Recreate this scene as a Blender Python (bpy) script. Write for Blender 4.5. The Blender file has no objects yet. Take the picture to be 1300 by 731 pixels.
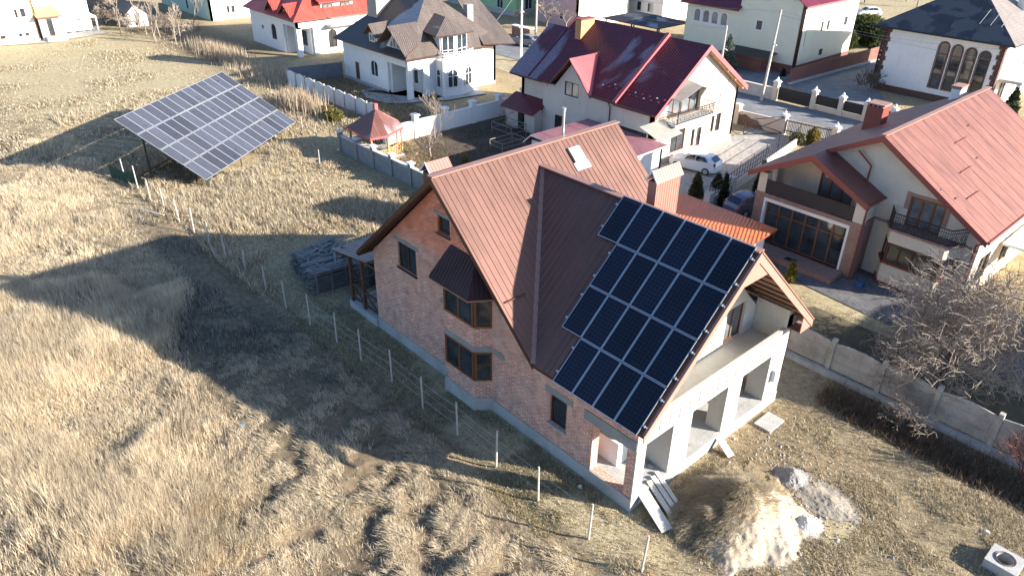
import bpy, math, random
import numpy as np
from mathutils import Vector, Matrix
from mathutils.geometry import tessellate_polygon
random.seed(7)
RNG = np.random.default_rng(11)
SC = bpy.context.scene
COL = SC.collection
R = math.radians
ORG = {}            # world origin of every object, so that children are modelled in world coordinates
Z = Vector((0, 0, 1))


def V(*a):
    return Vector(a)


# ------------------------------------------------------------------ materials
def new_mat(name):
    m = bpy.data.materials.new(name)
    m.use_nodes = True
    nt = m.node_tree
    b = nt.nodes['Principled BSDF']
    return m, nt, b


def N(nt, t, **kw):
    n = nt.nodes.new(t)
    for k, v in kw.items():
        setattr(n, k, v)
    return n


def L(nt, a, b):
    nt.links.new(a, b)


def noise(nt, vec, scale, detail=6, rough=.6, dist=0.):
    n = N(nt, 'ShaderNodeTexNoise')
    n.inputs['Scale'].default_value = scale
    n.inputs['Detail'].default_value = detail
    n.inputs['Roughness'].default_value = rough
    n.inputs['Distortion'].default_value = dist
    if vec is not None:
        L(nt, vec, n.inputs['Vector'])
    return n


def ramp(nt, fac, stops):
    r = N(nt, 'ShaderNodeValToRGB')
    e = r.color_ramp.elements
    while len(e) < len(stops):
        e.new(.5)
    for i, (p, c) in enumerate(stops):
        e[i].position = p
        e[i].color = (*c, 1) if len(c) == 3 else c
    L(nt, fac, r.inputs['Fac'])
    return r


def mix(nt, fac, a, b, mode='MIX'):
    m = N(nt, 'ShaderNodeMix', data_type='RGBA', blend_type=mode)
    for sock, val in ((m.inputs[0], fac), (m.inputs[6], a), (m.inputs[7], b)):
        if hasattr(val, 'links'):
            L(nt, val, sock)
        elif isinstance(val, (int, float)):
            sock.default_value = val
        else:
            sock.default_value = (*val, 1)
    return m.outputs[2]


def bump(nt, b, h, strength, dist=.02):
    n = N(nt, 'ShaderNodeBump')
    n.inputs['Strength'].default_value = strength
    n.inputs['Distance'].default_value = dist
    L(nt, h, n.inputs['Height'])
    L(nt, n.outputs[0], b.inputs['Normal'])
    return n


def coord(nt, which='Object'):
    return N(nt, 'ShaderNodeTexCoord').outputs[which]


def plain(name, c, rough=.7, var=.18, scale=1.3, fine=.12, metal=0., spec=.4, bmp=0., bscale=14., stain=None, coat=0.):
    """A surface of one colour with wide and fine irregularity, optional stains."""
    m, nt, b = new_mat(name)
    o = coord(nt)
    n1 = noise(nt, o, scale, 7)
    n2 = noise(nt, o, scale * 17, 3)
    r1 = ramp(nt, n1.outputs[0], [(.25, tuple(x * (1 - var) for x in c)), (.75, tuple(min(1, x * (1 + var)) for x in c))])
    r2 = ramp(nt, n2.outputs[0], [(.3, (1 - fine,) * 3), (.7, (1 + fine * .5,) * 3)])
    col = mix(nt, 1., r1.outputs[0], r2.outputs[0], 'MULTIPLY')
    if stain:
        sc, amt, sm = stain
        n3 = noise(nt, o, .8, 8, .7)
        f = ramp(nt, n3.outputs[0], [(.5, (0, 0, 0)), (.72, (amt,) * 3)])
        col = mix(nt, f.outputs[0], col, sc)
        mp = N(nt, 'ShaderNodeMapping'); mp.inputs['Scale'].default_value = (1.7, 1.7, .3); L(nt, o, mp.inputs['Vector'])
        n6 = noise(nt, mp.outputs[0], 1.5, 6, .7)
        f6 = ramp(nt, n6.outputs[0], [(.28, (.88, .87, .85)), (.46, (1, 1, 1))])
        col = mix(nt, 1., col, f6.outputs[0], 'MULTIPLY')
    L(nt, col, b.inputs['Base Color'])
    b.inputs['Roughness'].default_value = rough
    b.inputs['Metallic'].default_value = metal
    b.inputs['Specular IOR Level'].default_value = spec
    b.inputs['Coat Weight'].default_value = coat
    if bmp:
        n4 = noise(nt, o, bscale, 5)
        bump(nt, b, n4.outputs[0], bmp, .03)
    return m


def brick_mat(name, c1, c2, mortar, bw=.25, rh=.077, pale=.3, ms=.011, batch=None):
    m, nt, b = new_mat(name)
    uv = coord(nt, 'UV')
    t = N(nt, 'ShaderNodeTexBrick')
    L(nt, uv, t.inputs['Vector'])
    t.inputs['Scale'].default_value = 1
    t.inputs['Brick Width'].default_value = bw
    t.inputs['Row Height'].default_value = rh
    t.inputs['Mortar Size'].default_value = ms
    t.inputs['Mortar Smooth'].default_value = .3
    t.inputs['Bias'].default_value = -.1
    t.inputs['Color1'].default_value = (*c1, 1)
    t.inputs['Color2'].default_value = (*c2, 1)
    t.inputs['Mortar'].default_value = (*mortar, 1)
    n = noise(nt, uv, .55, 8, .65)
    f = ramp(nt, n.outputs[0], [(.36, (0, 0, 0)), (.72, (pale,) * 3)])
    mp = N(nt, 'ShaderNodeMapping')
    mp.inputs['Scale'].default_value = (4., 13., 1)
    L(nt, uv, mp.inputs['Vector'])
    n2 = noise(nt, mp.outputs[0], 1., 2)
    v = ramp(nt, n2.outputs[0], [(.28, (.55,) * 3), (.72, (1.35,) * 3)])
    col = mix(nt, 1., t.outputs['Color'], v.outputs[0], 'MULTIPLY')
    if batch:                                  # bricks of another firing from this height up
        sx = N(nt, 'ShaderNodeSeparateXYZ'); L(nt, uv, sx.inputs[0])
        ad = N(nt, 'ShaderNodeMath', operation='MULTIPLY_ADD'); L(nt, n.outputs[0], ad.inputs[0]); ad.inputs[1].default_value = 2.4; L(nt, sx.outputs[1], ad.inputs[2])
        mr = N(nt, 'ShaderNodeMapRange'); L(nt, ad.outputs[0], mr.inputs[0]); mr.inputs[1].default_value = batch; mr.inputs[2].default_value = batch + .9
        col = mix(nt, mr.outputs[0], col, mix(nt, 1., col, (1.12, .74, .58), 'MULTIPLY'))
        nf = N(nt, 'ShaderNodeMath', operation='MULTIPLY_ADD'); L(nt, mr.outputs[0], nf.inputs[0]); nf.inputs[1].default_value = -.75; nf.inputs[2].default_value = 1
        fq = mix(nt, 1., f.outputs[0], nf.outputs[0], 'MULTIPLY')
    else:
        fq = f.outputs[0]
    col = mix(nt, fq, col, (.50, .385, .31))
    n9 = noise(nt, uv, 1.7, 6, .7)
    v9 = ramp(nt, n9.outputs[0], [(.32, (.72,) * 3), (.6, (1.08,) * 3)])
    col = mix(nt, 1., col, v9.outputs[0], 'MULTIPLY')
    L(nt, col, b.inputs['Base Color'])
    b.inputs['Roughness'].default_value = .9
    b.inputs['Specular IOR Level'].default_value = .2
    bump(nt, b, t.outputs['Fac'], -.5, .012)
    return m


def roof_mat(name, c, rough=.4, frost=0., tile=None, spec=.5, var=.15, fcol=(.42, .43, .47), fscale=.16, metal=0., sheets=1.):
    """Painted sheet metal; tile=(row, wave) presses a tile pattern into it; frost = share under rime."""
    m, nt, b = new_mat(name)
    uv = coord(nt, 'UV')
    n = noise(nt, uv, .7, 8, .7)
    r = ramp(nt, n.outputs[0], [(.3, tuple(x * (1 - var) for x in c)), (.7, tuple(min(1, x * (1 + var)) for x in c))])
    col = r.outputs[0]
    sb = N(nt, 'ShaderNodeTexBrick')          # sheets laid side by side, each weathered a little differently
    L(nt, uv, sb.inputs['Vector'])
    sb.inputs['Scale'].default_value = 1; sb.inputs['Brick Width'].default_value = 1.1; sb.inputs['Row Height'].default_value = 3.1
    sb.inputs['Mortar Size'].default_value = .008; sb.offset = .37
    sb.inputs['Color1'].default_value = (1 + .04 * sheets,) * 3 + (1,); sb.inputs['Color2'].default_value = (1 - .07 * sheets,) * 3 + (1,); sb.inputs['Mortar'].default_value = (1 - .28 * sheets,) * 3 + (1,)
    col = mix(nt, 1., col, sb.outputs['Color'], 'MULTIPLY')
    mpv = N(nt, 'ShaderNodeMapping')
    mpv.inputs['Scale'].default_value = (2.2, .25, 1)
    L(nt, uv, mpv.inputs['Vector'])
    st = noise(nt, mpv.outputs[0], 1.4, 5, .7)
    sr = ramp(nt, st.outputs[0], [(.34, (.78,) * 3), (.66, (1.1,) * 3)])
    col = mix(nt, 1., col, sr.outputs[0], 'MULTIPLY')
    rr = ramp(nt, st.outputs[0], [(.3, (rough * .8,) * 3), (.7, (min(1, rough * 1.25),) * 3)])
    rough_s = rr.outputs[0]
    h = None
    if tile:
        row, wave = tile
        sx = N(nt, 'ShaderNodeSeparateXYZ')
        L(nt, uv, sx.inputs[0])

        def mth(op, a, bb):
            q = N(nt, 'ShaderNodeMath', operation=op)
            for i, val in enumerate((a, bb)):
                if val is None:
                    continue
                if hasattr(val, 'links'):
                    L(nt, val, q.inputs[i])
                else:
                    q.inputs[i].default_value = val
            return q.outputs[0]
        w = mth('SINE', mth('MULTIPLY', sx.outputs[0], 2 * math.pi / wave), None)
        fr = mth('FRACT', mth('MULTIPLY', sx.outputs[1], 1 / row), None)
        h = mth('ADD', mth('MULTIPLY', w, .5), mth('MULTIPLY', fr, -1.1))
        edge = mth('GREATER_THAN', fr, .9)
        col = mix(nt, mth('MULTIPLY', edge, .4), col, tuple(x * .45 for x in c))
    if frost:
        fn = noise(nt, uv, fscale, 5, .45, .6)
        fm = ramp(nt, fn.outputs[0], [(.60 - frost * .3, (0, 0, 0)), (.64 - frost * .3, (1, 1, 1))])
        fn2 = noise(nt, uv, 6, 3)
        fr2 = ramp(nt, fn2.outputs[0], [(.3, (.35,) * 3), (.6, (.85,) * 3)])
        fmask = mix(nt, 1., fm.outputs[0], fr2.outputs[0], 'MULTIPLY')
        col = mix(nt, fmask, col, fcol)
        rough_s = mix(nt, fmask, rough_s, (.8, .8, .8))
    L(nt, col, b.inputs['Base Color'])
    L(nt, rough_s, b.inputs['Roughness'])
    b.inputs['Specular IOR Level'].default_value = spec
    b.inputs['Metallic'].default_value = metal
    if h is not None:
        bump(nt, b, h, .8, .035)
    else:
        n5 = noise(nt, uv, 1.1, 3)
        bump(nt, b, n5.outputs[0], .12, .05)
    return m


def glass_mat(name, c=(.015, .02, .025), rough=.06, var=3.):
    """Window glass before a dark room: dark, glossy, unevenly dark."""
    m, nt, b = new_mat(name)
    o = coord(nt, 'UV')
    n = noise(nt, o, .9, 2)
    r = ramp(nt, n.outputs[0], [(.35, c), (.7, tuple(x * var for x in c))])
    L(nt, r.outputs[0], b.inputs['Base Color'])
    b.inputs['Roughness'].default_value = rough
    b.inputs['Specular IOR Level'].default_value = .8
    n2 = noise(nt, o, .8, 1)
    bump(nt, b, n2.outputs[0], .05, .05)
    return m


def pv_mat(name, dark, line, lw=.045, rough=.12, dust=0., nx=6, ny=12):
    """Solar cells: dark squares parted by thin pale lines; UV counts cells."""
    m, nt, b = new_mat(name)
    uv = coord(nt, 'UV')
    sx = N(nt, 'ShaderNodeSeparateXYZ')
    L(nt, uv, sx.inputs[0])
    outs = []
    for i in (0, 1):
        f = N(nt, 'ShaderNodeMath', operation='FRACT')
        L(nt, sx.outputs[i], f.inputs[0])
        a = N(nt, 'ShaderNodeMath', operation='SUBTRACT')
        L(nt, f.outputs[0], a.inputs[0]); a.inputs[1].default_value = .5
        ab = N(nt, 'ShaderNodeMath', operation='ABSOLUTE')
        L(nt, a.outputs[0], ab.inputs[0])
        g = N(nt, 'ShaderNodeMath', operation='GREATER_THAN')
        L(nt, ab.outputs[0], g.inputs[0]); g.inputs[1].default_value = .5 - lw
        outs.append(g.outputs[0])
    mx = N(nt, 'ShaderNodeMath', operation='MAXIMUM')
    L(nt, outs[0], mx.inputs[0]); L(nt, outs[1], mx.inputs[1])
    o = coord(nt)
    n = noise(nt, o, .9, 4)
    r = ramp(nt, n.outputs[0], [(.3, tuple(x * .75 for x in dark)), (.7, tuple(x * 1.3 for x in dark))])
    col = mix(nt, mx.outputs[0], r.outputs[0], line)
    if dust:
        dn = noise(nt, o, 2.5, 6)
        dr = ramp(nt, dn.outputs[0], [(.3, (dust * .75,) * 3), (.7, (dust,) * 3)])
        col = mix(nt, dr.outputs[0], col, (.36, .37, .39))
    oi = N(nt, 'ShaderNodeObjectInfo')         # panels differ slightly from one another
    mr = N(nt, 'ShaderNodeMapRange'); L(nt, oi.outputs['Random'], mr.inputs[0]); mr.inputs[3].default_value = .72; mr.inputs[4].default_value = 1.3
    col = mix(nt, 1., col, mr.outputs[0], 'MULTIPLY')
    L(nt, col, b.inputs['Base Color'])
    sn = noise(nt, o, 1.3, 5, .65)
    rr = ramp(nt, sn.outputs[0], [(.3, (rough * .7,) * 3), (.7, (rough * 1.8,) * 3)])
    L(nt, rr.outputs[0], b.inputs['Roughness'])
    b.inputs['Specular IOR Level'].default_value = .32
    return m


# ------------------------------------------------------------------ mesh builder
class Frame:
    """A wall's own axes: a along the wall, b up, c outward."""
    def __init__(s, o, n):
        s.o = Vector(o); s.n = Vector(n).normalized(); s.u = Z.cross(s.n) * 1.0
        s.u = Vector((-s.n.y, s.n.x, 0))

    def P(s, a, b, c=0.):
        return s.o + s.u * a + Z * b + s.n * c


def FS(y, x=0):      # wall facing -Y: a = X
    return Frame((x, y, 0), (0, -1, 0))


def FE(x, y=0):      # wall facing +X: a = Y
    return Frame((x, y, 0), (1, 0, 0))


class MB:
    def __init__(s):
        s.v = []; s.f = []; s.mi = []; s.uv = {}; s.m = 0

    def face(s, pts, uv=None):
        i = len(s.v)
        s.v += [tuple(p) for p in pts]
        s.f.append(tuple(range(i, i + len(pts)))); s.mi.append(s.m)
        if uv:
            s.uv[len(s.f) - 1] = uv

    def hexa(s, b, t):
        """b, t: four points each, both counter-clockwise seen from above."""
        s.face(b[::-1]); s.face(t)
        for i in range(4):
            j = (i + 1) % 4
            s.face([b[i], b[j], t[j], t[i]])

    def box(s, x0, x1, y0, y1, z0, z1):
        c = [(x0, y0), (x1, y0), (x1, y1), (x0, y1)]
        s.hexa([V(x, y, z0) for x, y in c], [V(x, y, z1) for x, y in c])

    def fbox(s, F, a0, a1, b0, b1, c0, c1):
        q = [(a0, c1), (a1, c1), (a1, c0), (a0, c0)]
        s.hexa([F.P(a, b0, c) for a, c in q], [F.P(a, b1, c) for a, c in q])

    def beam(s, p, q, w, h, up=None):
        p = Vector(p); q = Vector(q); d = (q - p)
        if d.length < 1e-6:
            return
        d.normalize()
        up = Vector(up) if up else (Z if abs(d.z) < .95 else Vector((1, 0, 0)))
        r = d.cross(up).normalized(); u = r.cross(d).normalized()
        c = [r * (-w / 2) + u * (-h / 2), r * (w / 2) + u * (-h / 2), r * (w / 2) + u * (h / 2), r * (-w / 2) + u * (h / 2)]
        A = [p + k for k in c]; B = [q + k for k in c]
        s.face(A[::-1][::-1]); s.face(B[::-1])
        for i in range(4):
            j = (i + 1) % 4
            s.face([A[j], A[i], B[i], B[j]])

    def tube(s, p, q, r0, r1=None, n=8, cap=True):
        p = Vector(p); q = Vector(q); r1 = r0 if r1 is None else r1
        d = (q - p)
        if d.length < 1e-6:
            return
        d.normalize()
        t = Vector((1, 0, 0)) if abs(d.x) < .9 else Vector((0, 1, 0))
        a = d.cross(t).normalized(); b = d.cross(a)
        A = []; B = []
        for i in range(n):
            k = 2 * math.pi * i / n
            w = a * math.cos(k) + b * math.sin(k)
            A.append(p + w * r0); B.append(q + w * r1)
        for i in range(n):
            j = (i + 1) % n
            s.face([A[i], A[j], B[j], B[i]])
        if cap:
            s.face(A[::-1]); s.face(B)

    def path(s, pts, r, n=6):
        for a, b in zip(pts, pts[1:]):
            s.tube(a, b, r, r, n)

    def prism(s, pts, d):
        """polygon pts (any plane) extruded by vector d, both ends closed"""
        pts = [Vector(p) for p in pts]; d = Vector(d)
        tri = tessellate_polygon([pts])
        nrm = newell(pts)
        flip = nrm.dot(d) > 0      # pts face away from d -> keep pts outward on the other side
        for t in tri:
            a = [pts[i] for i in t]
            if newell(a).dot(d) > 0:
                a = a[::-1]
            s.face(a); s.face([p + d for p in a][::-1])
        m = len(pts)
        for i in range(m):
            j = (i + 1) % m
            q = [pts[i], pts[j], pts[j] + d, pts[i] + d]
            s.face(q[::-1] if not flip else q)

    def slab(s, pts, t, m_under=None, m_edge=None):
        """roof plane: pts = top surface, thickness t downwards"""
        pts = [Vector(p) for p in pts]
        d = V(0, 0, -t)
        m0 = s.m
        for tr in tessellate_polygon([pts]):
            a = [pts[i] for i in tr]
            if newell(a).z < 0:
                a = a[::-1]
            s.m = m0; s.face(a)
            s.m = m0 if m_under is None else m_under
            s.face([p + d for p in a][::-1])
        s.m = m0 if m_edge is None else m_edge
        up = newell(pts).z > 0
        for i in range(len(pts)):
            j = (i + 1) % len(pts)
            q = [pts[i], pts[i] + d, pts[j] + d, pts[j]]
            s.face(q if up else q[::-1])
        s.m = m0

    def wall(s, F, outer, holes=(), t=.35, c=0., back=True):
        """wall in frame F: outline outer [(a,b)], openings cut through, thickness t inwards"""
        loops = [outer] + [list(h) for h in holes]
        flat = [p for l in loops for p in l]
        tri = tessellate_polygon([[V(a, b, 0) for a, b in l] for l in loops])
        for tr in tri:
            p = [flat[i] for i in tr]
            ar = (p[1][0] - p[0][0]) * (p[2][1] - p[0][1]) - (p[1][1] - p[0][1]) * (p[2][0] - p[0][0])
            if ar < 0:
                p = p[::-1]
            s.face([F.P(a, b, c) for a, b in p])
            if back:
                s.face([F.P(a, b, c - t) for a, b in p][::-1])
        for li, l in enumerate(loops):
            ar = sum(l[i][0] * l[(i + 1) % len(l)][1] - l[(i + 1) % len(l)][0] * l[i][1] for i in range(len(l)))
            ccw = ar > 0
            for i in range(len(l)):
                j = (i + 1) % len(l)
                q = [F.P(*l[i], c), F.P(*l[i], c - t), F.P(*l[j], c - t), F.P(*l[j], c)]
                if (li == 0) != ccw:
                    q = q[::-1]
                s.face(q)

    def ribs(s, pts, spacing, w=.05, h=.025, off=0., lift=.0):
        """raised seams running up a roof plane"""
        pts = [Vector(p) for p in pts]
        n = newell(pts).normalized()
        if n.z < 0:
            n = -n
        U = Z.cross(n).normalized(); W = n.cross(U)
        o = pts[0]
        P2 = [((p - o).dot(U), (p - o).dot(W)) for p in pts]
        lo = min(a for a, b in P2); hi = max(a for a, b in P2)
        k = lo + spacing * .5 + off
        while k < hi:
            xs = []
            for i in range(len(P2)):
                (a0, b0), (a1, b1) = P2[i], P2[(i + 1) % len(P2)]
                if (a0 <= k) != (a1 <= k):
                    xs.append(b0 + (b1 - b0) * (k - a0) / (a1 - a0))
            xs.sort()
            for b0, b1 in zip(xs[::2], xs[1::2]):
                if b1 - b0 < .05:
                    continue
                def Q(a, bb, c):
                    return o + U * a + W * bb + n * c
                A = [Q(k - w, b0, lift), Q(k - w * .5, b0, h), Q(k + w * .5, b0, h), Q(k + w, b0, lift)]
                B = [Q(k - w, b1, lift), Q(k - w * .5, b1, h), Q(k + w * .5, b1, h), Q(k + w, b1, lift)]
                for i in range(3):
                    s.face([A[i], A[i + 1], B[i + 1], B[i]])
                s.face(A[::-1]); s.face(B)
            k += spacing

    def build(s, name, mats, parent=None, at=None, smooth=False):
        if not isinstance(mats, (list, tuple)):
            mats = [mats]
        nv = len(s.v)
        co = np.array(s.v, dtype=np.float64).reshape(-1, 3)
        nf = len(s.f)
        # loops
        ls = np.fromiter((len(f) for f in s.f), dtype=np.int32, count=nf)
        li = np.fromiter((i for f in s.f for i in f), dtype=np.int32)
        st = np.concatenate([[0], np.cumsum(ls)[:-1]]).astype(np.int32)
        # uv in metres: across and up each face's own plane
        P = co[li]
        nxt = np.arange(len(li)) + 1
        nxt[st + ls - 1] = st
        Q = P[nxt]
        cr = np.cross(P, Q)
        fn = np.add.reduceat(cr, st, axis=0)
        ln = np.linalg.norm(fn, axis=1); ln[ln == 0] = 1
        fn = fn / ln[:, None]
        U = np.stack([-fn[:, 1], fn[:, 0], np.zeros(nf)], 1)
        lu = np.linalg.norm(U, axis=1)
        flat = lu < 1e-3
        U[flat] = (1, 0, 0); lu[flat] = 1
        U /= lu[:, None]
        W = np.cross(fn, U)
        fi = np.repeat(np.arange(nf), ls)
        uv = np.stack([(P * U[fi]).sum(1), (P * W[fi]).sum(1)], 1)
        for k, u in s.uv.items():
            uv[st[k]:st[k] + ls[k]] = u
        if parent is not None:
            o = ORG[parent.name]
        else:
            if at is None:
                mn, mx = co.min(0), co.max(0)
                at = ((mn[0] + mx[0]) / 2, (mn[1] + mx[1]) / 2, mn[2])
            o = tuple(at)
        me = bpy.data.meshes.new(name)
        me.vertices.add(nv); me.loops.add(len(li)); me.polygons.add(nf)
        me.vertices.foreach_set('co', (co - np.array(o)).astype(np.float32).ravel())
        me.loops.foreach_set('vertex_index', li)
        me.polygons.foreach_set('loop_start', st)
        me.polygons.foreach_set('loop_total', ls)
        me.polygons.foreach_set('material_index', np.array(s.mi, dtype=np.int32))
        me.polygons.foreach_set('use_smooth', np.full(nf, smooth))
        ul = me.uv_layers.new(name='UVMap')
        ul.data.foreach_set('uv', uv.astype(np.float32).ravel())
        for mm in mats:
            me.materials.append(mm)
        me.update(calc_edges=True)
        if smooth:
            me.validate()
        ob = bpy.data.objects.new(name, me)
        COL.objects.link(ob)
        if parent is not None:
            ob.parent = parent
        else:
            ob.location = o
        ORG[ob.name] = o
        return ob


def newell(p):
    n = V(0, 0, 0)
    for i in range(len(p)):
        n += Vector(p[i]).cross(Vector(p[(i + 1) % len(p)]))
    return n


def tag(o, label, cat, group=None, kind=None):
    if label: o['label'] = label
    if cat: o['category'] = cat
    if group: o['group'] = group
    if kind: o['kind'] = kind
    return o


def thing(name, label, cat, loc, group=None):
    o = bpy.data.objects.new(name, None)
    COL.objects.link(o)
    o.location = loc
    o.empty_display_size = .3
    ORG[o.name] = tuple(loc)
    return tag(o, label, cat, group)


def copy_tree(o, parent=None):
    c = o.copy(); COL.objects.link(c)
    if parent is not None:
        c.parent = parent
    ORG[c.name] = ORG[o.name]
    for ch in list(o.children):
        copy_tree(ch, c)
    return c


def rect(a0, a1, b0, b1):
    return [(a0, b0), (a1, b0), (a1, b1), (a0, b1)]


def arch(a0, a1, b0, b1, n=8, rise=None):
    w = (a1 - a0) / 2; rise = w if rise is None else rise
    c = (a0 + a1) / 2
    pts = [(a0, b0), (a1, b0)]
    for i in range(n + 1):
        k = math.pi * i / n
        pts.append((c + w * math.cos(k), b1 - rise + rise * math.sin(k)))
    return pts


def window(par, F, a0, a1, b0, b1, fm, gm, mull=1, trans=(), depth=.12, fw=.07, arched=False, sill=None, c=0., name='window', rise=None):
    """window > pane: frame set back into its opening; the glass is a sub-part"""
    b = MB()
    c0 = c - depth; c1 = c - depth + .07
    if arched:
        out = arch(a0, a1, b0, b1, rise=rise)
        cx = (a0 + a1) / 2; cy = (b0 + b1) / 2
        w = a1 - a0; h = b1 - b0
        inn = [(cx + (a - cx) * (1 - 2 * fw / w), cy + (bb - cy) * (1 - 2 * fw / h)) for a, bb in out]
        m = len(out)
        for i in range(m):
            j = (i + 1) % m
            b.face([F.P(*out[i], c1), F.P(*out[j], c1), F.P(*inn[j], c1), F.P(*inn[i], c1)])
            b.face([F.P(*inn[i], c1), F.P(*inn[j], c1), F.P(*inn[j], c0), F.P(*inn[i], c0)])
            b.face([F.P(*out[j], c1), F.P(*out[i], c1), F.P(*out[i], c0), F.P(*out[j], c0)])
    else:
        b.fbox(F, a0, a1, b0, b0 + fw, c0, c1); b.fbox(F, a0, a1, b1 - fw, b1, c0, c1)
        b.fbox(F, a0, a0 + fw, b0 + fw, b1 - fw, c0, c1); b.fbox(F, a1 - fw, a1, b0 + fw, b1 - fw, c0, c1)
    for i in range(mull):
        k = a0 + (a1 - a0) * (i + 1) / (mull + 1)
        b.fbox(F, k - fw * .45, k + fw * .45, b0 + fw, b1 - fw, c0 + .005, c1 - .004)
    for t in trans:
        b.fbox(F, a0 + fw, a1 - fw, b0 + (b1 - b0) * t - fw * .4, b0 + (b1 - b0) * t + fw * .4, c0 + .008, c1 - .008)
    w = b.build(name, fm, par)
    g = MB()
    out = arch(a0 + .01, a1 - .01, b0 + .01, b1 - .01, rise=rise) if arched else rect(a0 + .01, a1 - .01, b0 + .01, b1 - .01)
    g.face([F.P(a, bb, c0 + .02) for a, bb in out])
    g.build('pane', gm, w)
    if sill:
        q = MB(); q.fbox(F, a0 - .06, a1 + .06, b0 - .06, b0 - .005, c - depth, c + .09)
        q.build('sill', sill, w)
    return w


def pipe(par, pts, mat, r=.05, name='downpipe'):
    b = MB(); b.path(pts, r); return b.build(name, mat, par)
# ------------------------------------------------------------------ materials of the place
M = {}
M['brick'] = brick_mat('red brick', (.62, .235, .15), (.45, .155, .095), (.78, .64, .55), bw=.3, rh=.1, pale=.6, ms=.016, batch=7.2)
M['concrete'] = plain('concrete', (.42, .415, .40), .85, .2, .9, .2, bmp=.3, stain=((.2, .19, .175), .6, 1))
M['mortar'] = plain('grey render', (.26, .265, .26), .9, .2, 2., .15, bmp=.3)
M['plaster'] = plain('white render', (.62, .605, .57), .85, .06, .6, .07, bmp=.12, stain=((.55, .52, .47), .4, 1))
M['pierplaster'] = plain('patchy pier render', (.47, .45, .41), .9, .14, 1.6, .14, bmp=.35, stain=((.36, .34, .31), .75, 1))
M['darkstrip'] = plain('slot shade', (.12, .10, .09), .9)
M['raw'] = plain('raw plaster', (.52, .50, .45), .9, .14, .9, .12, bmp=.2, stain=((.36, .33, .28), .5, 1))
M['roof_main'] = roof_mat('brown sheet roof', (.19, .106, .088), .58, metal=.8, var=.07, sheets=.6)
M['ridge'] = plain('roof ridge metal', (.27, .15, .12), .4, .08, 1, .05)
M['fascia'] = plain('brown fascia', (.33, .18, .14), .55, .1, 1.4, .08)
M['darkwood'] = plain('stained dark timber', (.10, .047, .03), .6, .25, 2.5, .25)
M['soffit'] = plain('soffit boards', (.20, .11, .07), .65, .2, 3., .2)
M['oak'] = plain('brown window frame', (.16, .065, .03), .45, .15, 2., .1)
M['brownframe'] = plain('dark brown window frame', (.07, .03, .02), .4, .15, 2., .1)
M['wframe'] = plain('white window frame', (.72, .72, .72), .4, .05, 2., .05)
M['glass'] = glass_mat('window glass')
M['curtain'] = glass_mat('window glass before curtains', (.10, .11, .12), .12, 2.)
M['pvroof'] = pv_mat('dark solar cells', (.005, .007, .018), (.045, .052, .08), .022, .13)
M['pvfield'] = pv_mat('weathered solar cells', (.016, .02, .036), (.16, .17, .20), .025, .3, .08)
M['alu'] = plain('aluminium', (.50, .52, .55), .35, .06, 3, .05, metal=.6)
M['steel'] = plain('dark steel', (.05, .048, .048), .5, .2, 3, .1, metal=.5)
M['galv'] = plain('galvanised steel', (.45, .46, .47), .4, .12, 3, .1, metal=.7)
M['black'] = plain('black iron', (.018, .018, .02), .5, .2, 3, .1)
M['post'] = plain('grey post', (.44, .41, .37), .8, .15, 3, .15)
M['wire'] = plain('fence wire', (.30, .29, .28), .5, .1, 3, .05, metal=.6)
# ================================================================== the brick house
XM, ZM, ZE, YR, ZR, OV = -11.28, 10.38, 4.49, 5.12, 9.70, .59
XV, XL, DEP = -4.94, -17.74, 10.36
YB = 10.95
hs = thing('brick_house', 'unfinished red brick house with brown sheet metal roof and open concrete ground floor', 'house', (-8.6, 5.2, 0))
FA = FS(0)      # long brick front, a = X
FG = FE(0)      # open gable end, a = Y

w = MB()
hw1 = rect(-14.97, -13.48, 4.6, 5.98); hat = rect(-11.70, -10.83, 7.6, 8.44); hw2 = rect(-4.5, -3.55, 1.62, 3.06)
hop = rect(-2.12, -.42, .62, 2.93)
w.wall(FA, [(-17.24, .62), (0, .62), (0, 4.76), (-5.5, 4.76), (XM, 10.1), (-17.24, 4.58)], [hw1, hat, hw2, [(a, b + (.001 if b < 1 else 0)) for a, b in hop]], .4)
w.build('brick_front', M['brick'], hs)
w = MB()
w.wall(Frame((-17.24, 0, 0), (-1, 0, 0)), [(-DEP, .62), (-.4, .62), (-.4, 4.55), (-DEP, 4.55)], [], .4)
FB = Frame((0, DEP, 0), (0, 1, 0))
w.wall(FB, [(0, 0), (17.2, 0), (17.2, 4.55), (-XM, 10.1), (5.5, 4.76), (0, 4.76)], [], .4)
w.build('rear_wall', M['raw'], hs)
# plinth with the bay's foot
b = MB()
b.box(-17.24, -11.24, -.035, .36, -.3, .615); b.box(-8.02, -.4, -.035, .36, -.3, .612)
b.box(-17.28, -16.9, .36, DEP, -.3, .61)
b.prism([(-11.24, .3, -.3), (-11.24, -.04, -.3), (-10.68, -.66, -.3), (-8.56, -.66, -.3), (-8.02, -.04, -.3), (-8.02, .3, -.3)], (0, 0, 1.0))
b.box(-.4, .04, -.04, DEP, -.3, .605)
b.build('plinth', M['concrete'], hs)
# bay: brick shaft over two storeys
bayp = [(-11.2, .05), (-10.65, -.6), (-8.6, -.6), (-8.05, .05)]
def ring(z0, z1, k=0.):
    return [V(x + (k if x < -9.6 else -k), y + (0 if y > 0 else k), z0) for x, y in bayp]
b = MB()
for z0, z1 in ((.70, 1.62), (3.46, 4.40)):
    b = MB(); b.prism(ring(z0, z1), (0, 0, z1 - z0)); b.build('bay_brickwork', M['brick'], hs)
for z0, k_ in ((3.16, .297), (5.96, .2)):
    b = MB(); b.prism(ring(z0, 0, -.012), (0, 0, k_)); b.build('bay_lintel', M['mortar'], hs)
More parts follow.
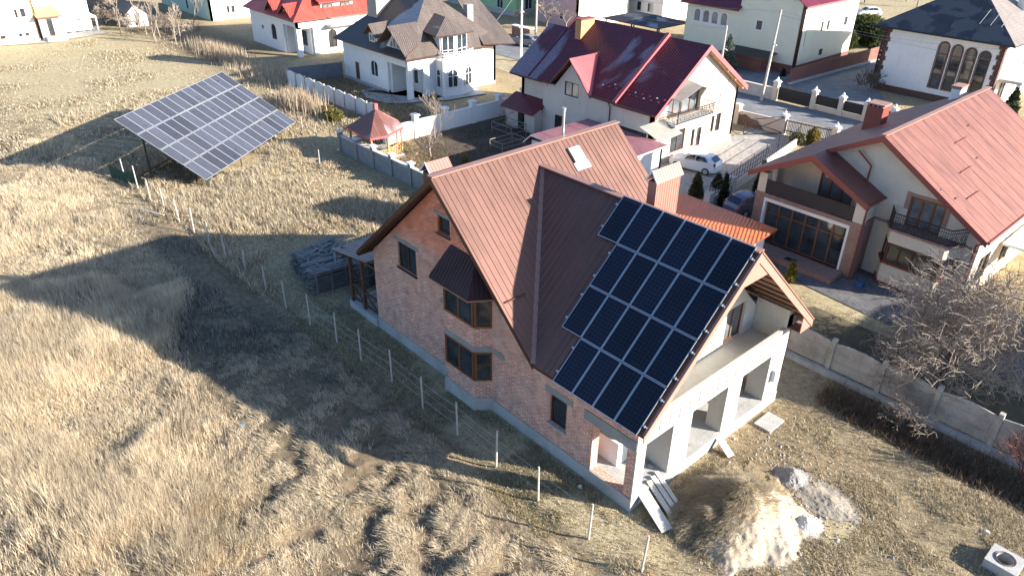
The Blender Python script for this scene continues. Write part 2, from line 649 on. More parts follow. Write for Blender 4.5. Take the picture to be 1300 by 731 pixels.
# lintels over the other openings, patches of render
for q in ((-15.2, -13.25, 5.98, 6.18), (-11.95, -10.6, 8.44, 8.6), (-4.78, -3.25, 3.08, 3.38), (-2.62, -.02, 2.94, 3.42)):
    b = MB(); b.fbox(FA, *q, .002, .025); b.build('lintel', M['mortar'], hs)
for q in ((-8.0, -7.25, 3.12, 3.42), (-11.7, -11.22, 4.1, 4.3)):
    b = MB(); b.fbox(FA, *q, .003, .016); b.build('render_patch', M['mortar'], hs)
for z0, z1 in ((1.62, 3.16), (4.40, 5.96)):
    for (p, q, mu) in ((bayp[1], bayp[2], 1), (bayp[2], bayp[3], 0), (bayp[0], bayp[1], 0)):
        d = Vector((q[0] - p[0], q[1] - p[1], 0)); n = Vector((d.y, -d.x, 0)).normalized()
        F = Frame((p[0], p[1], 0), n)
        window(hs, F, 0.02, d.length - .02, z0, z1, M['oak'], M['glass'], mu, depth=.06, fw=.11, name='bay_window')
window(hs, FA, -14.97, -13.48, 4.6, 5.98, M['brownframe'], M['glass'], 1, sill=M['brownframe'], depth=.16)
window(hs, FA, -11.70, -10.83, 7.6, 8.44, M['oak'], M['glass'], 0, sill=M['oak'], depth=.16)
window(hs, FA, -4.5, -3.55, 1.62, 3.06, M['brownframe'], M['glass'], 0, sill=M['concrete'], depth=.18)
# awning over the bay
aw = MB()
e = [V(-11.75, -.0, 5.98), V(-11.15, -.98, 5.98), V(-8.5, -.98, 5.98), V(-7.85, -.0, 5.98)]
t0, t1 = V(-10.75, -.0, 7.38), V(-9.1, -.0, 7.3)
for pl in ([e[0], e[1], t0], [e[1], e[2], t1, t0], [e[2], e[3], t1]):
    aw.slab(pl, .06); aw.ribs(pl, .19, .035, .03)
aw.build('awning', roof_mat('dark awning sheet', (.042, .018, .02), .5, spec=.25), hs)
b = MB(); b.beam(e[0] + V(.05, .02, -.1), e[1] + V(.05, .05, -.1), .05, .1); b.beam(e[1] + V(0, .05, -.1), e[2] + V(0, .05, -.1), .05, .1); b.beam(e[2] + V(-.05, .05, -.1), e[3] + V(-.05, .02, -.1), .05, .1)
b.build('awning_trim', M['fascia'], hs)

# roof: main gable and the wing that runs into it
near = [V(XV, -OV, ZE), V(.6, -OV, ZE), V(.6, YR, ZR), V(-10.55, YR, ZR)]
far = [V(.6, YB, ZE), V(XV, YB, ZE), V(-10.55, YR, ZR), V(.6, YR, ZR)]
right = [V(XM, -OV, ZM), V(XV, -OV, ZE), V(-10.55, YR, ZR), V(XV, YB, ZE), V(XM, YB, ZM)]
left = [V(XM, YB, ZM), V(XL - .1, YB, ZE), V(XL - .1, -OV, ZE), V(XM, -OV, ZM)]
rf = MB()
for pl in (near, far, right, left):
    rf.m = 0; rf.slab(pl, .14, 1, 2)
    rf.m = 0; rf.ribs(pl, .285, .024, .02)
rf.build('roof', [M['roof_main'], M['soffit'], M['brownframe']], hs)
b = MB()
b.beam((XM, -OV - .02, ZM + .03), (XM, YB + .02, ZM + .03), .34, .06); b.beam((-10.6, YR, ZR + .035), (.62, YR, ZR + .035), .34, .06)
b.beam((XV, -OV, ZE + .05), (-10.55, YR, ZR + .05), .22, .02)
b.build('ridge_cap', M['ridge'], hs)
# rake boards of the brick gable
b = MB()
for s in (-1, 1):
    x1 = XL - .1 if s < 0 else XV
    b.prism([(XM, -OV - .012, ZM - .02), (x1, -OV - .012, ZE - .02), (x1, -OV - .012, ZE - .26), (XM, -OV - .012, ZM - .28)], (0, .03, 0))
b.box(XL - .1, XL - .02, -OV + .03, YB, ZE - .28, ZE - .145)
b.build('rake_board', M['brownframe'], hs)
b = MB()   # rafters under the left eave
for y in np.arange(-.45, -.05, .38):
    b.beam((XL + .05, y, ZE - .14), (XM - .1, y, ZM - .24), .07, .1)
b.build('rafter', M['darkwood'], hs)
b = MB()
xg = .6
dz = (ZR - ZE) / (YR + OV)
b.prism([(xg, -OV, ZE - .02), (xg, YR, ZR - .02), (xg, YR, ZR - .42), (xg, -OV, ZE - .36)], (.035, 0, 0))
b.prism([(xg, YB, ZE - .02), (xg, YR + .001, ZR - .02), (xg, YR + .001, ZR - .42), (xg, YB, ZE - .36)], (.035, 0, 0))
b.prism([(xg - .03, YR, ZR - .35), (xg - .03, YR - 1.0, ZR - 1.18), (xg - .03, YR + 1.0, ZR - 1.18)], (.028, 0, 0))
b.prism([(xg - .03, YB - .95, ZE - .02 + .95 * dz - .35), (xg - .03, YB - .05, ZE - .3), (xg - .03, YB - .95, ZE - .32)], (.028, 0, 0))
b.box(0.02, xg, YB - .95, YB - .04, ZE - .36, ZE - .325)
b.build('gable_fascia', M['fascia'], hs)
b = MB()
b.beam((xg + .02, -OV, ZE + .03), (xg + .02, YR, ZR + .03), .1, .05); b.beam((xg + .02, YB, ZE + .03), (xg + .02, YR, ZR + .03), .1, .05)
b.build('rake_trim', M['ridge'], hs)

# open ground floor of the gable end
fl = MB(); fl.box(-4.6, -.401, .36, DEP - .4, .3, .6); fl.build('floor_slab', M['concrete'], hs)
for q in ((-.42, .002, .004, .56, .62, 3.05), (-2.9, .001, 2.2, 3.42, .61, 3.05), (-.75, .001, 5.85, 6.9, .61, 3.05), (-.9, .001, 9.12, DEP + .003, .61, 3.05)):
    g = MB(); g.box(*q)
    if q[2] < .1:
        g.box(-.02, .045, -.045, .10, -.2, 3.05)
    g.build('pier', M['pierplaster'], hs)
g = MB(); g.box(-.34, .004, .002, DEP + .004, 3.051, 3.62); g.box(-.16, .006, .55, DEP + .005, 3.62, 4.14)
g.build('balcony_beam', M['pierplaster'], hs)
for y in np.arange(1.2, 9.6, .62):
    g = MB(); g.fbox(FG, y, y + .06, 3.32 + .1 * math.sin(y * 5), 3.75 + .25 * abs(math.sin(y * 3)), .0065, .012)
    g.build('slot_shade_strip', M['darkstrip'], hs)  # dark strips on the beam face stand for the shade inside slots
g = MB(); g.box(-1.6, -.3, .4, DEP - .4, 3.2, 3.42); g.box(-5.0, -1.6, .4, DEP - .4, 3.2, 3.40)
g.build('balcony_floor', M['raw'], hs)
g = MB(); g.wall(FE(-1.6), [(.36, 3.42), (DEP - .36, 3.42), (DEP - .36, 4.55), (YR, 9.35), (.36, 4.75)], [rect(7.6, 9.05, 3.44, 5.2)], .3)
g.build('balcony_wall', M['plaster'], hs)
for q in ((-1.6, .0, 9.93, DEP, 3.63, 5.02), (-1.6, -.005, .36, .62, 3.43, 4.9)):
    g = MB(); g.box(*q); g.build('balcony_side', M['raw'], hs)
window(hs, FE(-1.6), 7.6, 9.05, 3.44, 5.2, M['oak'], M['curtain'], 1, depth=.2, name='balcony_door')
g = MB(); g.box(-4.6, -4.3, .4, DEP - .4, .6, 3.2); g.build('inner_wall', M['plaster'], hs)
g = MB(); g.box(-4.3, -3.0, 5.9, 6.1, .6, 3.2); g.build('inner_partition', M['raw'], hs)
# soffit boards on the underside of the gable overhang
g = MB()
for i in range(9):
    t = i / 8.
    y = YR + .35 + t * 5.1
    z = ZR - (y - YR) * dz - .16
    g.beam((-1.55, y, z), (xg - .04, y, z), .52, .02, up=(0, dz, 1))
g.build('soffit_board', M['soffit'], hs)
# wooden frame inside, meter box, cable
g = MB(); g.fbox(FG, 9.45, 9.85, 1.55, 2.15, .002, .2); g.build('meter_box', plain('grey enamel', (.55, .57, .6), .4), hs)
pipe(hs, [(.03, 10.3, 4.4), (.06, 10.28, 3.2), (.06, 10.26, 1.6)], M['black'], .025, 'cable')

# unseen block added behind the ridge to cast a shadow, with its link
g = MB(); g.box(-18.1, -16.4, 13.95, 17.0, 0, 6.85); g.build('rear_shadow_block', M['brick'], hs)
g = MB(); g.box(-17.2, -16.4, DEP, 13.95, 0, 4.4); g.build('shadow_block_link', M['brick'], hs)
# chimneys
def sheet_chimney(x0, x1, y0, y1, z0, z1, zr, mat, capm):
    c = MB(); c.box(x0, x1, y0, y1, z0, z1)
    for y in np.arange(y0 + .1, y1 - .03, .16):
        c.box(x1, x1 + .012, y, y + .05, z0, z1)
    ch = c.build('chimney', mat, hs)
    k = MB(); xm = (x0 + x1) / 2; o = .1
    k.slab([V(x0 - o, y1 + o, z1), V(x0 - o, y0 - o, z1), V(xm, y0 - o, zr), V(xm, y1 + o, zr)], .03)
    k.slab([V(x1 + o, y0 - o, z1), V(x1 + o, y1 + o, z1), V(xm, y1 + o, zr), V(xm, y0 - o, zr)], .03)
    k.ribs([V(x1 + o, y0 - o, z1), V(x1 + o, y1 + o, z1), V(xm, y1 + o, zr), V(xm, y0 - o, zr)], .16, .02, .012)
    k.build('chimney_cap', capm, ch)
    tr = MB()
    for xa in (x0 - o, x1 + o):
        tr.beam((xa, y0 - o - .01, z1 + .0), (xm, y0 - o - .01, zr + .0), .03, .07)
    tr.build('cap_trim', M['wframe'], ch)
    return ch
sheet_chimney(-5.43, -5.0, 6.2, 7.78, 5.4, 10.3, 10.78, M['ridge'], M['ridge'])
sheet_chimney(-12.75, -12.15, .12, 1.15, 8.6, 10.05, 10.52, M['roof_main'], M['ridge'])
# roof window
kz = (ZM - ZE) / (XV - XM)
def onr(x, y, h=0.):
    n = V(kz, 0, 1).normalized(); return V(x, y, ZM - kz * (x - XM)) + n * h
b = MB()
p = [onr(-10.84, 6.95), onr(-10.28, 6.95), onr(-10.28, 7.68), onr(-10.84, 7.68)]
n = V(kz, 0, 1).normalized()
b.hexa(p, [q + n * .13 for q in p])
sk = b.build('roof_window', M['galv'], hs)
b = MB(); p = [onr(-10.78, 7.05, .135), onr(-10.36, 7.05, .135), onr(-10.36, 7.58, .135), onr(-10.78, 7.58, .135)]; b.face(p); b.build('pane', glass_mat('sky glass', (.25, .32, .38), .1, 1.3), sk)
b = MB(); p = [onr(-10.28, 6.85, .04), onr(-9.98, 6.85, .04), onr(-9.98, 7.8, .04), onr(-10.28, 7.8, .04)]; b.hexa([q - n * .02 for q in p], p); b.build('flashing', M['alu'], sk)
# stove pipe
b = MB(); b.tube((-11.75, 7.6, 9.5), (-11.75, 7.6, 11.5), .07, .07, 10); b.tube((-11.75, 7.6, 11.5), (-11.75, 7.6, 11.62), .1, .1, 10)
b.build('stove_pipe', M['alu'], hs)
# snow guard hook
b = MB(); b.beam(onr(-6.9, -.35, .08), onr(-6.9, .75, .08), .05, .05); b.build('snow_guard', M['darkwood'], hs)
# timber veranda on the left side
v = MB(); v.box(-20.0, -17.29, -.1, .2, -.3, .46); v.box(-20.0, -19.7, .2, 6.2, -.3, .455); v.box(-19.7, -17.29, .2, 6.2, .05, .4)
v.build('veranda_base', M['concrete'], hs)
v = MB()
for x in (-19.82, -18.6):
    v.box(x - .08, x + .08, -.02, .14, .46, 3.35)
for y in (2.1, 4.1, 6.0):
    v.box(-19.9, -19.74, y - .08, y + .08, .46, 3.35)
v.beam((-20.6, .06, 3.4), (-17.3, .06, 3.45), .12, .16); v.beam((-19.82, -.4, 3.43), (-19.82, 6.2, 3.43), .12, .16)
v.beam((-20.0, .05, 1.55), (-17.3, .05, 1.55), .09, .1); v.beam((-19.9, .05, .75), (-17.3, .05, .75), .08, .08)
v.beam((-19.82, .0, 1.55), (-19.82, 6.1, 1.55), .09, .1)
for x0, x1 in ((-19.8, -18.65), (-18.55, -17.35)):
    v.beam((x0, .06, .78), (x1, .06, 1.52), .06, .07); v.beam((x0, .07, 1.52), (x1, .07, .78), .06, .07)
v.build('veranda_frame', M['darkwood'], hs)
v = MB(); pl = [V(-17.3, -.42, 3.98), V(-17.3, 6.4, 3.98), V(-20.85, 6.4, 3.36), V(-20.85, -.42, 3.36)]
v.slab(pl, .07); v.ribs(pl, .25, .04, .025)
v.build('veranda_roof', roof_mat('dark veranda sheet', (.06, .04, .04), .35), hs)

# roof solar array: 20 panels in four rows on rails
sa = thing('solar_array', 'dark blue solar panels in four stepped rows on the brick house roof', 'solar panels', (-2.3, 2.2, 7))
th = math.atan2(ZR - ZE, YR + OV)
nn = V(0, -math.sin(th), math.cos(th)); ss = V(0, math.cos(th), math.sin(th)); uu = V(-1, 0, 0)
base = V(.43, -OV, ZE) + nn * .13 + ss * (-.126)
PLN, PW, GAP = 1.947, 1.005, .024
def add_panel(par, o, u, s, n, w, l, pm, nx=6, ny=12, fr=.026):
    f = MB()
    def Q(a, b, c): return o + u * a + s * b + n * c
    def bar(a0, a1, b0, b1, t=.04):
        q = [(a0, b0), (a1, b0), (a1, b1), (a0, b1)]
        lo = [Q(a, b, 0) for a, b in q]; hi = [Q(a, b, t) for a, b in q]
        if newell(hi).dot(n) < 0: lo.reverse(); hi.reverse()
        f.hexa(lo, hi)
    bar(0, w, 0, fr); bar(0, w, l - fr, l); bar(0, fr, fr, l - fr); bar(w - fr, w, fr, l - fr)
    bar(fr, w - fr, fr, l - fr, .015)
    p = f.build('solar_panel', M['alu'], par)
    c = MB(); q = [(fr, fr), (w - fr, fr), (w - fr, l - fr), (fr, l - fr)]
    pts = [Q(a, b, .031) for a, b in q]; uvs = [(0, 0), (nx, 0), (nx, ny), (0, ny)]
    if newell(pts).dot(n) < 0: pts.reverse(); uvs.reverse()
    tw = RNG.normal(0, .0035, 2)              # panels never sit quite level with one another
    pts = [p_ + n * float((uv_[0] / nx - .5) * w * tw[0] + (uv_[1] / ny - .5) * l * tw[1]) for p_, uv_ in zip(pts, uvs)]
    c.face(pts, uvs); c.build('cell_sheet', pm, p)
for row, cnt in enumerate((4, 5, 5, 6)):
    for k in range(cnt):
        o = base + uu * (k * (PW + GAP)) + ss * (row * (PLN + .035))
        add_panel(sa, o, uu, ss, nn, PW, PLN, M['pvroof'])
    ln = cnt * (PW + GAP)
    for t in (.42, 1.5):
        b = MB()
        p = base + ss * (row * (PLN + .035) + t) - nn * .03
        b.beam(p - uu * .16, p + uu * (ln + .12), .045, .05, up=nn)
        b.build('mounting_rail', M['alu'], sa)
        for e_ in (-.06, ln + .02):
            b = MB(); q = p + uu * e_ + nn * .05; b.beam(q - uu * .04, q + uu * .04, .08, .07, up=nn); b.build('end_clamp', M['alu'], sa)
# ================================================================== ground, street, yards
def vnoise(x, y, seed=0):
    """smooth value noise on numpy arrays"""
    r = np.random.default_rng(seed)
    T = r.random((256, 256))
    xi = np.floor(x).astype(int); yi = np.floor(y).astype(int)
    fx = x - xi; fy = y - yi
    fx = fx * fx * (3 - 2 * fx); fy = fy * fy * (3 - 2 * fy)
    def t(a, b): return T[a % 256, b % 256]
    return (t(xi, yi) * (1 - fx) + t(xi + 1, yi) * fx) * (1 - fy) + (t(xi, yi + 1) * (1 - fx) + t(xi + 1, yi + 1) * fx) * fy


def fbm(x, y, seed=0, o=4):
    s = 0; a = .5
    for i in range(o):
        s = s + a * vnoise(x * 2 ** i + 31.7 * i, y * 2 ** i + 17.3 * i, seed + i); a *= .5
    return s / (1 - .5 ** o)


def sm(a, b, x):
    t = np.clip((x - a) / (b - a), 0, 1); return t * t * (3 - 2 * t)


def ground_h(x, y):
    """relief of the rough field; level where things are built"""
    field = sm(-4.0, -6.5, y) * sm(-90, -70, x) * sm(40, 25, x)
    around = sm(-30, -34, x) * sm(11.6, 10.0, y) * sm(-3.4, -2.2, y) * sm(-75, -70, x)
    h = field * (.55 * (fbm(x * .18, y * .18, 5) - .5) + .28 * (fbm(x * .9, y * .9, 9, 3) - .5))
    h += .12 * around * (fbm(x * .6, y * .6, 21, 3) - .5)
    tus = sm(-16, -8, x) * sm(-3.2, -5, y)
    h += tus * (.6 * (fbm(x * 1.1, y * 1.1, 301, 3) - .5) + .22 * (fbm(x * 2.4, y * 2.4, 44, 2) - .5))
    yard = sm(.6, 1.6, x) * sm(13.4, 12.4, y) * sm(-3, -1, y)
    h += yard * .18 * (fbm(x * .8, y * .8, 61, 3) - .5)
    # worn hollow line along the wire fence
    h -= .12 * np.exp(-((y + 2.9 + .25 * np.sin(x * .3)) / .35) ** 2) * sm(-50, -44, x) * sm(6, 2, x)
    # ditch in front of the concrete fence
    h -= .35 * np.exp(-((y - 12.3) / .7) ** 2) * sm(1.0, 3.5, x)
    return h


xs = np.concatenate([np.linspace(-900, -150, 8), np.linspace(-140, -72, 35), np.arange(-70, 16, .3), np.linspace(17, 60, 20), np.linspace(80, 600, 6)])
ys = np.concatenate([np.linspace(-500, -60, 6), np.linspace(-55, -26, 15), np.arange(-25, 18, .3), np.linspace(19, 60, 28), np.linspace(66, 140, 20), np.linspace(170, 900, 8)])
GX, GY = np.meshgrid(xs, ys, indexing='ij')
GH = ground_h(GX, GY)
nx_, ny_ = GX.shape
me = bpy.data.meshes.new('ground')
me.vertices.add(nx_ * ny_)
me.vertices.foreach_set('co', np.stack([GX, GY, GH], 2).astype(np.float32).ravel())
i, j = np.meshgrid(np.arange(nx_ - 1), np.arange(ny_ - 1), indexing='ij')
q = np.stack([i * ny_ + j, (i + 1) * ny_ + j, (i + 1) * ny_ + j + 1, i * ny_ + j + 1], 2).reshape(-1)
nq = (nx_ - 1) * (ny_ - 1)
me.loops.add(nq * 4); me.polygons.add(nq)
me.loops.foreach_set('vertex_index', q.astype(np.int32))
me.polygons.foreach_set('loop_start', np.arange(0, nq * 4, 4, dtype=np.int32))
me.polygons.foreach_set('loop_total', np.full(nq, 4, dtype=np.int32))
me.polygons.foreach_set('use_smooth', np.ones(nq, dtype=bool))
me.update(calc_edges=True)
# what grows or lies where: R straw, G green turf, B bare dark earth, plus the strip darkened for house shade
X_, Y_ = GX, GY
nz = fbm(X_ * .25, Y_ * .25, 77)
green = sm(-62, -70, X_) * sm(-14, -4, Y_) * sm(18, 10, Y_) * (.35 + .6 * nz)
green = np.maximum(green, sm(-3.2, -1.8, Y_) * sm(1.5, -.5, Y_) * sm(-22, -20, X_) * sm(2.5, .5, X_) * .55)
green = np.maximum(green, sm(.5, 2, X_) * sm(12, 10, Y_) * sm(-4, -1, Y_) * sm(.52, .64, nz) * .6)
green = np.maximum(green, sm(19.5, 21, Y_) * sm(31, 28, Y_) * sm(-41, -39, X_) * .2)
green = np.maximum(green, sm(14.6, 15.5, Y_) * sm(24, 22, Y_) * sm(-6, -3, X_) * .75)
green = np.maximum(green, sm(84, 90, Y_) * .6)
bare = sm(11.4, 12.2, Y_) * sm(14.6, 14.0, Y_) * sm(.5, 2, X_) * .95
bare = np.maximum(bare, sm(18.2, 19.4, Y_) * sm(31, 29, Y_) * sm(-41.3, -40.5, X_) * sm(-28, -30, X_) * .95)
bare = np.maximum(bare, .75 * np.exp(-((Y_ + 2.9 + .25 * np.sin(X_ * .3)) / .3) ** 2) * sm(-50, -44, X_) * sm(6, 2, X_))
bare = np.maximum(bare, sm(-66, -62, X_) * sm(13, 17, Y_) * sm(24, 20, Y_) * sm(-40, -50, X_) * .5)
bare = np.maximum(bare, sm(15, 18, Y_) * sm(27, 24, Y_) * sm(-77, -80, X_) * sm(-125, -110, X_) * .7)
shade_trail = sm(-6.6 - 3.2 * sm(-28, -21, X_), -5.4 - 3.2 * sm(-28, -21, X_), Y_) * sm(-2.9, -3.4, Y_) * sm(-42, -35, X_) * sm(-7, -11, X_)  # short strip by the fence, colour darkened where the house shadow falls
yardbare = sm(.2, .8, X_) * sm(11.6, 10.6, Y_) * sm(-1.5, .5, Y_) * sm(.60, .44, fbm(X_ * .5, Y_ * .5, 241, 3)) * .62
bare = np.maximum(bare, yardbare)
clod = sm(-15, -10, X_) * sm(-3.0, -4.2, Y_) * sm(-13, -10.5, Y_) * sm(.58, .44, fbm(X_ * 1.1, Y_ * 1.1, 301, 3)) * .9
bare = np.maximum(bare, clod)
bare = np.maximum(bare, sm(-4, -5, Y_) * sm(.42, .32, fbm(X_ * .35, Y_ * .35, 311, 3)) * .55)
straw = sm(-3.5, -6, Y_) * (.5 + .8 * (nz - .3)) * sm(8, -2, X_)
ca = me.color_attributes.new('cover', 'FLOAT_COLOR', 'POINT')
ca.data.foreach_set('color', np.stack([straw * (1 - shade_trail), green, np.maximum(bare, shade_trail * .8), np.ones_like(bare)], 2).astype(np.float32).ravel())
m, nt, b = new_mat('dry field')
at = N(nt, 'ShaderNodeVertexColor'); at.layer_name = 'cover'
sp = N(nt, 'ShaderNodeSeparateColor'); L(nt, at.outputs[0], sp.inputs[0])
o = coord(nt)
n1 = noise(nt, o, .35, 8, .65); n2 = noise(nt, o, 3.2, 8, .75, .4); n3 = noise(nt, o, 18., 4, .7)
base_c = ramp(nt, n2.outputs[0], [(.28, (.18, .135, .08)), (.45, (.36, .285, .18)), (.62, (.49, .40, .265)), (.8, (.60, .50, .35))])
tone = ramp(nt, n1.outputs[0], [(.3, (.78, .76, .72)), (.7, (1.12, 1.1, 1.04))])
col = mix(nt, 1., base_c.outputs[0], tone.outputs[0], 'MULTIPLY')
f3 = ramp(nt, n3.outputs[0], [(.3, (.62,) * 3), (.65, (1.12,) * 3)])
col = mix(nt, 1., col, f3.outputs[0], 'MULTIPLY')
sc_ = ramp(nt, n2.outputs[0], [(.3, (.17, .125, .08)), (.7, (.36, .285, .185))])
col = mix(nt, sp.outputs[0], col, sc_.outputs[0])
gc = ramp(nt, n2.outputs[0], [(.3, (.22, .185, .10)), (.5, (.40, .345, .215)), (.75, (.54, .47, .32))])
col = mix(nt, sp.outputs[1], col, gc.outputs[0])
bc = ramp(nt, n2.outputs[0], [(.3, (.07, .052, .036)), (.7, (.24, .185, .125))])
col = mix(nt, sp.outputs[2], col, bc.outputs[0])
L(nt, col, b.inputs['Base Color'])
b.inputs['Roughness'].default_value = .95
b.inputs['Specular IOR Level'].default_value = .1
hh = N(nt, 'ShaderNodeMath', operation='ADD'); L(nt, n2.outputs[0], hh.inputs[0]); L(nt, n3.outputs[0], hh.inputs[1])
bump(nt, b, hh.outputs[0], .55, .09)
me.materials.append(m)
go = bpy.data.objects.new('ground', me); COL.objects.link(go); go['kind'] = 'structure'
ORG['ground'] = (0, 0, 0)


def sheet(name, pts, z, mat, lab=None):
    b = MB(); b.face([V(x, y, z) for x, y in pts]); o_ = b.build(name, mat, at=(pts[0][0], pts[0][1], z)); o_['kind'] = 'structure'; return o_


M['asphalt'] = plain('worn street', (.17, .175, .185), .85, .22, .5, .2, bmp=.2, stain=((.30, .29, .27), .7, 1))
M['paving'] = brick_mat('pale slab paving', (.42, .40, .37), (.36, .345, .32), (.22, .21, .19), .6, .4, pale=.25, ms=.02)
M['cobble'] = brick_mat('grey block paving', (.15, .155, .17), (.10, .105, .12), (.07, .07, .07), .22, .12, pale=.12)
M['soil'] = plain('garden soil', (.085, .062, .045), .95, .35, .8, .3, bmp=.6)
M['lawn'] = plain('bare orchard ground', (.125, .105, .065), .95, .4, 1.2, .35, bmp=.7)
sheet('road', [(-130, 46.6), (80, 46.6), (80, 55.4), (-130, 55.4)], .035, M['asphalt'])
sheet('paved_yard', [(-22.7, 27.2), (-15.2, 25.0), (-18.0, 45.4), (-23.2, 45.4)], .045, M['paving'])
sheet('path', [(-15.0, 24.5), (-10.0, 22.0), (6.5, 20.3), (16, 20.5), (16, 26.5), (-15.2, 29.0)], .04, M['cobble'])
sheet('lawn', [(-5.5, 14.7), (16, 14.7), (16, 19.6), (-3.0, 19.6)], .034, M['lawn'])
sheet('garden_soil', [(-40.9, 19.2), (-33.5, 16.2), (-31.0, 28.2), (-41.0, 30.5)], .036, M['soil'])
sheet('terrace', [(-50.3, 24.6), (-51.8, 23.3), (-54.6, 22.9), (-57.0, 23.9), (-57.4, 25.8), (-50.4, 28.0), (-48.6, 28.3), (-47.9, 33.5), (-50.4, 34), (-49.6, 27)], .12, M['concrete'])
sheet('driveway', [(-23.4, 55.6), (-17.4, 56.3), (-17.4, 61.5), (-22.0, 68.6), (-28.4, 82), (-30, 63.5)], .03, M['asphalt'])
sheet('yard_pavement', [(-46, 57.0), (-27.5, 57.0), (-29.6, 64), (-31.5, 66.9), (-47, 66.9)], .028, M['asphalt'])
sheet('house_apron', [(-105.1, -4), (-102.4, 5.2), (-104.2, 12.9), (-119, 12.6), (-119, 5.5), (-105.1, 5.5)], .07, M['paving'])
sheet('verge', [(-64, 41.5), (-45, 41.5), (-45, 46.4), (-64, 46.4)], .026, plain('dry verge', (.38, .31, .19), .95, .35, .8, .35, bmp=.6))
# ================================================================== the neighbours' houses
M['cream'] = plain('cream render', (.64, .565, .46), .85, .06, .7, .06, bmp=.08, stain=((.46, .40, .32), .4, 1))
M['beige'] = plain('pale rose render', (.62, .53, .46), .85, .06, .7, .06, bmp=.08, stain=((.46, .39, .33), .4, 1))
M['white'] = plain('white wall', (.76, .75, .73), .85, .05, .5, .06, bmp=.08, stain=((.6, .58, .54), .35, 1))
M['greywhite'] = plain('grey white render', (.68, .68, .67), .85, .07, .5, .07, bmp=.08, stain=((.5, .49, .46), .4, 1))
M['lime'] = plain('pale lime render', (.68, .67, .53), .85, .05, .6, .05)
M['mint'] = plain('mint render', (.50, .66, .57), .85, .05, .6, .05)
M['green'] = plain('green render', (.30, .52, .28), .85, .06, .6, .05)
M['pink'] = plain('pink render', (.56, .38, .38), .85, .06, .6, .05)
M['stonebrown'] = plain('brown stone cladding', (.30, .18, .145), .7, .25, 3., .25, bmp=.3)
M['plinthred'] = plain('red brown plinth', (.19, .085, .07), .8, .2, 1., .15)
M['maroon'] = roof_mat('maroon tile sheet', (.115, .016, .03), .4, .24, (.36, .24), spec=.3, fcol=(.26, .24, .29))
M['maroonclean'] = roof_mat('maroon tile sheet bare', (.14, .02, .034), .4, 0, (.36, .24), spec=.3)
M['redtrim'] = plain('light red trim', (.42, .10, .11), .5, .08, 1, .06)
M['roofC'] = roof_mat('brick red sheet', (.265, .122, .098), .56, metal=.7, var=.06, sheets=.35)
M['trimC'] = plain('red brown trim', (.22, .055, .042), .5, .1, 1, .08)
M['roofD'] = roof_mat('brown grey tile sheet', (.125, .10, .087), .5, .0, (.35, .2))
M['roofDshade'] = roof_mat('brown grey tile sheet frosted shade side', (.07, .058, .058), .45, .1, (.35, .2), spec=.3)  # darker copy for slopes turned from the sun, shade in the colour; some frost
M['roofE'] = roof_mat('red tile sheet', (.46, .075, .055), .45, 0, (.36, .24))
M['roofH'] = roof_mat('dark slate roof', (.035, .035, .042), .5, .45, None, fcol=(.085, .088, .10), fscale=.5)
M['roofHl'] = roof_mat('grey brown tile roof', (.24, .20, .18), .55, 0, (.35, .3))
M['orange'] = roof_mat('orange tile sheet', (.72, .17, .06), .45, 0, (.35, .22))
M['rose'] = roof_mat('rose ribbed sheet', (.36, .16, .18), .5, metal=.4)
M['chimbrick'] = brick_mat('chimney brick', (.36, .15, .09), (.28, .11, .07), (.3, .22, .17), pale=.2)
M['timber'] = plain('bare timber', (.42, .24, .10), .65, .2, 3., .2)
M['oldwood'] = plain('weathered boards', (.24, .21, .18), .85, .3, 3., .3)
M['poly'] = plain('smoked sheet glazing', (.25, .25, .23), .25, .1, 1., .05)


def roof_part(par, planes, mat, t=.14, rib=None, name='roof', under=None, edge=None):
    b = MB()
    for pl in planes:
        b.m = 0
        b.slab(pl, t, 1, 2)
        if rib:
            b.m = 0; b.ribs(pl, *rib)
    return b.build(name, [mat, under or M['soffit'], edge or M['trimC']], par)


def boxpart(par, name, mat, *bx):
    b = MB()
    for q in bx:
        b.box(*q)
    return b.build(name, mat, par)


def railing(par, pts, h, mat, step=.12, name='railing', curl=True):
    b = MB()
    for p, q in zip(pts, pts[1:]):
        p = Vector(p); q = Vector(q); d = q - p; n = max(1, int(d.length / step))
        b.beam(p + Z * h, q + Z * h, .05, .05); b.beam(p + Z * .08, q + Z * .08, .035, .035); b.beam(p + Z * (h * .78), q + Z * (h * .78), .025, .025)
        for i in range(n + 1):
            a = p + d * (i / n); b.beam(a, a + Z * h, .022, .022)
        if curl:
            m = max(1, int(d.length / .45))
            for i in range(m):
                c = p + d * ((i + .5) / m) + Z * (h * .42)
                u = d.normalized()
                ring_ = [c + u * (.16 * math.cos(k)) + Z * (.2 * math.sin(k)) for k in np.linspace(0, 6.283, 9)]
                b.path(ring_, .012, 4)
    return b.build(name, mat, par)


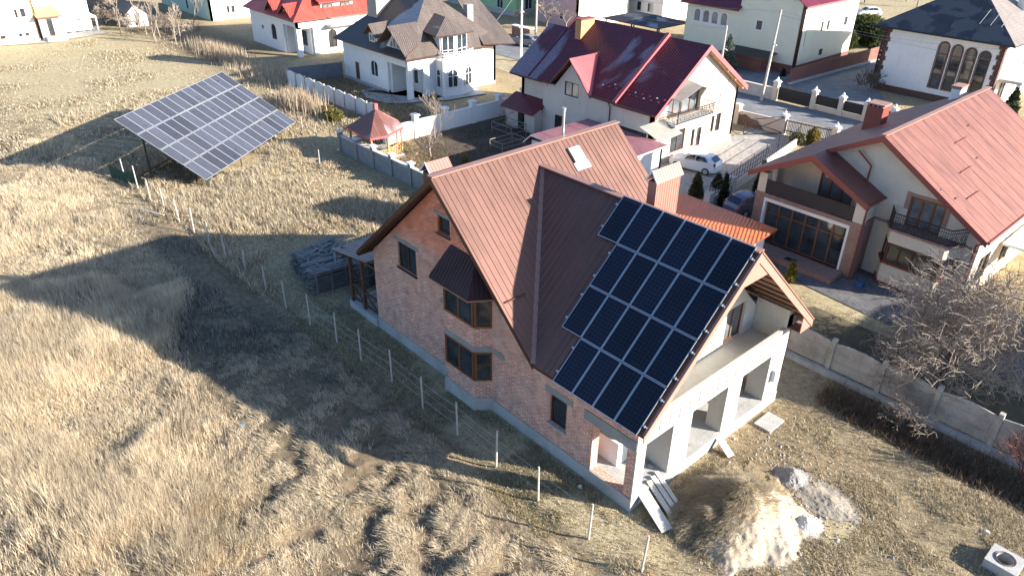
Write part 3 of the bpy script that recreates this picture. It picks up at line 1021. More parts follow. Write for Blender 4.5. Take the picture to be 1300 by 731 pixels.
# ---------------------------------------------------------------- C: cream house on the right
C = thing('cream_house', 'large cream house with smooth brick red roof, glazed porch and wrought iron balcony', 'house', (-4, 32, 0))
FCm, FCp = FS(26), FS(24.2)
w = MB(); w.wall(FCm, [(-3.5, 0), (2.35, 0), (2.35, 4.2), (-3.9, 8.2), (-6.9, 6.55), (-6.9, 5.0), (-3.5, 5.0)], [rect(-1.75, .2, 3.55, 5.4)], .35)
w.wall(FE(2.35), [(26.35, 0), (41, 0), (41, 4.2), (26.35, 4.2)], [rect(27.1, 28.9, .9, 2.6), rect(31, 32.6, .9, 2.6)], .35)
w.wall(Frame((-10.3, 0, 0), (-1, 0, 0)), [(-41, 0), (-25.85, 0), (-25.85, 4.9), (-41, 4.9)], [], .35)
w.wall(Frame((0, 41, 0), (0, 1, 0)), [(-2.0, 0), (10.0, 0), (10, 4.9), (3.9, 8.2), (-2.0, 4.2)], [], .3)
w.build('wall', M['cream'], C)
LS = .53
def lz(x): return 8.5 + LS * (x + 3.9)
rp = [
    [V(-3.9, 25.4, 8.5), V(-6.96, 25.4, lz(-6.96)), V(-6.96, 23.8, lz(-6.96)), V(-10.85, 23.8, lz(-10.85)), V(-10.85, 41.5, lz(-10.85)), V(-3.9, 41.5, 8.5)],
    [V(-3.9, 25.4, 8.5), V(2.75, 25.4, 4.33), V(2.75, 41.5, 4.33), V(-3.9, 41.5, 8.5)],
    [V(-6.96, 23.8, lz(-6.96)), V(-3.15, 23.8, 4.93), V(-3.15, 26.02, 4.93), V(-6.96, 26.02, lz(-6.96))]]
roof_part(C, rp, M['roofC'], .16, (1.1, .012, .01))
b = MB()
b.prism([(-6.96, 23.79, lz(-6.96)), (-10.87, 23.79, lz(-10.87)), (-10.87, 23.79, lz(-10.87) - .34), (-6.96, 23.79, lz(-6.96) - .4)], (0, .03, 0))
b.prism([(-6.96, 23.788, lz(-6.96)), (-3.13, 23.788, 4.93), (-3.13, 23.788, 4.6), (-6.96, 23.788, lz(-6.96) - .4)], (0, .03, 0))
b.prism([(-3.9, 25.385, 8.5), (2.77, 25.385, 4.32), (2.77, 25.385, 4.0), (-3.9, 25.385, 8.12)], (0, .03, 0))
b.prism([(-3.9, 25.384, 8.5), (-6.9, 25.384, lz(-6.9)), (-6.9, 25.384, lz(-6.9) - .3), (-3.9, 25.384, 8.12)], (0, .03, 0))
b.build('rake_board', M['trimC'], C)
b = MB(); b.beam((-3.9, 25.38, 8.53), (-3.9, 41.5, 8.53), .3, .05); b.build('ridge_cap', M['fascia'], C)
b = MB(); b.tube((2.83, 25.4, 4.28), (2.83, 41.5, 4.28), .08, n=8); b.build('gutter', M['trimC'], C)
b = MB(); b.tube((-3.08, 23.8, 4.86), (-3.08, 26.0, 4.86), .07, n=8); b.build('gutter', M['trimC'], C)
pipe(C, [(-3.1, 23.9, 4.8), (-3.25, 24.1, 4.4), (-3.25, 24.1, 0)], M['trimC'], .055)
pipe(C, [(-5.2, 25.75, 7.2), (-4.3, 25.8, 6.5), (-4.35, 25.85, 5.0)], M['trimC'], .055)
pipe(C, [(2.75, 25.6, 4.2), (2.2, 25.9, 3.8), (2.2, 25.9, 0)], M['trimC'], .055)
# porch
for x0, x1 in ((-10.25, -9.7), (-3.95, -3.35)):
    boxpart(C, 'porch_pillar', M['cream'], (x0, x1, 24.2, 24.75, 3.56, 4.82))
    boxpart(C, 'pillar_cladding', M['stonebrown'], (x0 - .03, x1 + .05, 24.17, 24.8, 0, 3.3))
boxpart(C, 'porch_band', M['stonebrown'], (-10.32, -3.28, 24.12, 24.9, 3.3, 3.56))
boxpart(C, 'balcony_parapet', plain('dark balcony screen', (.035, .03, .03), .7), (-9.7, -3.95, 24.22, 24.27, 3.62, 4.45))
boxpart(C, 'balcony_floor', M['stonebrown'], (-10.2, -3.4, 24.8, 26.4, 3.3, 3.5))
w = MB(); w.wall(FS(26.3), [(-10.25, 3.5), (-3.5, 3.5), (-3.5, 4.8), (-6.96, 6.5), (-10.25, 4.9)], [rect(-7.3, -5.1, 3.6, 5.4)], .2); w.build('porch_wall', M['cream'], C)
window(C, FS(26.3), -7.3, -5.1, 3.6, 5.4, M['oak'], M['curtain'], 2, depth=.1, fw=.1, name='balcony_door')
boxpart(C, 'porch_side', M['stonebrown'], (-3.75, -3.4, 24.8, 26.0, 0, 3.3))
boxpart(C, 'porch_side', M['cream'], (-3.72, -3.42, 24.8, 26.0, 3.57, 4.68))
b = MB(); F = FCp
b.fbox(F, -9.7, -3.95, 3.06, 3.3, -.3, .02); b.fbox(F, -9.7, -9.5, .3, 3.06, -.3, .02); b.fbox(F, -4.12, -3.95, .3, 3.06, -.3, .02)
b.build('porch_opening', M['white'], C)
g = window(C, F, -9.5, -4.12, .3, 3.06, M['oak'], M['glass'], 5, (.72,), depth=.3, fw=.12, name='porch_glazing')
boxpart(C, 'porch_step', M['stonebrown'], (-9.3, -3.7, 22.6, 24.17, 0, .34))
# bay with a balcony on it
by = [(-2.55, 26.1), (-1.95, 24.95), (1.05, 24.95), (1.65, 26.1)]
b = MB(); b.prism([(x, y, 0) for x, y in by], (0, 0, 1.42)); b.build('bay_base', M['cream'], C)
b = MB(); b.prism([(x, y, 2.75) for x, y in by], (0, 0, .72)); b.build('bay_head', M['cream'], C)
for p, q, mu in ((by[1], by[2], 3), (by[2], by[3], 0), (by[0], by[1], 0)):
    d = Vector((q[0] - p[0], q[1] - p[1], 0)); n = Vector((d.y, -d.x, 0)).normalized()
    window(C, Frame((p[0], p[1], 0), n), .02, d.length - .02, 1.5, 2.75, M['brownframe'], M['glass'], mu, depth=.06, fw=.12, name='bay_window')
cx_, cy_ = -.45, 25.7
def grow(k): return [(cx_ + (x - cx_) * k, cy_ + (y - cy_) * k if y < 26 else 26.05) for x, y in by]
for z0, z1, k, nm in ((1.40, 1.50, 1.06, 'bay_sill'), (3.47, 3.6, 1.08, 'balcony_slab'), (0, .25, 1.03, 'bay_plinth')):
    b = MB(); b.prism([(x, y, z0) for x, y in grow(k)], (0, 0, z1 - z0)); b.build(nm, M['trimC'] if nm != 'balcony_slab' else M['stonebrown'], C)
railing(C, [(x, y, 3.6) for x, y in grow(1.02)], .95, M['black'])
b = MB()
for q in ((-3.5, -2.62, 3.42, 3.56), (1.72, 2.36, 3.42, 3.56)):
    b = MB(); b.fbox(FCm, *q, .002, .06); b.build('wall_band', M['stonebrown'], C)
window(C, FCm, -1.75, .2, 3.55, 5.4, M['oak'], M['curtain'], 2, depth=.14, fw=.13, name='balcony_door')
b = MB()
for q in ((-2.0, -1.76, 4.6, 5.6), (.21, .42, 4.2, 5.2), (-1.75, .2, 5.41, 5.58)):
    b.fbox(FCm, *q, .002, .05)
b.build('door_surround', M['fascia'], C)
b = MB(); b.path([(-.35, 25.98, 6.25), (-.35, 25.75, 6.3)], .02); b.tube((-.35, 25.75, 5.85), (-.35, 25.75, 6.15), .1, .14, 6); b.tube((-.35, 25.75, 6.15), (-.35, 25.75, 6.3), .15, .02, 6); b.build('wall_lantern', M['black'], C)
for a, z in ((27.1, .9), (31, .9)):
    window(C, FE(2.35), a, a + 1.7, z, z + 1.7, M['oak'], M['glass'], 1, depth=.12)
def chim(par, x0, x1, y0, y1, z0, z1, mat, cap, teeth=4, tm=None, axis='x'):
    b = MB(); b.box(x0, x1, y0, y1, z0, z1); c = b.build('chimney', mat, par)
    b = MB()
    if teeth:
        for i in range(teeth):
            k = x0 - .04 + (x1 - x0 + .08) * (i + .5) / teeth
            b.box(k - .07, k + .07, y0 - .05, y1 + .05, z1, z1 + .12)
        b.box(x0 - .06, x1 + .06, y0 - .06, y1 + .06, z1 + .12, z1 + .2)
    else:
        b.box(x0 - .07, x1 + .07, y0 - .07, y1 + .07, z1, z1 + .1)
    b.build('chimney_cap', cap, c); return c
chim(C, -8.3, -7.2, 33, 34, 6.0, 7.85, M['trimC'], M['stonebrown'])
chim(C, -5.5, -4.9, 39.2, 40.3, 7.2, 8.5, M['white'], M['fascia'])
rf_ = lambda x, y, h=0.: V(x, y, 8.5 - (x + 3.9) * .627 + h)
for (x, y0, y1) in ((.4, 26.2, 26.5), (.7, 27.2, 29.0), (-.5, 28.9, 30.6), (-1.9, 31.2, 33), (-.7, 31.8, 32.2), (-2.4, 34.3, 34.7)):
    b = MB(); b.beam(rf_(x, y0, .07), rf_(x, y1, .07), .04, .05); b.build('snow_guard', M['trimC'], C)
b = MB(); b.box(2.5, 5.2, 30, 36, 2.6, 2.75); b.build('side_canopy', M['white'], C)
for y in (30.2, 32.2, 34.2):
    b = MB(); b.tube((5.0, y, 0), (5.0, y, 2.6), .06); b.build('canopy_post', M['brownframe'], C)

# ---------------------------------------------------------------- B: maroon roof, beside the white car
B = thing('maroon_roof_house', 'pale rose house with frosted maroon tile roof and pink triangular dormer', 'house', (-30, 35, 0))
w = MB()
w.wall(FS(29.2), [(-35.0, 0), (-26.5, 0), (-26.5, 4.6), (-29.6, 4.6), (-31.5, 7.0), (-33.6, 4.6), (-35.0, 4.6)], [rect(-32.4, -30.75, 4.05, 5.25), rect(-33.45, -32.1, .7, 2.1), rect(-31.0, -29.8, .7, 2.0)], .3)
w.wall(FS(29.8), [(-38.4, 0), (-35, 0), (-35, 4.9), (-38.4, 4.9)], [], .3)
w.wall(FS(29.21), [(-26.5, 0), (-22.75, 0), (-22.75, 4.5), (-26.5, 4.5)], [rect(-26.2, -23.2, .6, 2.9)], .3)
w.wall(FE(-22.75), [(29.21, 0), (40.9, 0), (40.9, 4.85), (35, 8.95), (29.21, 4.55)], [rect(31.0, 35.4, 3.75, 5.8), rect(34.75, 35.2, .7, 2.2), rect(35.5, 36.15, .55, 2.2), rect(37.45, 37.9, 1.4, 2.9), rect(38.15, 38.85, 1.3, 2.9), rect(31.9, 33.8, .75, 2.6)], .3)
w.wall(Frame((-38.4, 0, 0), (-1, 0, 0)), [(-40.9, 0), (-29.8, 0), (-29.8, 4.9), (-35, 8), (-40.9, 4.9)], [], .3)
w.wall(Frame((0, 40.9, 0), (0, 1, 0)), [(22.75, 0), (38.4, 0), (38.4, 4.8), (22.75, 4.8)], [], .3)
w.build('wall', M['beige'], B)
kb = .735
def bz(y, d=0.): return 4.7 + kb * (y - 28.8) + d
dr = [V(-31.5, 28.7, 7.28), V(-29.1, 28.7, 4.5), V(-29.2, 28.72, 4.75), V(-31.5, 32.2, 7.28)]
main_f = [V(-34.3, 28.8, bz(28.8, .12)), V(-31.5, 32.2, bz(32.2, .12)), V(-28.85, 28.8, bz(28.8, .12)), V(-26.5, 28.8, bz(28.8, .12)), V(-26.5, 34.95, bz(34.95, .12)), V(-36.6, 34.95, bz(34.95, .12)), V(-36.6, 28.8, bz(28.8, .12))]
east_f = [V(-26.5, 28.8, bz(28.8, -.08)), V(-22.2, 28.8, bz(28.8, -.08)), V(-22.2, 34.95, bz(34.95, -.08)), V(-26.5, 34.95, bz(34.95, -.08))]
west_f = [V(-39.2, 28.9, bz(28.9)), V(-36.6, 28.9, bz(28.9)), V(-36.6, 33.9, bz(33.9)), V(-39.2, 33.9, bz(33.9))]
roof_part(B, [main_f, east_f, west_f], M['maroon'])
roof_part(B, [[V(-36.6, 34.95, bz(34.95, .12)), V(-26.5, 34.95, bz(34.95, .12)), V(-26.5, 41.3, 4.9), V(-36.6, 41.3, 4.9)],
              [V(-26.5, 34.95, bz(34.95, -.08)), V(-22.2, 34.95, bz(34.95, -.08)), V(-22.2, 41.4, 4.9), V(-26.5, 41.4, 4.9)],
              [V(-39.2, 33.9, bz(33.9)), V(-36.6, 33.9, bz(33.9)), V(-36.6, 40, 4.4), V(-39.2, 40, 4.4)]], M['maroonclean'])
dl = [V(-31.5, 28.65, 7.32), V(-31.5, 32.4, 7.32), V(-34.1, 28.75, 4.72), V(-34.1, 28.65, 4.35)]
dormp = [V(-31.5, 28.65, 7.34), V(-28.95, 28.65, 4.62), V(-28.95, 28.9, 4.78), V(-31.5, 32.4, 7.34)]
o_ = roof_part(B, [dormp], plain('pink dormer sheet', (.42, .115, .125), .45, .06, 1, .05), .12, (.2, .02, .012), name='dormer_roof', edge=M['trimC'])
roof_part(B, [[V(-31.5, 28.65, 7.34), V(-31.5, 32.4, 7.34), V(-34.05, 28.9, 4.78), V(-34.05, 28.65, 4.62)]], M['maroonclean'], .12, name='dormer_roof', edge=M['trimC'])
b = MB()
b.beam((-26.42, 28.75, bz(28.75, .1)), (-26.42, 34.98, bz(34.98, .1)), .34, .26)
b.build('roof_step', M['redtrim'], B)
b = MB(); b.beam((-36.6, 28.85, bz(28.85, .1)), (-36.6, 34.9, bz(34.9, .1)), .1, .2); b.build('roof_step', M['maroonclean'], B)
b = MB()
b.prism([(-22.19, 28.7, bz(28.7, -.05)), (-22.19, 34.97, bz(34.97, -.05)), (-22.19, 34.97, bz(34.97, -.5)), (-22.19, 28.7, bz(28.7, -.45))], (.04, 0, 0))
b.prism([(-22.189, 41.45, 4.9), (-22.189, 34.97, bz(34.97, -.05)), (-22.189, 34.97, bz(34.97, -.5)), (-22.189, 41.45, 4.5)], (.04, 0, 0))
b.build('gable_fascia', M['redtrim'], B)
b = MB()
for i in range(5):
    t = i / 4.; b.beam((-22.7, 35.3 + 5.5 * t, 8.55 - 3.75 * t), (-22.22, 35.3 + 5.5 * t, 8.55 - 3.75 * t), .18, .16)
b.beam((-22.45, 35.2, 8.62), (-22.45, 41.0, 4.72), .4, .06)
b.build('eaves_timber', M['timber'], B)
b = MB(); b.tube((-38.9, 28.75, 4.72), (-34.9, 28.75, 4.75), .07); b.build('gutter', M['brownframe'], B)
b = MB(); b.tube((-29.0, 28.72, 4.72), (-22.3, 28.72, 4.6), .07); b.build('gutter', M['brownframe'], B)
pipe(B, [(-27.0, 28.75, 4.6), (-27.1, 29.1, 4.2), (-27.1, 29.12, 0)], M['brownframe'])
pipe(B, [(-38.3, 28.8, 4.7), (-38.3, 29.7, 4.3), (-38.3, 29.7, 2.5)], M['brownframe'])
for i in range(18):
    x = -28.6 + i * .36; y = 29.75 + (.28 if i % 2 else 0); dd_ = .12 if x < -26.5 else -.08
    b = MB(); b.box(x - .07, x + .07, y, y + .05, bz(y, dd_) + .01, bz(y, dd_) + .1); b.build('snow_guard', M['redtrim'] if i % 3 else M['wframe'], B)
c = MB(); c.box(-35.0, -34.3, 32.9, 34.6, 7.2, 9.5); ch = c.build('chimney', plain('tan brick', (.50, .27, .13), .85, .15, 3, .2), B)
c = MB(); c.box(-35.08, -34.22, 32.82, 34.68, 9.5, 9.58); c.build('chimney_cap', M['trimC'], ch)
window(B, FS(29.2), -32.4, -30.75, 4.05, 5.25, M['brownframe'], M['curtain'], 1, depth=.1, sill=M['white'])
window(B, FS(29.2), -33.45, -32.1, .7, 2.1, M['oak'], M['glass'], 1, depth=.1)
window(B, FS(29.2), -31.0, -29.8, .7, 2.0, M['oak'], M['glass'], 1, depth=.1)
window(B, FS(29.21), -26.2, -23.2, .6, 2.9, M['brownframe'], M['glass'], 2, depth=.25, name='window')
for q in ((34.75, 35.2, .7, 2.2), (35.5, 36.15, .55, 2.2), (37.45, 37.9, 1.4, 2.9), (38.15, 38.85, 1.3, 2.9)):
    window(B, FE(-22.75), *q, M['oak'], M['glass'], 0, depth=.15, fw=.06)
window(B, FE(-22.75), 31.9, 33.8, .75, 2.6, M['oak'], M['glass'], 1, depth=.1, name='terrace_door')
window(B, FE(-22.75), 31.0, 35.4, 3.75, 5.8, M['oak'], M['curtain'], 3, depth=.35, fw=.1, name='balcony_door')
b = MB(); b.box(-22.74, -21.5, 30.6, 35.8, 3.5, 3.68); b.build('balcony_slab', M['white'], B)
railing(B, [(-22.7, 30.65, 3.68), (-21.55, 30.65, 3.68), (-21.55, 35.75, 3.68), (-22.7, 35.75, 3.68)], .9, M['black'])
for (y0, y1, ym, z0, z1) in ((30.5, 36.2, 33.2, 5.75, 6.65),):
    b = MB(); b.slab([V(-22.74, ym, z1), V(-21.3, ym, z1 - .25), V(-21.2, y0, z0 - .1), V(-22.74, y0, z0)][::-1], .03)
    b.slab([V(-22.74, ym, z1), V(-21.3, ym, z1 - .25), V(-21.2, y1, z0 - .35), V(-22.74, y1, z0 - .2)], .03)
    b.build('balcony_canopy', M['poly'], B)
    for y, z in ((y0 + .1, z0), (y1 - .1, z0 - .3)):
        b = MB(); b.beam((-21.4, y, 3.7), (-21.4, y, z - .1), .05, .05); b.build('canopy_post', M['black'], B)
b = MB(); b.slab([V(-22.74, 27.6, 3.9), V(-21.2, 28.4, 2.9), V(-21.2, 31.2, 3.05), V(-22.74, 30.6, 3.95)], .03); b.build('entrance_canopy', M['poly'], B)
b = MB(); b.box(-22.76, -22.7, 29.3, 40.85, 0, .55); b.build('stone_base', M['raw'], B)
# lean-to annex
w = MB(); w.wall(FS(28.2), [(-38.85, -.2), (-35.02, -.2), (-35.02, 1.95), (-38.85, 1.95)], [rect(-37.2, -36.3, 0, 1.75)], .2); w.box(-38.85, -38.6, 28.4, 29.8, 0, 2.1); w.box(-35.25, -35.03, 28.4, 29.8, 0, 2.1)
w.build('annex_wall', M['beige'], B)
window(B, FS(28.2), -37.2, -36.3, 0, 1.75, M['oak'], M['glass'], 0, depth=.1, name='annex_door')
roof_part(B, [[V(-39.2, 27.8, 1.9), V(-34.85, 27.8, 1.9), V(-34.85, 29.78, 2.85), V(-39.2, 29.78, 2.85)]], M['maroonclean'], .1, name='annex_roof')

# ---------------------------------------------------------------- D: grey white house with brown hipped roof
D = thing('white_brown_roof_house', 'unlived-in grey white house with brown tile roof, arched windows and small dormers', 'house', (-57, 31.5, 0))
w = MB()
w.wall(FS(25.8), [(-63.3, 0), (-54.6, 0), (-54.6, 4.45), (-63.3, 4.45)], [arch(-57.9, -56.5, 1.3, 3.0, rise=.5), rect(-61.0, -60.2, .1, 2.2)], .3)
w.wall(FS(25.8), [(-54.6, 3.3), (-51.3, 3.3), (-51.3, 4.9), (-52.9, 6.7), (-54.6, 4.9)], [[(-53.9, 4.95), (-52.25, 4.95), (-52.25, 5.5), (-52.9, 6.2), (-53.9, 5.3)]], .3)
w.wall(FE(-50.9), [(25.8, 3.0), (37.4, 3.0), (37.4, 4.45), (25.8, 4.45)], [], .3)
w.wall(FE(-50.9), [(27.7, 0), (37.4, 0), (37.4, 2.999), (27.7, 2.999)], [], .3)
w.box(-51.3, -50.89, 25.79, 26.35, 0, 3.0)
w.wall(FS(28.3), [(-54.6, 0), (-51.2, 0), (-51.2, 3.3), (-54.6, 3.3)], [rect(-53.6, -52.8, .9, 2.4), rect(-52.2, -51.4, .15, 2.5)], .25)
w.box(-54.6, -54.3, 26.1, 28.3, 0, 3.3)
w.wall(Frame((-63.3, 0, 0), (-1, 0, 0)), [(-37.4, 0), (-26.1, 0), (-26.1, 4.45), (-37.4, 4.45)], [], .3)
w.wall(Frame((0, 37.4, 0), (0, 1, 0)), [(50.9, 0), (63.3, 0), (63.3, 4.45), (50.9, 4.45)], [], .3)
w.build('wall', M['greywhite'], D)
ap = [V(-58.5, 31.6, 9.6), V(-55.2, 31.6, 9.6)]
e0, e1, e2, e3 = V(-64.0, 25.1, 4.35), V(-50.2, 25.1, 4.35), V(-50.2, 38.1, 4.35), V(-64.0, 38.1, 4.35)
roof_part(D, [[e0, e1, ap[1], ap[0]], [e3, e0, ap[0]]], M['roofDshade'], edge=M['brownframe'])
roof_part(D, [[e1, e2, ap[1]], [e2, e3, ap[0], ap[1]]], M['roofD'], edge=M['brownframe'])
sl = (9.6 - 4.35) / 6.5
def dz_(y): return 4.35 + sl * (y - 25.1)
def dormer_s(par, x0, x1, yf, zb, zt, mat, matd, wallm, wz=None, nm='dormer', sill=True):
    xm = (x0 + x1) / 2; o = .35
    w = MB(); w.wall(FS(yf), [(x0, zb), (x1, zb), (xm, zt)], [], .25); dw = w.build(nm, wallm, par)
    yb = 25.1 + (zt - 4.35) / sl + .6
    roof_part(par, [[V(xm, yf - .4, zt + .1), V(xm, yb, zt + .1), V(x1 + o, yf + (zb - 4.35) * 0 + .1, zb - .2 + .0), V(x1 + o, yf - .4, zb - .25)][::-1]], mat, .1, name='dormer_roof', edge=M['brownframe'])
    roof_part(par, [[V(xm, yf - .4, zt + .1), V(xm, yb, zt + .1), V(x0 - o, yf + .1, zb - .2), V(x0 - o, yf - .4, zb - .25)]], matd, .1, name='dormer_roof', edge=M['brownframe'])
    return dw
# small dormer
w = MB(); w.box(-57.9, -56.4, 25.9, 27.8, 4.4, 5.75); w.build('dormer', M['greywhite'], D)
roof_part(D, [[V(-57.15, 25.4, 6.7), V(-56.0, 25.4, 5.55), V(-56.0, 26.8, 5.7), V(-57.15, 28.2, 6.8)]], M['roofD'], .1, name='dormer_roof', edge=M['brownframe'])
roof_part(D, [[V(-57.15, 28.2, 6.8), V(-58.3, 26.8, 5.7), V(-58.3, 25.4, 5.55), V(-57.15, 25.4, 6.7)]], M['roofDshade'], .1, name='dormer_roof', edge=M['brownframe'])
window(D, FS(25.9), -57.65, -56.65, 4.9, 5.7, M['wframe'], M['glass'], 1, depth=-.06, fw=.09, name='dormer_window')
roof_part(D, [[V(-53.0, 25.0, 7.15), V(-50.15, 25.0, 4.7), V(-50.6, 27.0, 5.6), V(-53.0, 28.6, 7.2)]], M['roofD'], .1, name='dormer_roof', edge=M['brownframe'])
roof_part(D, [[V(-53.0, 28.6, 7.2), V(-55.3, 27.0, 5.4), V(-55.3, 25.0, 5.1), V(-53.0, 25.0, 7.15)]], M['roofDshade'], .1, name='dormer_roof', edge=M['brownframe'])
b = MB(); P5 = [(-53.9, 4.95), (-52.25, 4.95), (-52.25, 5.5), (-52.9, 6.2), (-53.9, 5.3)]
b.face([FS(25.8).P(a, z, -.1) for a, z in P5]); gw = b.build('gable_window', M['curtain'], D)
b = MB()
for p, q in zip(P5, P5[1:] + P5[:1]):
    b.beam(FS(25.8).P(*p, -.05), FS(25.8).P(*q, -.05), .1, .1)
for x in (-53.35, -52.8):
    b.beam((x, 25.85, 4.95), (x, 25.85, 5.9), .09, .08)
b.build('frame', M['wframe'], gw)
window(D, FS(25.8), -57.9, -56.5, 1.3, 3.0, M['wframe'], M['glass'], 1, arched=True, rise=.5, depth=.1)
window(D, FS(25.8), -61.0, -60.2, .1, 2.2, M['oak'], plain('brown door leaf', (.13, .05, .03), .5), 0, depth=.1, name='door')
window(D, FS(28.3), -53.6, -52.8, .9, 2.4, M['wframe'], M['glass'], 0, depth=.1)
window(D, FS(28.3), -52.2, -51.4, .15, 2.5, M['wframe'], M['glass'], 0, (.3,), depth=.1, name='terrace_door')
# bay on the sunny side with a glazed storey above
bq = [(-50.95, 29.1), (-49.6, 29.3), (-49.0, 31.1), (-49.6, 33.0), (-50.95, 33.3)]
bb = [(-50.91, 29.2), (-49.62, 29.2), (-49.1, 31.2), (-49.62, 33.2), (-50.91, 33.2)]
b = MB(); b.prism([(x, y, 0) for x, y in bb], (0, 0, 3.6)); b.build('bay', M['greywhite'], D)
for p, q in ((bb[0], bb[1]), (bb[1], bb[2]), (bb[2], bb[3])):
    d = Vector((q[0] - p[0], q[1] - p[1], 0)); n = Vector((d.y, -d.x, 0)).normalized(); k = d.length
    window(D, Frame((p[0], p[1], 0), n), k * .22, k * .78, 1.0, 2.9, M['wframe'], M['glass'], 0 if k < 1.5 else 1, (.62,), arched=True, rise=.5, depth=-.05, name='bay_window')
b = MB(); b.prism([(-52.5, 29.5, 4.4), (-50.4, 29.5, 4.4), (-50.1, 31.2, 4.4), (-50.4, 33.0, 4.4), (-52.5, 33.0, 4.4)], (0, 0, 1.75)); b.build('upper_bay', M['white'], D)
for p, q in (((-50.4, 29.5), (-50.1, 31.2)), ((-50.1, 31.2), (-50.4, 33.0))):
    d = Vector((q[0] - p[0], q[1] - p[1], 0)); n = Vector((d.y, -d.x, 0)).normalized(); k = d.length
    window(D, Frame((p[0], p[1], 0), n), .15, k - .15, 4.0, 6.0, M['wframe'], M['glass'], 1, (.3,), depth=-.05, name='balcony_door')
b = MB(); b.prism([(x, y, 3.6) for x, y in bb], (0, 0, .12)); b.build('balcony_slab', M['white'], D)
railing(D, [(bb[1][0] - .6, bb[1][1], 3.72), (bb[1][0], bb[1][1], 3.72), (bb[2][0], bb[2][1], 3.72), (bb[3][0], bb[3][1], 3.72)], .8, M['wframe'], .2, curl=True)
pk = V(-51.6, 31.2, 7.55); bk = V(-55.6, 31.2, 7.9)
r0, r1, r2 = V(-50.0, 28.7, 6.15), V(-49.55, 31.2, 6.2), V(-50.0, 33.7, 6.15)
b0_, b2_ = V(-53.2, 28.7, 6.5), V(-53.2, 33.7, 6.5)
roof_part(D, [[b0_, r0, pk, bk]], M['roofDshade'], .1, name='bay_roof', edge=M['brownframe'])
roof_part(D, [[r0, r1, pk], [r1, r2, pk], [r2, b2_, bk, pk]], M['roofD'], .1, name='bay_roof', edge=M['brownframe'])
boxpart(D, 'chimney', plain('beige chimney', (.36, .32, .28), .8, .08, 1), (-61.2, -59.4, 28.0, 30.2, 6.0, 11.2))
c = MB(); c.box(-53.4, -52.7, 35.0, 35.8, 6.0, 8.2); c.build('chimney', plain('grey chimney', (.30, .26, .25), .8, .08, 1), D)
b = MB(); b.tube((-58.6, 31.0, 9.2), (-58.6, 31.0, 11.2), .15); b.build('flue', M['alu'], D)
roof_part(D, [[V(-50.1, 35.0, 4.6), V(-49.2, 38.8, 4.4), V(-55.5, 38.8, 8.2), V(-55.5, 35.8, 8.4)]], M['roofD'], .12, name='rear_roof', edge=M['brownframe'])
boxpart(D, 'plinth', M['concrete'], (-63.36, -54.6, 25.74, 26.0, 0, .35), (-50.95, -50.84, 27.8, 37.4, 0, .3))

# ---------------------------------------------------------------- E: white house with red roof
E_ = thing('red_roof_house', 'unfinished white house with bright red tile roof and tiny arched dormers', 'house', (-81, 31.5, 0))
w = MB()
w.wall(FS(26.4), [(-87.6, 0), (-78.5, 0), (-78.5, 4.5), (-87.6, 4.5)], [arch(-81.9, -80.6, 1.2, 3.1, rise=.55), rect(-84.6, -84.1, 2.0, 2.5)], .3)
w.wall(FS(26.4), [(-78.5, 3.5), (-75, 3.5), (-75, 4.5), (-78.5, 4.5)], [], .3)
w.box(-75.6, -75.0, 26.39, 27.0, 0, 3.5); w.wall(FS(28.4), [(-78.5, 0), (-75.3, 0), (-75.3, 3.5), (-78.5, 3.5)], [rect(-77.6, -76.4, .9, 2.7)], .2); w.box(-78.5, -78.2, 26.7, 28.4, 0, 3.5)
w.wall(FE(-75), [(28.6, 0), (38, 0), (38, 4.5), (26.4, 4.5), (26.4, 3.3), (28.6, 3.3)], [arch(30.6, 31.8, .6, 2.8, rise=.5)], .3)
w.wall(Frame((-87.6, 0, 0), (-1, 0, 0)), [(-38, 0), (-26.7, 0), (-26.7, 4.5), (-38, 4.5)], [], .3)
w.box(-80, -75.5, 30.2, 34.8, 4.4, 6.1)
w.build('wall', M['white'], E_)
e0, e1, e2, e3 = V(-88.2, 25.8, 4.4), V(-74.4, 25.8, 4.4), V(-74.4, 38.6, 4.4), V(-88.2, 38.6, 4.4)
a0, a1 = V(-83, 32.2, 9.2), V(-79.5, 32.2, 9.2)
roof_part(E_, [[e0, e1, a1, a0], [e1, e2, a1], [e2, e3, a0, a1], [e3, e0, a0]], M['roofE'])
for x in (-81.0, -77.2):
    k = 1.05 if x < -80 else 1.35
    w = MB(); w.wall(FS(26.6), [(x - k, 4.5), (x + k, 4.5), (x + k, 5.0), (x, 5.7), (x - k, 5.0)], [], .3); dw = w.build('dormer', M['white'], E_)
    roof_part(E_, [[V(x, 26.0, 6.0), V(x + k + .3, 26.0, 4.7), V(x + k + .2, 26.6, 5.0), V(x, 28.2, 6.1)]], M['roofE'], .1, name='dormer_roof')
    roof_part(E_, [[V(x, 28.2, 6.1), V(x - k - .2, 26.6, 5.0), V(x - k - .3, 26.0, 4.7), V(x, 26.0, 6.0)]], M['roofE'], .1, name='dormer_roof')
    window(E_, FS(26.6), x - .5, x + .5, 4.7, 5.4, M['brownframe'], M['glass'], 0, depth=-.08, name='dormer_window')
window(E_, FS(26.4), -81.9, -80.6, 1.2, 3.1, M['brownframe'], M['glass'], 0, arched=True, rise=.55, depth=.15)
window(E_, FS(26.4), -84.6, -84.1, 2.0, 2.5, M['brownframe'], M['glass'], 0, depth=.15)
window(E_, FS(28.4), -77.6, -76.4, .9, 2.7, M['brownframe'], M['glass'], 0, depth=.1)
window(E_, FE(-75), 30.6, 31.8, .6, 2.8, M['brownframe'], M['glass'], 1, arched=True, rise=.5, depth=.15, name='arched_door')
for y in (30.5, 33.0):
    window(E_, FE(-75.5), y, y + 1.3, 4.75, 5.75, M['oak'], M['curtain'], 1, depth=-.06)
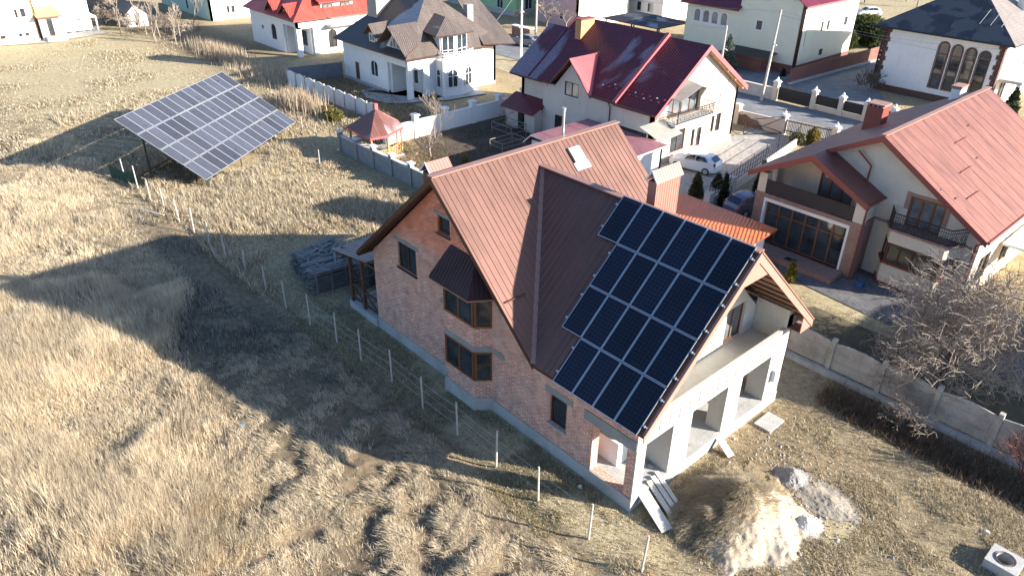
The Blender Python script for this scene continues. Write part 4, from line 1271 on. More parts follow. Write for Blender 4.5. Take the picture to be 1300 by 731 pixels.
roof_part(E_, [[V(-74.9, 29.7, 6.1), V(-74.9, 35.3, 6.1), V(-79.5, 35.3, 7.5), V(-79.5, 29.7, 7.5)]], M['roofE'], .12, name='dormer_roof')
b = MB(); b.box(-75, -73.7, 30.4, 34.8, 3.35, 3.5); b.build('balcony_slab', M['white'], E_)
railing(E_, [(-75, 30.4, 3.5), (-73.75, 30.4, 3.5), (-73.75, 34.8, 3.5)], .9, M['oldwood'], .3)

# ---------------------------------------------------------------- F: big white house, far left
Fh = thing('white_block_house', 'tall plain white house with porch in far left corner of the field', 'house', (-110, 0, 0))
w = MB(); w.wall(FE(-104.9), [(-10, .2), (5.0, .2), (5.0, 9), (-10, 9)], [rect(2.75, 3.05, 3.05, 4.05), rect(3.4, 3.95, 3.05, 4.1), rect(2.5, 2.9, .7, 1.15), rect(3.25, 3.7, .7, 1.15), rect(.4, 1.0, .65, 1.1)], .3)
w.wall(FE(-107.2), [(5.0, .2), (12, .2), (12, 9), (5, 9)], [], .3)
w.wall(Frame((0, 5, 0), (0, 1, 0)), [(104.9, .2), (107.2, .2), (107.2, 9), (104.9, 9)], [], .3)
w.build('wall', M['white'], Fh)
roof_part(Fh, [[V(-104, -11, 9), V(-104, 13, 9), V(-113, 13, 13), V(-113, -11, 13)], [V(-122, 13, 9), V(-122, -11, 9), V(-113, -11, 13), V(-113, 13, 13)]], M['roofE'])
for q in ((2.75, 3.05, 3.05, 4.05), (3.4, 3.95, 3.05, 4.1), (2.5, 2.9, .7, 1.15), (3.25, 3.7, .7, 1.15), (.4, 1.0, .65, 1.1)):
    window(Fh, FE(-104.9), *q, M['oak'], M['glass'], 0, depth=.1, fw=.06)
w = MB(); w.wall(FE(-104.2), [(5.1, 0), (7.5, 0), (7.5, 3.0), (5.1, 3.0)], [rect(5.9, 6.6, .5, 2.6)], .2); w.box(-107.2, -104.4, 5.1, 5.3, 0, 3); w.box(-107.2, -104.4, 7.3, 7.5, 0, 3); w.build('porch_wall', M['white'], Fh)
window(Fh, FE(-104.2), 5.9, 6.6, .5, 2.6, M['oak'], M['glass'], 0, depth=.1, name='door')
roof_part(Fh, [[V(-103.6, 4.8, 2.95), V(-103.6, 7.8, 2.95), V(-107.2, 7.8, 3.8), V(-107.2, 4.8, 3.8)]], plain('ochre sheet', (.36, .25, .13), .5), .1, name='porch_roof')
b = MB(); b.box(-104.2, -102.7, 5.2, 7.6, 0, .25); b.box(-104.2, -103.2, 5.3, 7.5, .25, .5); b.build('porch_step', M['paving'], Fh)
pipe(Fh, [(-104.85, 4.8, 9), (-104.85, 4.8, .3)], M['timber'], .07)
b = MB(); b.box(-104.88, -104.7, -10, 4.8, 0, .3); b.build('plinth', M['concrete'], Fh)
# white pavilion frame
pv = thing('pavilion_frame', 'bare white pavilion frame with pitched rafters beside the white block house', 'pavilion', (-109, 11.5, 0))
cs = [(-106.6, 12.5), (-112.6, 12.5), (-112.6, 9.2), (-106.6, 9.2)]
for x, y in cs:
    b = MB(); b.beam((x, y, 0), (x, y, 1.9), .16, .16); b.build('post', M['wframe'], pv)
b = MB()
for p, q in zip(cs, cs[1:] + cs[:1]):
    b.beam((*p, 1.95), (*q, 1.95), .16, .16)
b.build('ring_beam', M['wframe'], pv)
b = MB()
for x in (-106.6, -109.6, -112.6):
    for y in (9.2, 12.5):
        b.beam((x, y, 1.95), (x, 10.85, 2.95), .13, .13)
b.beam((-106.6, 10.85, 2.95), (-112.6, 10.85, 2.95), .13, .13)
b.build('rafter', M['wframe'], pv)

# ---------------------------------------------------------------- G: mint house
G = thing('mint_house', 'pale mint house with whitewashed sunny side at the top edge behind the saplings', 'house', (-113, 33, 0))
w = MB(); w.wall(FS(27.5), [(-124, -.3), (-104, -.3), (-104, 7), (-124, 7)], [rect(-113.1, -112.4, .65, 1.9), rect(-109.9, -109.0, .65, 1.9)], .3); w.build('wall', M['mint'], G)
w = MB(); w.wall(FE(-104), [(27.5, -.3), (38, -.3), (38, 7), (27.5, 7)], [rect(30.1, 30.5, .9, 1.9), rect(30.8, 31.3, .9, 1.9)], .3); w.build('wall', M['white'], G)
roof_part(G, [[V(-103.4, 27, 6.9), V(-103.4, 39, 6.9), V(-114, 33, 11)], [V(-125, 27, 6.9), V(-103.4, 27, 6.9), V(-114, 33, 11)]], M['roofE'])
for q in ((-113.1, -112.4, .65, 1.9), (-109.9, -109.0, .65, 1.9)):
    window(G, FS(27.5), *q, M['brownframe'], M['glass'], 0, depth=.1)
for q in ((30.1, 30.5, .9, 1.9), (30.8, 31.3, .9, 1.9)):
    window(G, FE(-104), *q, M['oak'], M['glass'], 0, depth=.1, fw=.05)

# ---------------------------------------------------------------- K: lime house across the street
K = thing('lime_house', 'pale lime house with maroon roof tiles and four small arched windows across the street', 'house', (-40, 74, 0))
w = MB()
ar = [arch(x, x + .95, 4.0, 5.55, rise=.45) for x in (-46.35, -45.0, -43.7, -42.35)]
w.wall(FS(67), [(-47.5, 1.0), (-39.8, 1.0), (-39.8, 6.3), (-47.5, 6.3)], ar, .3)
w.wall(FS(67.01), [(-39.8, 1.0), (-31.5, 1.0), (-31.5, 8.0), (-36.0, 10.5), (-39.8, 8.0)], [rect(-37.5, -36.45, 4.15, 5.45)], .3)
w.wall(FE(-31.5), [(67.01, 1.0), (80.2, 1.0), (80.2, 7.8), (67.01, 7.8)], [rect(68.05, 68.4, 2.9, 5.5), rect(71.5, 72.2, 4.25, 5.55), rect(72.9, 73.7, 4.25, 5.55), rect(77.2, 78.2, 4.3, 5.5), rect(72.3, 73.4, 1.35, 2.3)], .3)
w.wall(Frame((-47.5, 0, 0), (-1, 0, 0)), [(-80, 1.0), (-67.3, 1.0), (-67.3, 6.3), (-80, 6.3)], [], .3)
w.build('wall', M['lime'], K)
w = MB(); w.box(-47.55, -31.45, 66.96, 80.25, -.2, 1.0); w.build('plinth', M['plinthred'], K)
roof_part(K, [[V(-48.2, 66.3, 6.2), V(-39.6, 66.3, 6.2), V(-39.6, 72.5, 10), V(-48.2, 72.5, 10)]], M['maroonclean'], .15)
roof_part(K, [[V(-40.2, 66.3, 7.95), V(-36, 66.3, 10.8), V(-36, 80.6, 10.8), V(-40.2, 80.6, 7.95)], [V(-30.9, 66.3, 7.7), V(-30.9, 80.6, 7.7), V(-36, 80.6, 10.8), V(-36, 66.3, 10.8)]], M['maroonclean'], .15, edge=M['redtrim'])
for x in (-46.35, -45.0, -43.7, -42.35):
    window(K, FS(67), x, x + .95, 4.0, 5.55, M['wframe'], M['curtain'], 0, arched=True, rise=.45, depth=.1)
    b = MB(); oo = arch(x - .16, x + 1.11, 3.85, 5.72, rise=.52); ii = arch(x, x + .95, 4.0, 5.55, rise=.45)
    for i in range(len(oo)):
        j = (i + 1) % len(oo); F = FS(67)
        b.face([F.P(*oo[i], .04), F.P(*oo[j], .04), F.P(*ii[j], .04), F.P(*ii[i], .04)])
        b.face([F.P(*oo[i], 0), F.P(*oo[j], 0), F.P(*oo[j], .04), F.P(*oo[i], .04)])
    b.build('window_surround', M['wframe'], K)
window(K, FS(67.01), -37.5, -36.45, 4.15, 5.45, M['wframe'], M['glass'], 0, depth=.08, fw=.14)
for q in ((68.05, 68.4, 2.9, 5.5), (71.5, 72.2, 4.25, 5.55), (72.9, 73.7, 4.25, 5.55), (77.2, 78.2, 4.3, 5.5), (72.3, 73.4, 1.35, 2.3)):
    window(K, FE(-31.5), *q, M['wframe'], M['glass'], 0, depth=.08, fw=.1)
pipe(K, [(-31.55, 66.9, 7.8), (-31.55, 66.9, .3)], M['brownframe'], .06)
w = MB(); w.box(-39.6, -34.5, 64.6, 66.95, 0, 1.6); w.build('annex', M['plinthred'], K)
roof_part(K, [[V(-40.0, 64.2, 1.7), V(-33.9, 64.2, 1.7), V(-33.9, 66.95, 2.1), V(-40.0, 66.95, 2.1)]], M['black'], .1, name='annex_roof')
# ---------------------------------------------------------------- H: white house with a dark hipped roof
H = thing('white_dark_roof_house', 'white house with dark patchy hip roof, brown quoins and four tall arched windows', 'house', (-17, 76, 0))
M['quoin'] = plain('dark brown quoin stone', (.115, .062, .05), .8, .25, 2, .2)
F = FS(68.5)
ar = [arch(x, x + 1.0, 1.35, 6.0 - .09 * i) for i, x in enumerate((-16.95, -15.62, -14.3, -12.98))]
w = MB(); w.wall(F, [(-22.5, .7), (-10.95, .7), (-10.95, 6.75), (-22.5, 6.75)], ar, .3)
w.wall(FE(-10.95), [(68.5, 0), (84, 0), (84, 6.75), (68.5, 6.75)], [rect(70.5, 72.5, .3, 2.6), rect(76, 77.5, 3.5, 5.2)], .3)
w.wall(Frame((-22.5, 0, 0), (-1, 0, 0)), [(-84, 0), (-68.5, 0), (-68.5, 6.75), (-84, 6.75)], [], .3)
w.build('wall', M['white'], H)
boxpart(H, 'plinth', M['quoin'], (-22.54, -10.9, 68.42, 69, -1.5, .7))
for x0, x1 in ((-22.9, -22.0), (-11.5, -10.9)):
    q = MB()
    for i in range(12):
        k = .0 if i % 2 else .16
        q.fbox(F, x0 + (.0 if x0 < -20 else k), x1 - (k if x0 < -20 else 0) , .72 + i * .49, .72 + i * .49 + .44, .003, .06)
    q.box(-22.56 if x0 < -20 else -10.93, -22.503 if x0 < -20 else -10.88, 68.44, 69.1, .7, 6.6)
    q.build('quoin', M['quoin'], H)
for i, x in enumerate((-16.95, -15.62, -14.3, -12.98)):
    z1 = 6.0 - .09 * i
    window(H, F, x, x + 1.0, 1.35, z1, M['darkwood'], M['glass'], 0, (.3, .52, .74), arched=True, depth=.12, fw=.09)
    b = MB(); oo = arch(x - .09, x + 1.09, 1.27, z1 + .09); ii = arch(x, x + 1.0, 1.35, z1)
    for a in range(len(oo)):
        j = (a + 1) % len(oo)
        b.face([F.P(*oo[a], .05), F.P(*oo[j], .05), F.P(*ii[j], .05), F.P(*ii[a], .05)]); b.face([F.P(*oo[a], 0), F.P(*oo[j], 0), F.P(*oo[j], .05), F.P(*oo[a], .05)])
    b.build('window_surround', M['darkwood'], H)
e0, e1, e2, e3 = V(-23.7, 67.6, 6.75), V(-9.9, 67.6, 6.75), V(-9.9, 85, 6.75), V(-23.7, 85, 6.75)
a0, a1 = V(-16.8, 74.6, 11.3), V(-16.8, 78, 11.3)
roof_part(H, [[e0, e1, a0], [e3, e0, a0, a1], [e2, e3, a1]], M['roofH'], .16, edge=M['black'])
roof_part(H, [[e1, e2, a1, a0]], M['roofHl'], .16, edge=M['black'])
b = MB(); b.tube((-23.7, 67.52, 6.72), (-9.9, 67.52, 6.72), .08); b.build('gutter', M['black'], H)
pipe(H, [(-23.6, 67.6, 6.65), (-22.75, 68.4, 6.2), (-22.75, 68.4, -.5)], M['black'], .06)
window(H, FE(-10.95), 70.5, 72.5, .3, 2.6, M['oak'], M['glass'], 1, depth=.1, name='door')
b = MB(); b.box(-10.94, -8.8, 69.6, 74, 2.9, 3.2); b.build('porch_canopy', M['raw'], H)
b = MB(); b.beam((-9.1, 69.9, -.5), (-9.1, 69.9, 2.9), .35, .35); b.build('porch_post', M['white'], H)
b = MB(); b.box(-13.5, -12.7, 77, 78.2, 8.0, 10.6); b.build('chimney', M['greywhite'], H)
b = MB()
for i in range(3):
    b.beam((-14.2 + i * 1.0, 68.6 + .9, 7.95 + .05), (-13.9 + i * 1.0, 70.6, 9.3), .04, .04)
    b.build('roof_ladder', M['alu'], H); b = MB()

# ---------------------------------------------------------------- the row behind the street
GHs = thing('green_house', 'pastel green house half hidden behind the brown roof at the top edge', 'house', (-85, 72, 0))
w = MB(); w.wall(FS(66), [(-96, 0), (-79, 0), (-79, 7), (-96, 7)], [rect(-94, -92.6, 3.6, 5.2), rect(-89, -87.6, 3.6, 5.2), rect(-83.5, -82, 3.6, 5.2), rect(-83.5, -82, .8, 2.4)], .3); w.wall(FE(-79), [(66.3, 0), (78, 0), (78, 7), (66.3, 7)], [rect(68, 69.6, 3.4, 5), rect(72, 74, 3.4, 5), rect(68, 69.6, .8, 2.4)], .3); w.build('wall', M['green'], GHs)
for q in ((-94, -92.6, 3.6, 5.2), (-89, -87.6, 3.6, 5.2), (-83.5, -82, 3.6, 5.2), (-83.5, -82, .8, 2.4)):
    window(GHs, FS(66), *q, M['wframe'], M['glass'], 1, depth=.08)
for q in ((68, 69.6, 3.4, 5), (72, 74, 3.4, 5), (68, 69.6, .8, 2.4)):
    window(GHs, FE(-79), *q, M['wframe'], M['glass'], 1, depth=.08)
roof_part(GHs, [[V(-97, 65.2, 6.9), V(-78.2, 65.2, 6.9), V(-87, 72, 11)], [V(-78.2, 65.2, 6.9), V(-78.2, 79, 6.9), V(-87, 72, 11)]], M['roofE'])
boxpart(GHs, 'plinth', M['concrete'], (-96.05, -78.95, 65.95, 78, -.2, .8))
PH = thing('pink_house', 'dusty pink house with bright rose roof peeking over the maroon ridge', 'house', (-69, 73, 0))
w = MB(); w.wall(FS(66.5), [(-74.5, 0), (-66.2, 0), (-66.2, 4.6), (-70.3, 9.0), (-74.5, 4.6)], [rect(-71.6, -70.2, 3.3, 4.6), rect(-72.2, -71.4, .9, 1.8), rect(-69.8, -69.0, .9, 1.8)], .3)
w.build('wall', M['pink'], PH)
w = MB(); w.wall(FE(-66.2), [(66.5, 0), (78, 0), (78, 4.6), (66.5, 4.6)], [], .3); w.build('wall', M['white'], PH)
roof_part(PH, [[V(-70.3, 66, 9.2), V(-65.7, 66, 4.3), V(-65.7, 79, 4.3), V(-70.3, 79, 9.2)]], roof_mat('rose red sheet', (.50, .10, .12), .45), .12, (.4, .03, .02), edge=M['wframe'])
roof_part(PH, [[V(-75, 66, 4.3), V(-70.3, 66, 9.2), V(-70.3, 79, 9.2), V(-75, 79, 4.3)]], M['maroonclean'], .12, edge=M['wframe'])
window(PH, FS(66.5), -71.6, -70.2, 3.3, 4.6, M['wframe'], M['glass'], 1, depth=.06, fw=.1)
window(PH, FS(66.5), -72.2, -71.4, .9, 1.8, M['wframe'], M['glass'], 0, depth=.06)
window(PH, FS(66.5), -69.8, -69.0, .9, 1.8, M['wframe'], M['glass'], 0, depth=.06)
WH = thing('plain_white_house', 'plain white gable-less house wall between pink house and dark carport roof', 'house', (-66, 86, 0))
w = MB(); w.box(-75, -61.5, 80.5, 90, 0, 8); w.build('wall', M['white'], WH)
roof_part(WH, [[V(-75.5, 80, 8), V(-61, 80, 8), V(-61, 85.2, 11), V(-75.5, 85.2, 11)], [V(-61, 80, 8), V(-61, 90.5, 8), V(-61.5, 85.2, 11)]], M['roofC'], .12)
for x in (-66.5, -64.4):
    window(WH, FS(80.5), x, x + .9, 1.2, 2.6, M['wframe'], M['glass'], 0, depth=-.06)
CP = thing('carport', 'open carport with low dark hip roof on posts beside the lime house', 'carport', (-55, 68, 0))
e0, e1, e2, e3 = V(-60.3, 65.2, 2.6), V(-50.4, 65.2, 2.6), V(-50.4, 72.2, 2.6), V(-60.3, 72.2, 2.6)
a0, a1 = V(-56.8, 68.7, 3.5), V(-53.6, 68.7, 3.5)
roof_part(CP, [[e0, e1, a1, a0], [e1, e2, a1], [e2, e3, a0, a1], [e3, e0, a0]], roof_mat('dark grey sheet', (.03, .03, .036), .5, .1), .12, (.5, .03, .015), edge=M['black'])
for x in (-59.8, -55.2, -50.8):
    for y in (65.6, 71.8):
        b = MB(); b.beam((x, y, 0), (x, y, 2.5), .14, .14); b.build('post', M['black'], CP)
BR = thing('brown_roof_house', 'small far house with brown tiled roof left of the lime house', 'house', (-62, 100, 0))
w = MB(); w.box(-66, -57, 97, 106, 0, 3.4); w.build('wall', M['beige'], BR)
roof_part(BR, [[V(-66.8, 96.2, 3.3), V(-56.2, 96.2, 3.3), V(-56.2, 101.5, 7), V(-66.8, 101.5, 7)]], M['roofD'], .15)

# ---------------------------------------------------------------- small buildings close behind the brick house
OG = thing('orange_roof_garage', 'low garage with sunlit orange tile roof just behind the solar roof', 'garage', (-10, 20, 0))
w = MB(); w.box(-12.8, -7.55, 15.6, 21.2, 0, 2.35); w.build('wall', M['white'], OG)
roof_part(OG, [[V(-7.05, 15.1, 2.45), V(-7.05, 21.6, 2.75), V(-14.0, 21.6, 2.85), V(-14.0, 15.1, 2.6)]], M['orange'], .12)
PB = thing('rose_roof_outbuilding', 'white outbuilding with rose ribbed gable roof behind the brown roof ridge', 'outbuilding', (-24, 24, 0))
w = MB(); w.wall(FE(-20.35), [(21.8, 0), (27.6, 0), (27.6, 2.88), (21.8, 2.88)], [], .25); w.wall(Frame((0, 27.6, 0), (0, 1, 0)), [(20.35, 0), (28.6, 0), (28.6, 2.6), (20.35, 2.88)], [], .25); w.wall(FS(21.8), [(-28.6, 0), (-20.35, 0), (-20.35, 2.88), (-28.6, 2.6)], [], .25)
w.build('wall', M['white'], PB)
roof_part(PB, [[V(-20.1, 21.4, 3.0), V(-20.1, 27.95, 3.08), V(-28.35, 27.95, 3.15), V(-28.35, 21.4, 3.15)], [V(-28.35, 21.4, 3.15), V(-28.35, 27.95, 3.15), V(-29.2, 27.95, 2.4), V(-29.2, 21.4, 2.4)]], M['rose'], .1, (.3, .045, .025), edge=M['wframe'])
# grey shed with a gable far left among saplings
SH = thing('garden_shed', 'small pale shed with pointed gable among the bare saplings at top left', 'shed', (-109, 18, 0))
w = MB(); w.wall(FE(-106.6), [(16.5, 0), (19.3, 0), (19.3, 1.9), (17.9, 3.1), (16.5, 1.9)], [rect(17.4, 18.4, .1, 1.9)], .15); w.box(-112, -106.75, 16.5, 16.65, 0, 1.9); w.build('wall', M['greywhite'], SH)
window(SH, FE(-106.6), 17.4, 18.4, .1, 1.9, M['wframe'], M['oldwood'], 0, depth=.05, name='door')
roof_part(SH, [[V(-106.2, 16.2, 1.75), V(-106.2, 17.9, 3.2), V(-112.3, 17.9, 3.2), V(-112.3, 16.2, 1.75)], [V(-106.2, 19.6, 1.75), V(-112.3, 19.6, 1.75), V(-112.3, 17.9, 3.2), V(-106.2, 17.9, 3.2)]], M['oldwood'], .06)
# gazebo of the garden corner
GZ = thing('gazebo', 'small red roofed garden gazebo at the corner of two walls', 'gazebo', (-39.7, 15.1, 0))
gc_ = V(-39.75, 14.95, 0); r_ = 2.35
hexp = [gc_ + V(r_ * math.cos(R(a)), r_ * math.sin(R(a)), 2.3) for a in (-134, -47, -17, 45, 105, 165)]
hexp[0] = V(-41.5, 12.95, 2.3); hexp[1] = V(-37.75, 12.8, 2.3); hexp[2] = V(-37.55, 14.4, 2.3); hexp[3] = V(-38.5, 16.5, 2.3)
hexp[4] = V(-40.3, 17.2, 2.3); hexp[5] = V(-42.0, 16.2, 2.3)
pk = V(-39.81, 14.79, 3.85)
rg = MB()
for i in range(6):
    rg.slab([hexp[i], hexp[(i + 1) % 6], pk], .07)
    rg.ribs([hexp[i], hexp[(i + 1) % 6], pk], .3, .02, .012)
rg.build('roof', roof_mat('gazebo roof sheet', (.20, .085, .07), .5, .1, metal=.3), GZ)
for i in range(6):
    p, q = hexp[i] - Z * .06, hexp[(i + 1) % 6] - Z * .06; n = max(3, int((q - p).length / .22))
    lowr = []
    for k in range(2 * n + 1):
        lowr.append(p + (q - p) * (k / (2. * n)) - Z * (.1 if k % 2 == 0 else .22))
    b = MB(); b.prism([p] + lowr + [q], (gc_ - p).normalized() * .02 * V(1, 1, 0)[0] if False else V(gc_.x - p.x, gc_.y - p.y, 0).normalized() * .02); b.build('eaves_trim', M['redtrim'], GZ)
for p in hexp:
    a = gc_ + (V(p.x, p.y, 0) - gc_) * .9
    b = MB(); b.beam(a, a + Z * 2.3, .14, .14); b.build('post', M['timber'], GZ)
b = MB()
for i in (1, 2):
    p = gc_ + (V(hexp[i].x, hexp[i].y, 0) - gc_) * .9; q = gc_ + (V(hexp[i + 1].x, hexp[i + 1].y, 0) - gc_) * .9
    for k in range(9):
        a = p + (q - p) * (k / 8.); b.beam(a + Z * .1, a + Z * 1.0, .1, .03)
    b.beam(p + Z * 1.0, q + Z * 1.0, .08, .08)
b.build('lattice', M['timber'], GZ)
b = MB(); b.box(-41.4, -38.2, 13.4, 16.4, 0, .12); b.build('floor', M['paving'], GZ)
b = MB(); b.beam(pk - Z * .05, pk + Z * .4, .3, .3); b.build('finial', M['redtrim'], GZ)
# unseen house added right of the cream house to shade the orchard
NB = thing('unseen_shade_house', 'unseen white house with red roof added right of the cream house for its shade', 'house', (18, 27, 0))
w = MB(); w.wall(FS(22.5), [(13, 0), (23, 0), (23, 5), (18, 8), (13, 5)], [rect(15, 16.4, 1, 2.4), rect(19.5, 20.9, 1, 2.4)], .3); w.wall(Frame((13, 0, 0), (-1, 0, 0)), [(-33, 0), (-22.8, 0), (-22.8, 5), (-33, 5)], [], .3)
w.wall(FE(23), [(22.8, 0), (33, 0), (33, 5), (22.8, 5)], [], .3); w.wall(Frame((0, 33, 0), (0, 1, 0)), [(-23, 0), (-13, 0), (-13, 5), (-18, 8), (-23, 5)], [], .3); w.build('wall', M['white'], NB)
roof_part(NB, [[V(12.5, 34, 4.75), V(12.5, 22, 4.75), V(18, 22, 8.1), V(18, 34, 8.1)], [V(23.5, 22, 4.75), V(23.5, 34, 4.75), V(18, 34, 8.1), V(18, 22, 8.1)]], M['roofC'], .14)
for a in (15, 19.5):
    window(NB, FS(22.5), a, a + 1.4, 1, 2.4, M['wframe'], M['glass'], 1)
# ================================================================== array on the ground
ga = thing('ground_solar_array', 'large tilted ground-mounted solar array of four panel rows standing in dry grass', 'solar panels', (-47, 5, 0))
a0 = V(-41.43, .78, .7); ua = V(math.cos(2.195), math.sin(2.195), 0); ha = V(-ua.y, ua.x, 0)
ta = .553; sa_ = ha * math.cos(ta) + Z * math.sin(ta); na = ha * (-math.sin(ta)) + Z * math.cos(ta)
pw, pl_ = 14.556 / 14 - .02, 7.729 / 4 - .045
for r_i in range(4):
    for k in range(14):
        o_ = a0 + ua * (k * (pw + .02)) + sa_ * (r_i * (pl_ + .06))
        add_panel(ga, o_, ua, sa_, na, pw, pl_, M['pvfield'], 6, 10, .04)
for t in (.5, 2.4, 4.4, 6.9):
    b = MB(); b.beam(a0 + sa_ * t - na * .08 - ua * .1, a0 + sa_ * t - na * .08 + ua * 14.65, .08, .1, up=na); b.build('rail', M['steel'], ga)
for k in (.7, 5.0, 9.4, 13.8):
    p = a0 + ua * k
    for t in (1.4, 5.9):
        q = p + sa_ * t - na * .15; b = MB(); b.beam(V(q.x, q.y, -.1), q, .11, .11); b.build('leg', M['steel'], ga)
    b = MB(); b.beam(p + sa_ * .2 - na * .17, p + sa_ * 7.4 - na * .17, .08, .12, up=na); b.build('rafter', M['steel'], ga)
    q = p + sa_ * 5.9 - na * .15; b = MB(); b.beam(V(q.x, q.y, .5), p + sa_ * 3.2 - na * .2, .07, .07); b.build('brace', M['steel'], ga)
for k in (.2, 4.9, 9.7, 14.4):
    p = a0 + ua * k; b = MB(); b.beam(V(p.x, p.y, -.1), p + V(0, 0, -.05), .07, .07); b.build('leg', M['steel'], ga)
# green shade net at its foot
b = MB(); P_ = [V(-48.2, -3.9, 0), V(-46.3, -3.2, 0), V(-44.2, -2.7, 0)]
for p, q in zip(P_, P_[1:]):
    b.face([p, q, q + Z * .8, p + Z * 1.1])
tag(b.build('shade_net', plain('green netting', (.03, .075, .05), .8, .25, 2, .2)), 'torn green shade net strung under the raised edge of the ground array', 'net')

# ================================================================== wire fence along the field
PST = [(-46.78, -3.31), (-44.44, -3.18), (-41.64, -3.26), (-39.79, -2.99), (-37.2, -2.95), (-34.8, -2.9), (-32.2, -2.95), (-29.73, -2.91), (-27.37, -2.78), (-24.75, -2.76), (-22.27, -2.81), (-19.81, -2.67), (-17.38, -2.49), (-15.2, -2.41), (-12.76, -2.24), (-10.23, -2.29), (-7.81, -2.21), (-5.21, -2.25), (-2.72, -2.25), (-.12, -2.18), (2.12, -1.87)]
WHERE = ['at the torn green net under the ground array', 'second from the green net by the array', 'just right of the ground array leg', 'beside the broken white slat on the grass', 'in open sunny grass left of the house shadow edge', 'at the upper edge of the house shadow on grass', 'in house shadow, next after the shadow edge', 'in shadow two left of the plank pile', 'in shadow just left of the plank pile', 'directly in front of the plank pile left end', 'in front of the plank pile right end', 'in front of the wooden veranda', 'nearest the veranda concrete corner', 'before the left brick wall and double window', 'before the wall left of the bay window', 'before the brick bay window', 'just right of the bay window foot', 'at the lower sunlit edge of the house shadow', 'in sun before the small single window', 'in sun before the open corner of the house', 'thin one nearest the bottom edge']
for i, ((x, y), wh) in enumerate(zip(PST, WHERE)):
    rr = random.Random(i)
    tx, ty = rr.uniform(-.09, .09), rr.uniform(-.07, .07); h = rr.uniform(1.6, 1.95)
    if i < 3: tx = -.25
    b = MB(); z0 = float(ground_h(np.array([x]), np.array([y]))[0]) - .1
    b.tube((x, y, z0), (x + tx, y + ty, z0 + h + .1), .046, .04, 7)
    tag(b.build('fence_post', M['post'], at=(x, y, z0)), 'weathered wire fence post ' + wh, 'fence post', 'posts of the wire field fence')
b = MB()
for h in (.55, 1.05, 1.5):
    for (p, q) in zip(PST[11:], PST[12:]):
        m_ = ((p[0] + q[0]) / 2, (p[1] + q[1]) / 2)
        b.tube((*p, h), (*m_, h - .05), .008, .008, 3, False); b.tube((*m_, h - .05), (*q, h), .008, .008, 3, False)
tag(b.build('fence_wire', M['wire']), 'sagging thin wires strung between the weathered field fence posts', 'wire')
for i, (x, y, wh) in enumerate([(-49.14, 12.74, 'leftmost of four short posts below the reeds'), (-46.4, 12.63, 'second of four short posts below the reeds'), (-44.5, 12.94, 'third of four short posts, nearest the gazebo wall'), (-40.54, 9.62, 'alone in grass below the gazebo wall')]):
    b = MB(); b.tube((x, y, -.1), (x + .06, y, 1.35), .05, .04, 6); tag(b.build('garden_post', M['post']), 'pale stake ' + wh, 'post', 'stakes beyond the ground array')
b = MB(); b.beam((-41.2, -4.6, .15), (-38.4, -3.5, .2), .14, .05); tag(b.build('broken_slat', M['post']), 'broken whitish slat lying across the field fence line', 'slat')
b = MB(); b.beam((-37.6, -1.4, .12), (-36.2, -.2, .14), .2, .05); tag(b.build('scrap_board', M['post']), 'pale scrap board lying in grass below the ground array', 'board')

# ================================================================== concrete fence on the right
cf = thing('panel_fence', 'weathered grey concrete panel fence with posts behind the gravel heaps', 'fence', (3, 14.3, 0))
M['fencepanel'] = plain('weathered concrete panel', (.40, .365, .325), .9, .22, 1.2, .25, bmp=.4, stain=((.17, .145, .125), .6, 1))
xs_ = [-1.9, .55, 3.0, 5.45, 7.9, 10.35, 12.8, 15.2]
for i, x in enumerate(xs_):
    b = MB(); b.box(x - .1, x + .1, 14.18, 14.42, -.4, 1.95); b.build('post', M['fencepanel'], cf)
    if i < len(xs_) - 1:
        for z0, z1 in ((.3, .82), (.825, 1.35)):
            b = MB(); b.box(x + .1, xs_[i + 1] - .1, 14.26, 14.34, z0, z1); b.box(x + .25, xs_[i + 1] - .25, 14.235, 14.262, z0 + .08, z1 - .06); b.build('panel', M['fencepanel'], cf)
        b = MB(); n_ = 8; w_a = x + .1; w_b = xs_[i + 1] - .1
        top = [(w_a + (w_b - w_a) * k / n_, 1.72 + .12 * math.sin(math.pi * k / n_)) for k in range(n_ + 1)]
        b.wall(FS(14.26), [(w_a, 1.355), (w_b, 1.355)] + [(a, c) for a, c in top[::-1]], [], .08); b.build('panel', M['fencepanel'], cf)
b = MB(); b.box(-2.0, 15.4, 13.9, 14.16, -.3, .28); b.build('footing', M['concrete'], cf)

# white scalloped fence by the brown roofed house
wf = thing('white_panel_fence', 'white concrete fence with scalloped tops running below the brown roofed house', 'fence', (-56, 19.5, 0))
for k in range(9):
    xa = -64.8 + k * 1.98; xb = xa + 1.98
    b = MB(); b.box(xa - .07, xa + .07, 19.42, 19.6, -.1, 1.62); b.build('post', M['galv'], wf)
    top = [(xa + .07 + (1.84) * j / 6, 1.42 + .2 * math.sin(math.pi * j / 6)) for j in range(7)]
    b = MB(); b.wall(FS(19.47), [(xa + .07, 0), (xb - .07, 0)] + top[::-1], [], .06); b.build('panel', M['greywhite'], wf)
df = thing('dark_board_fence', 'dark slate fence between the scalloped fence end and the brown roofed house', 'fence', (-69, 24, 0))
for k in range(6):
    b = MB(); p = V(-64.75, 19.7, 0) + V(.225, .98, 0) * k; q = p + V(.225, .98, 0)
    b.prism([p, q, q + Z * 1.7, p + Z * 1.7], (-.05, .01, 0)); b.build('panel', plain('slate board', (.13, .14, .165), .7) if k == 0 else df.children[0].data.materials[0], df)

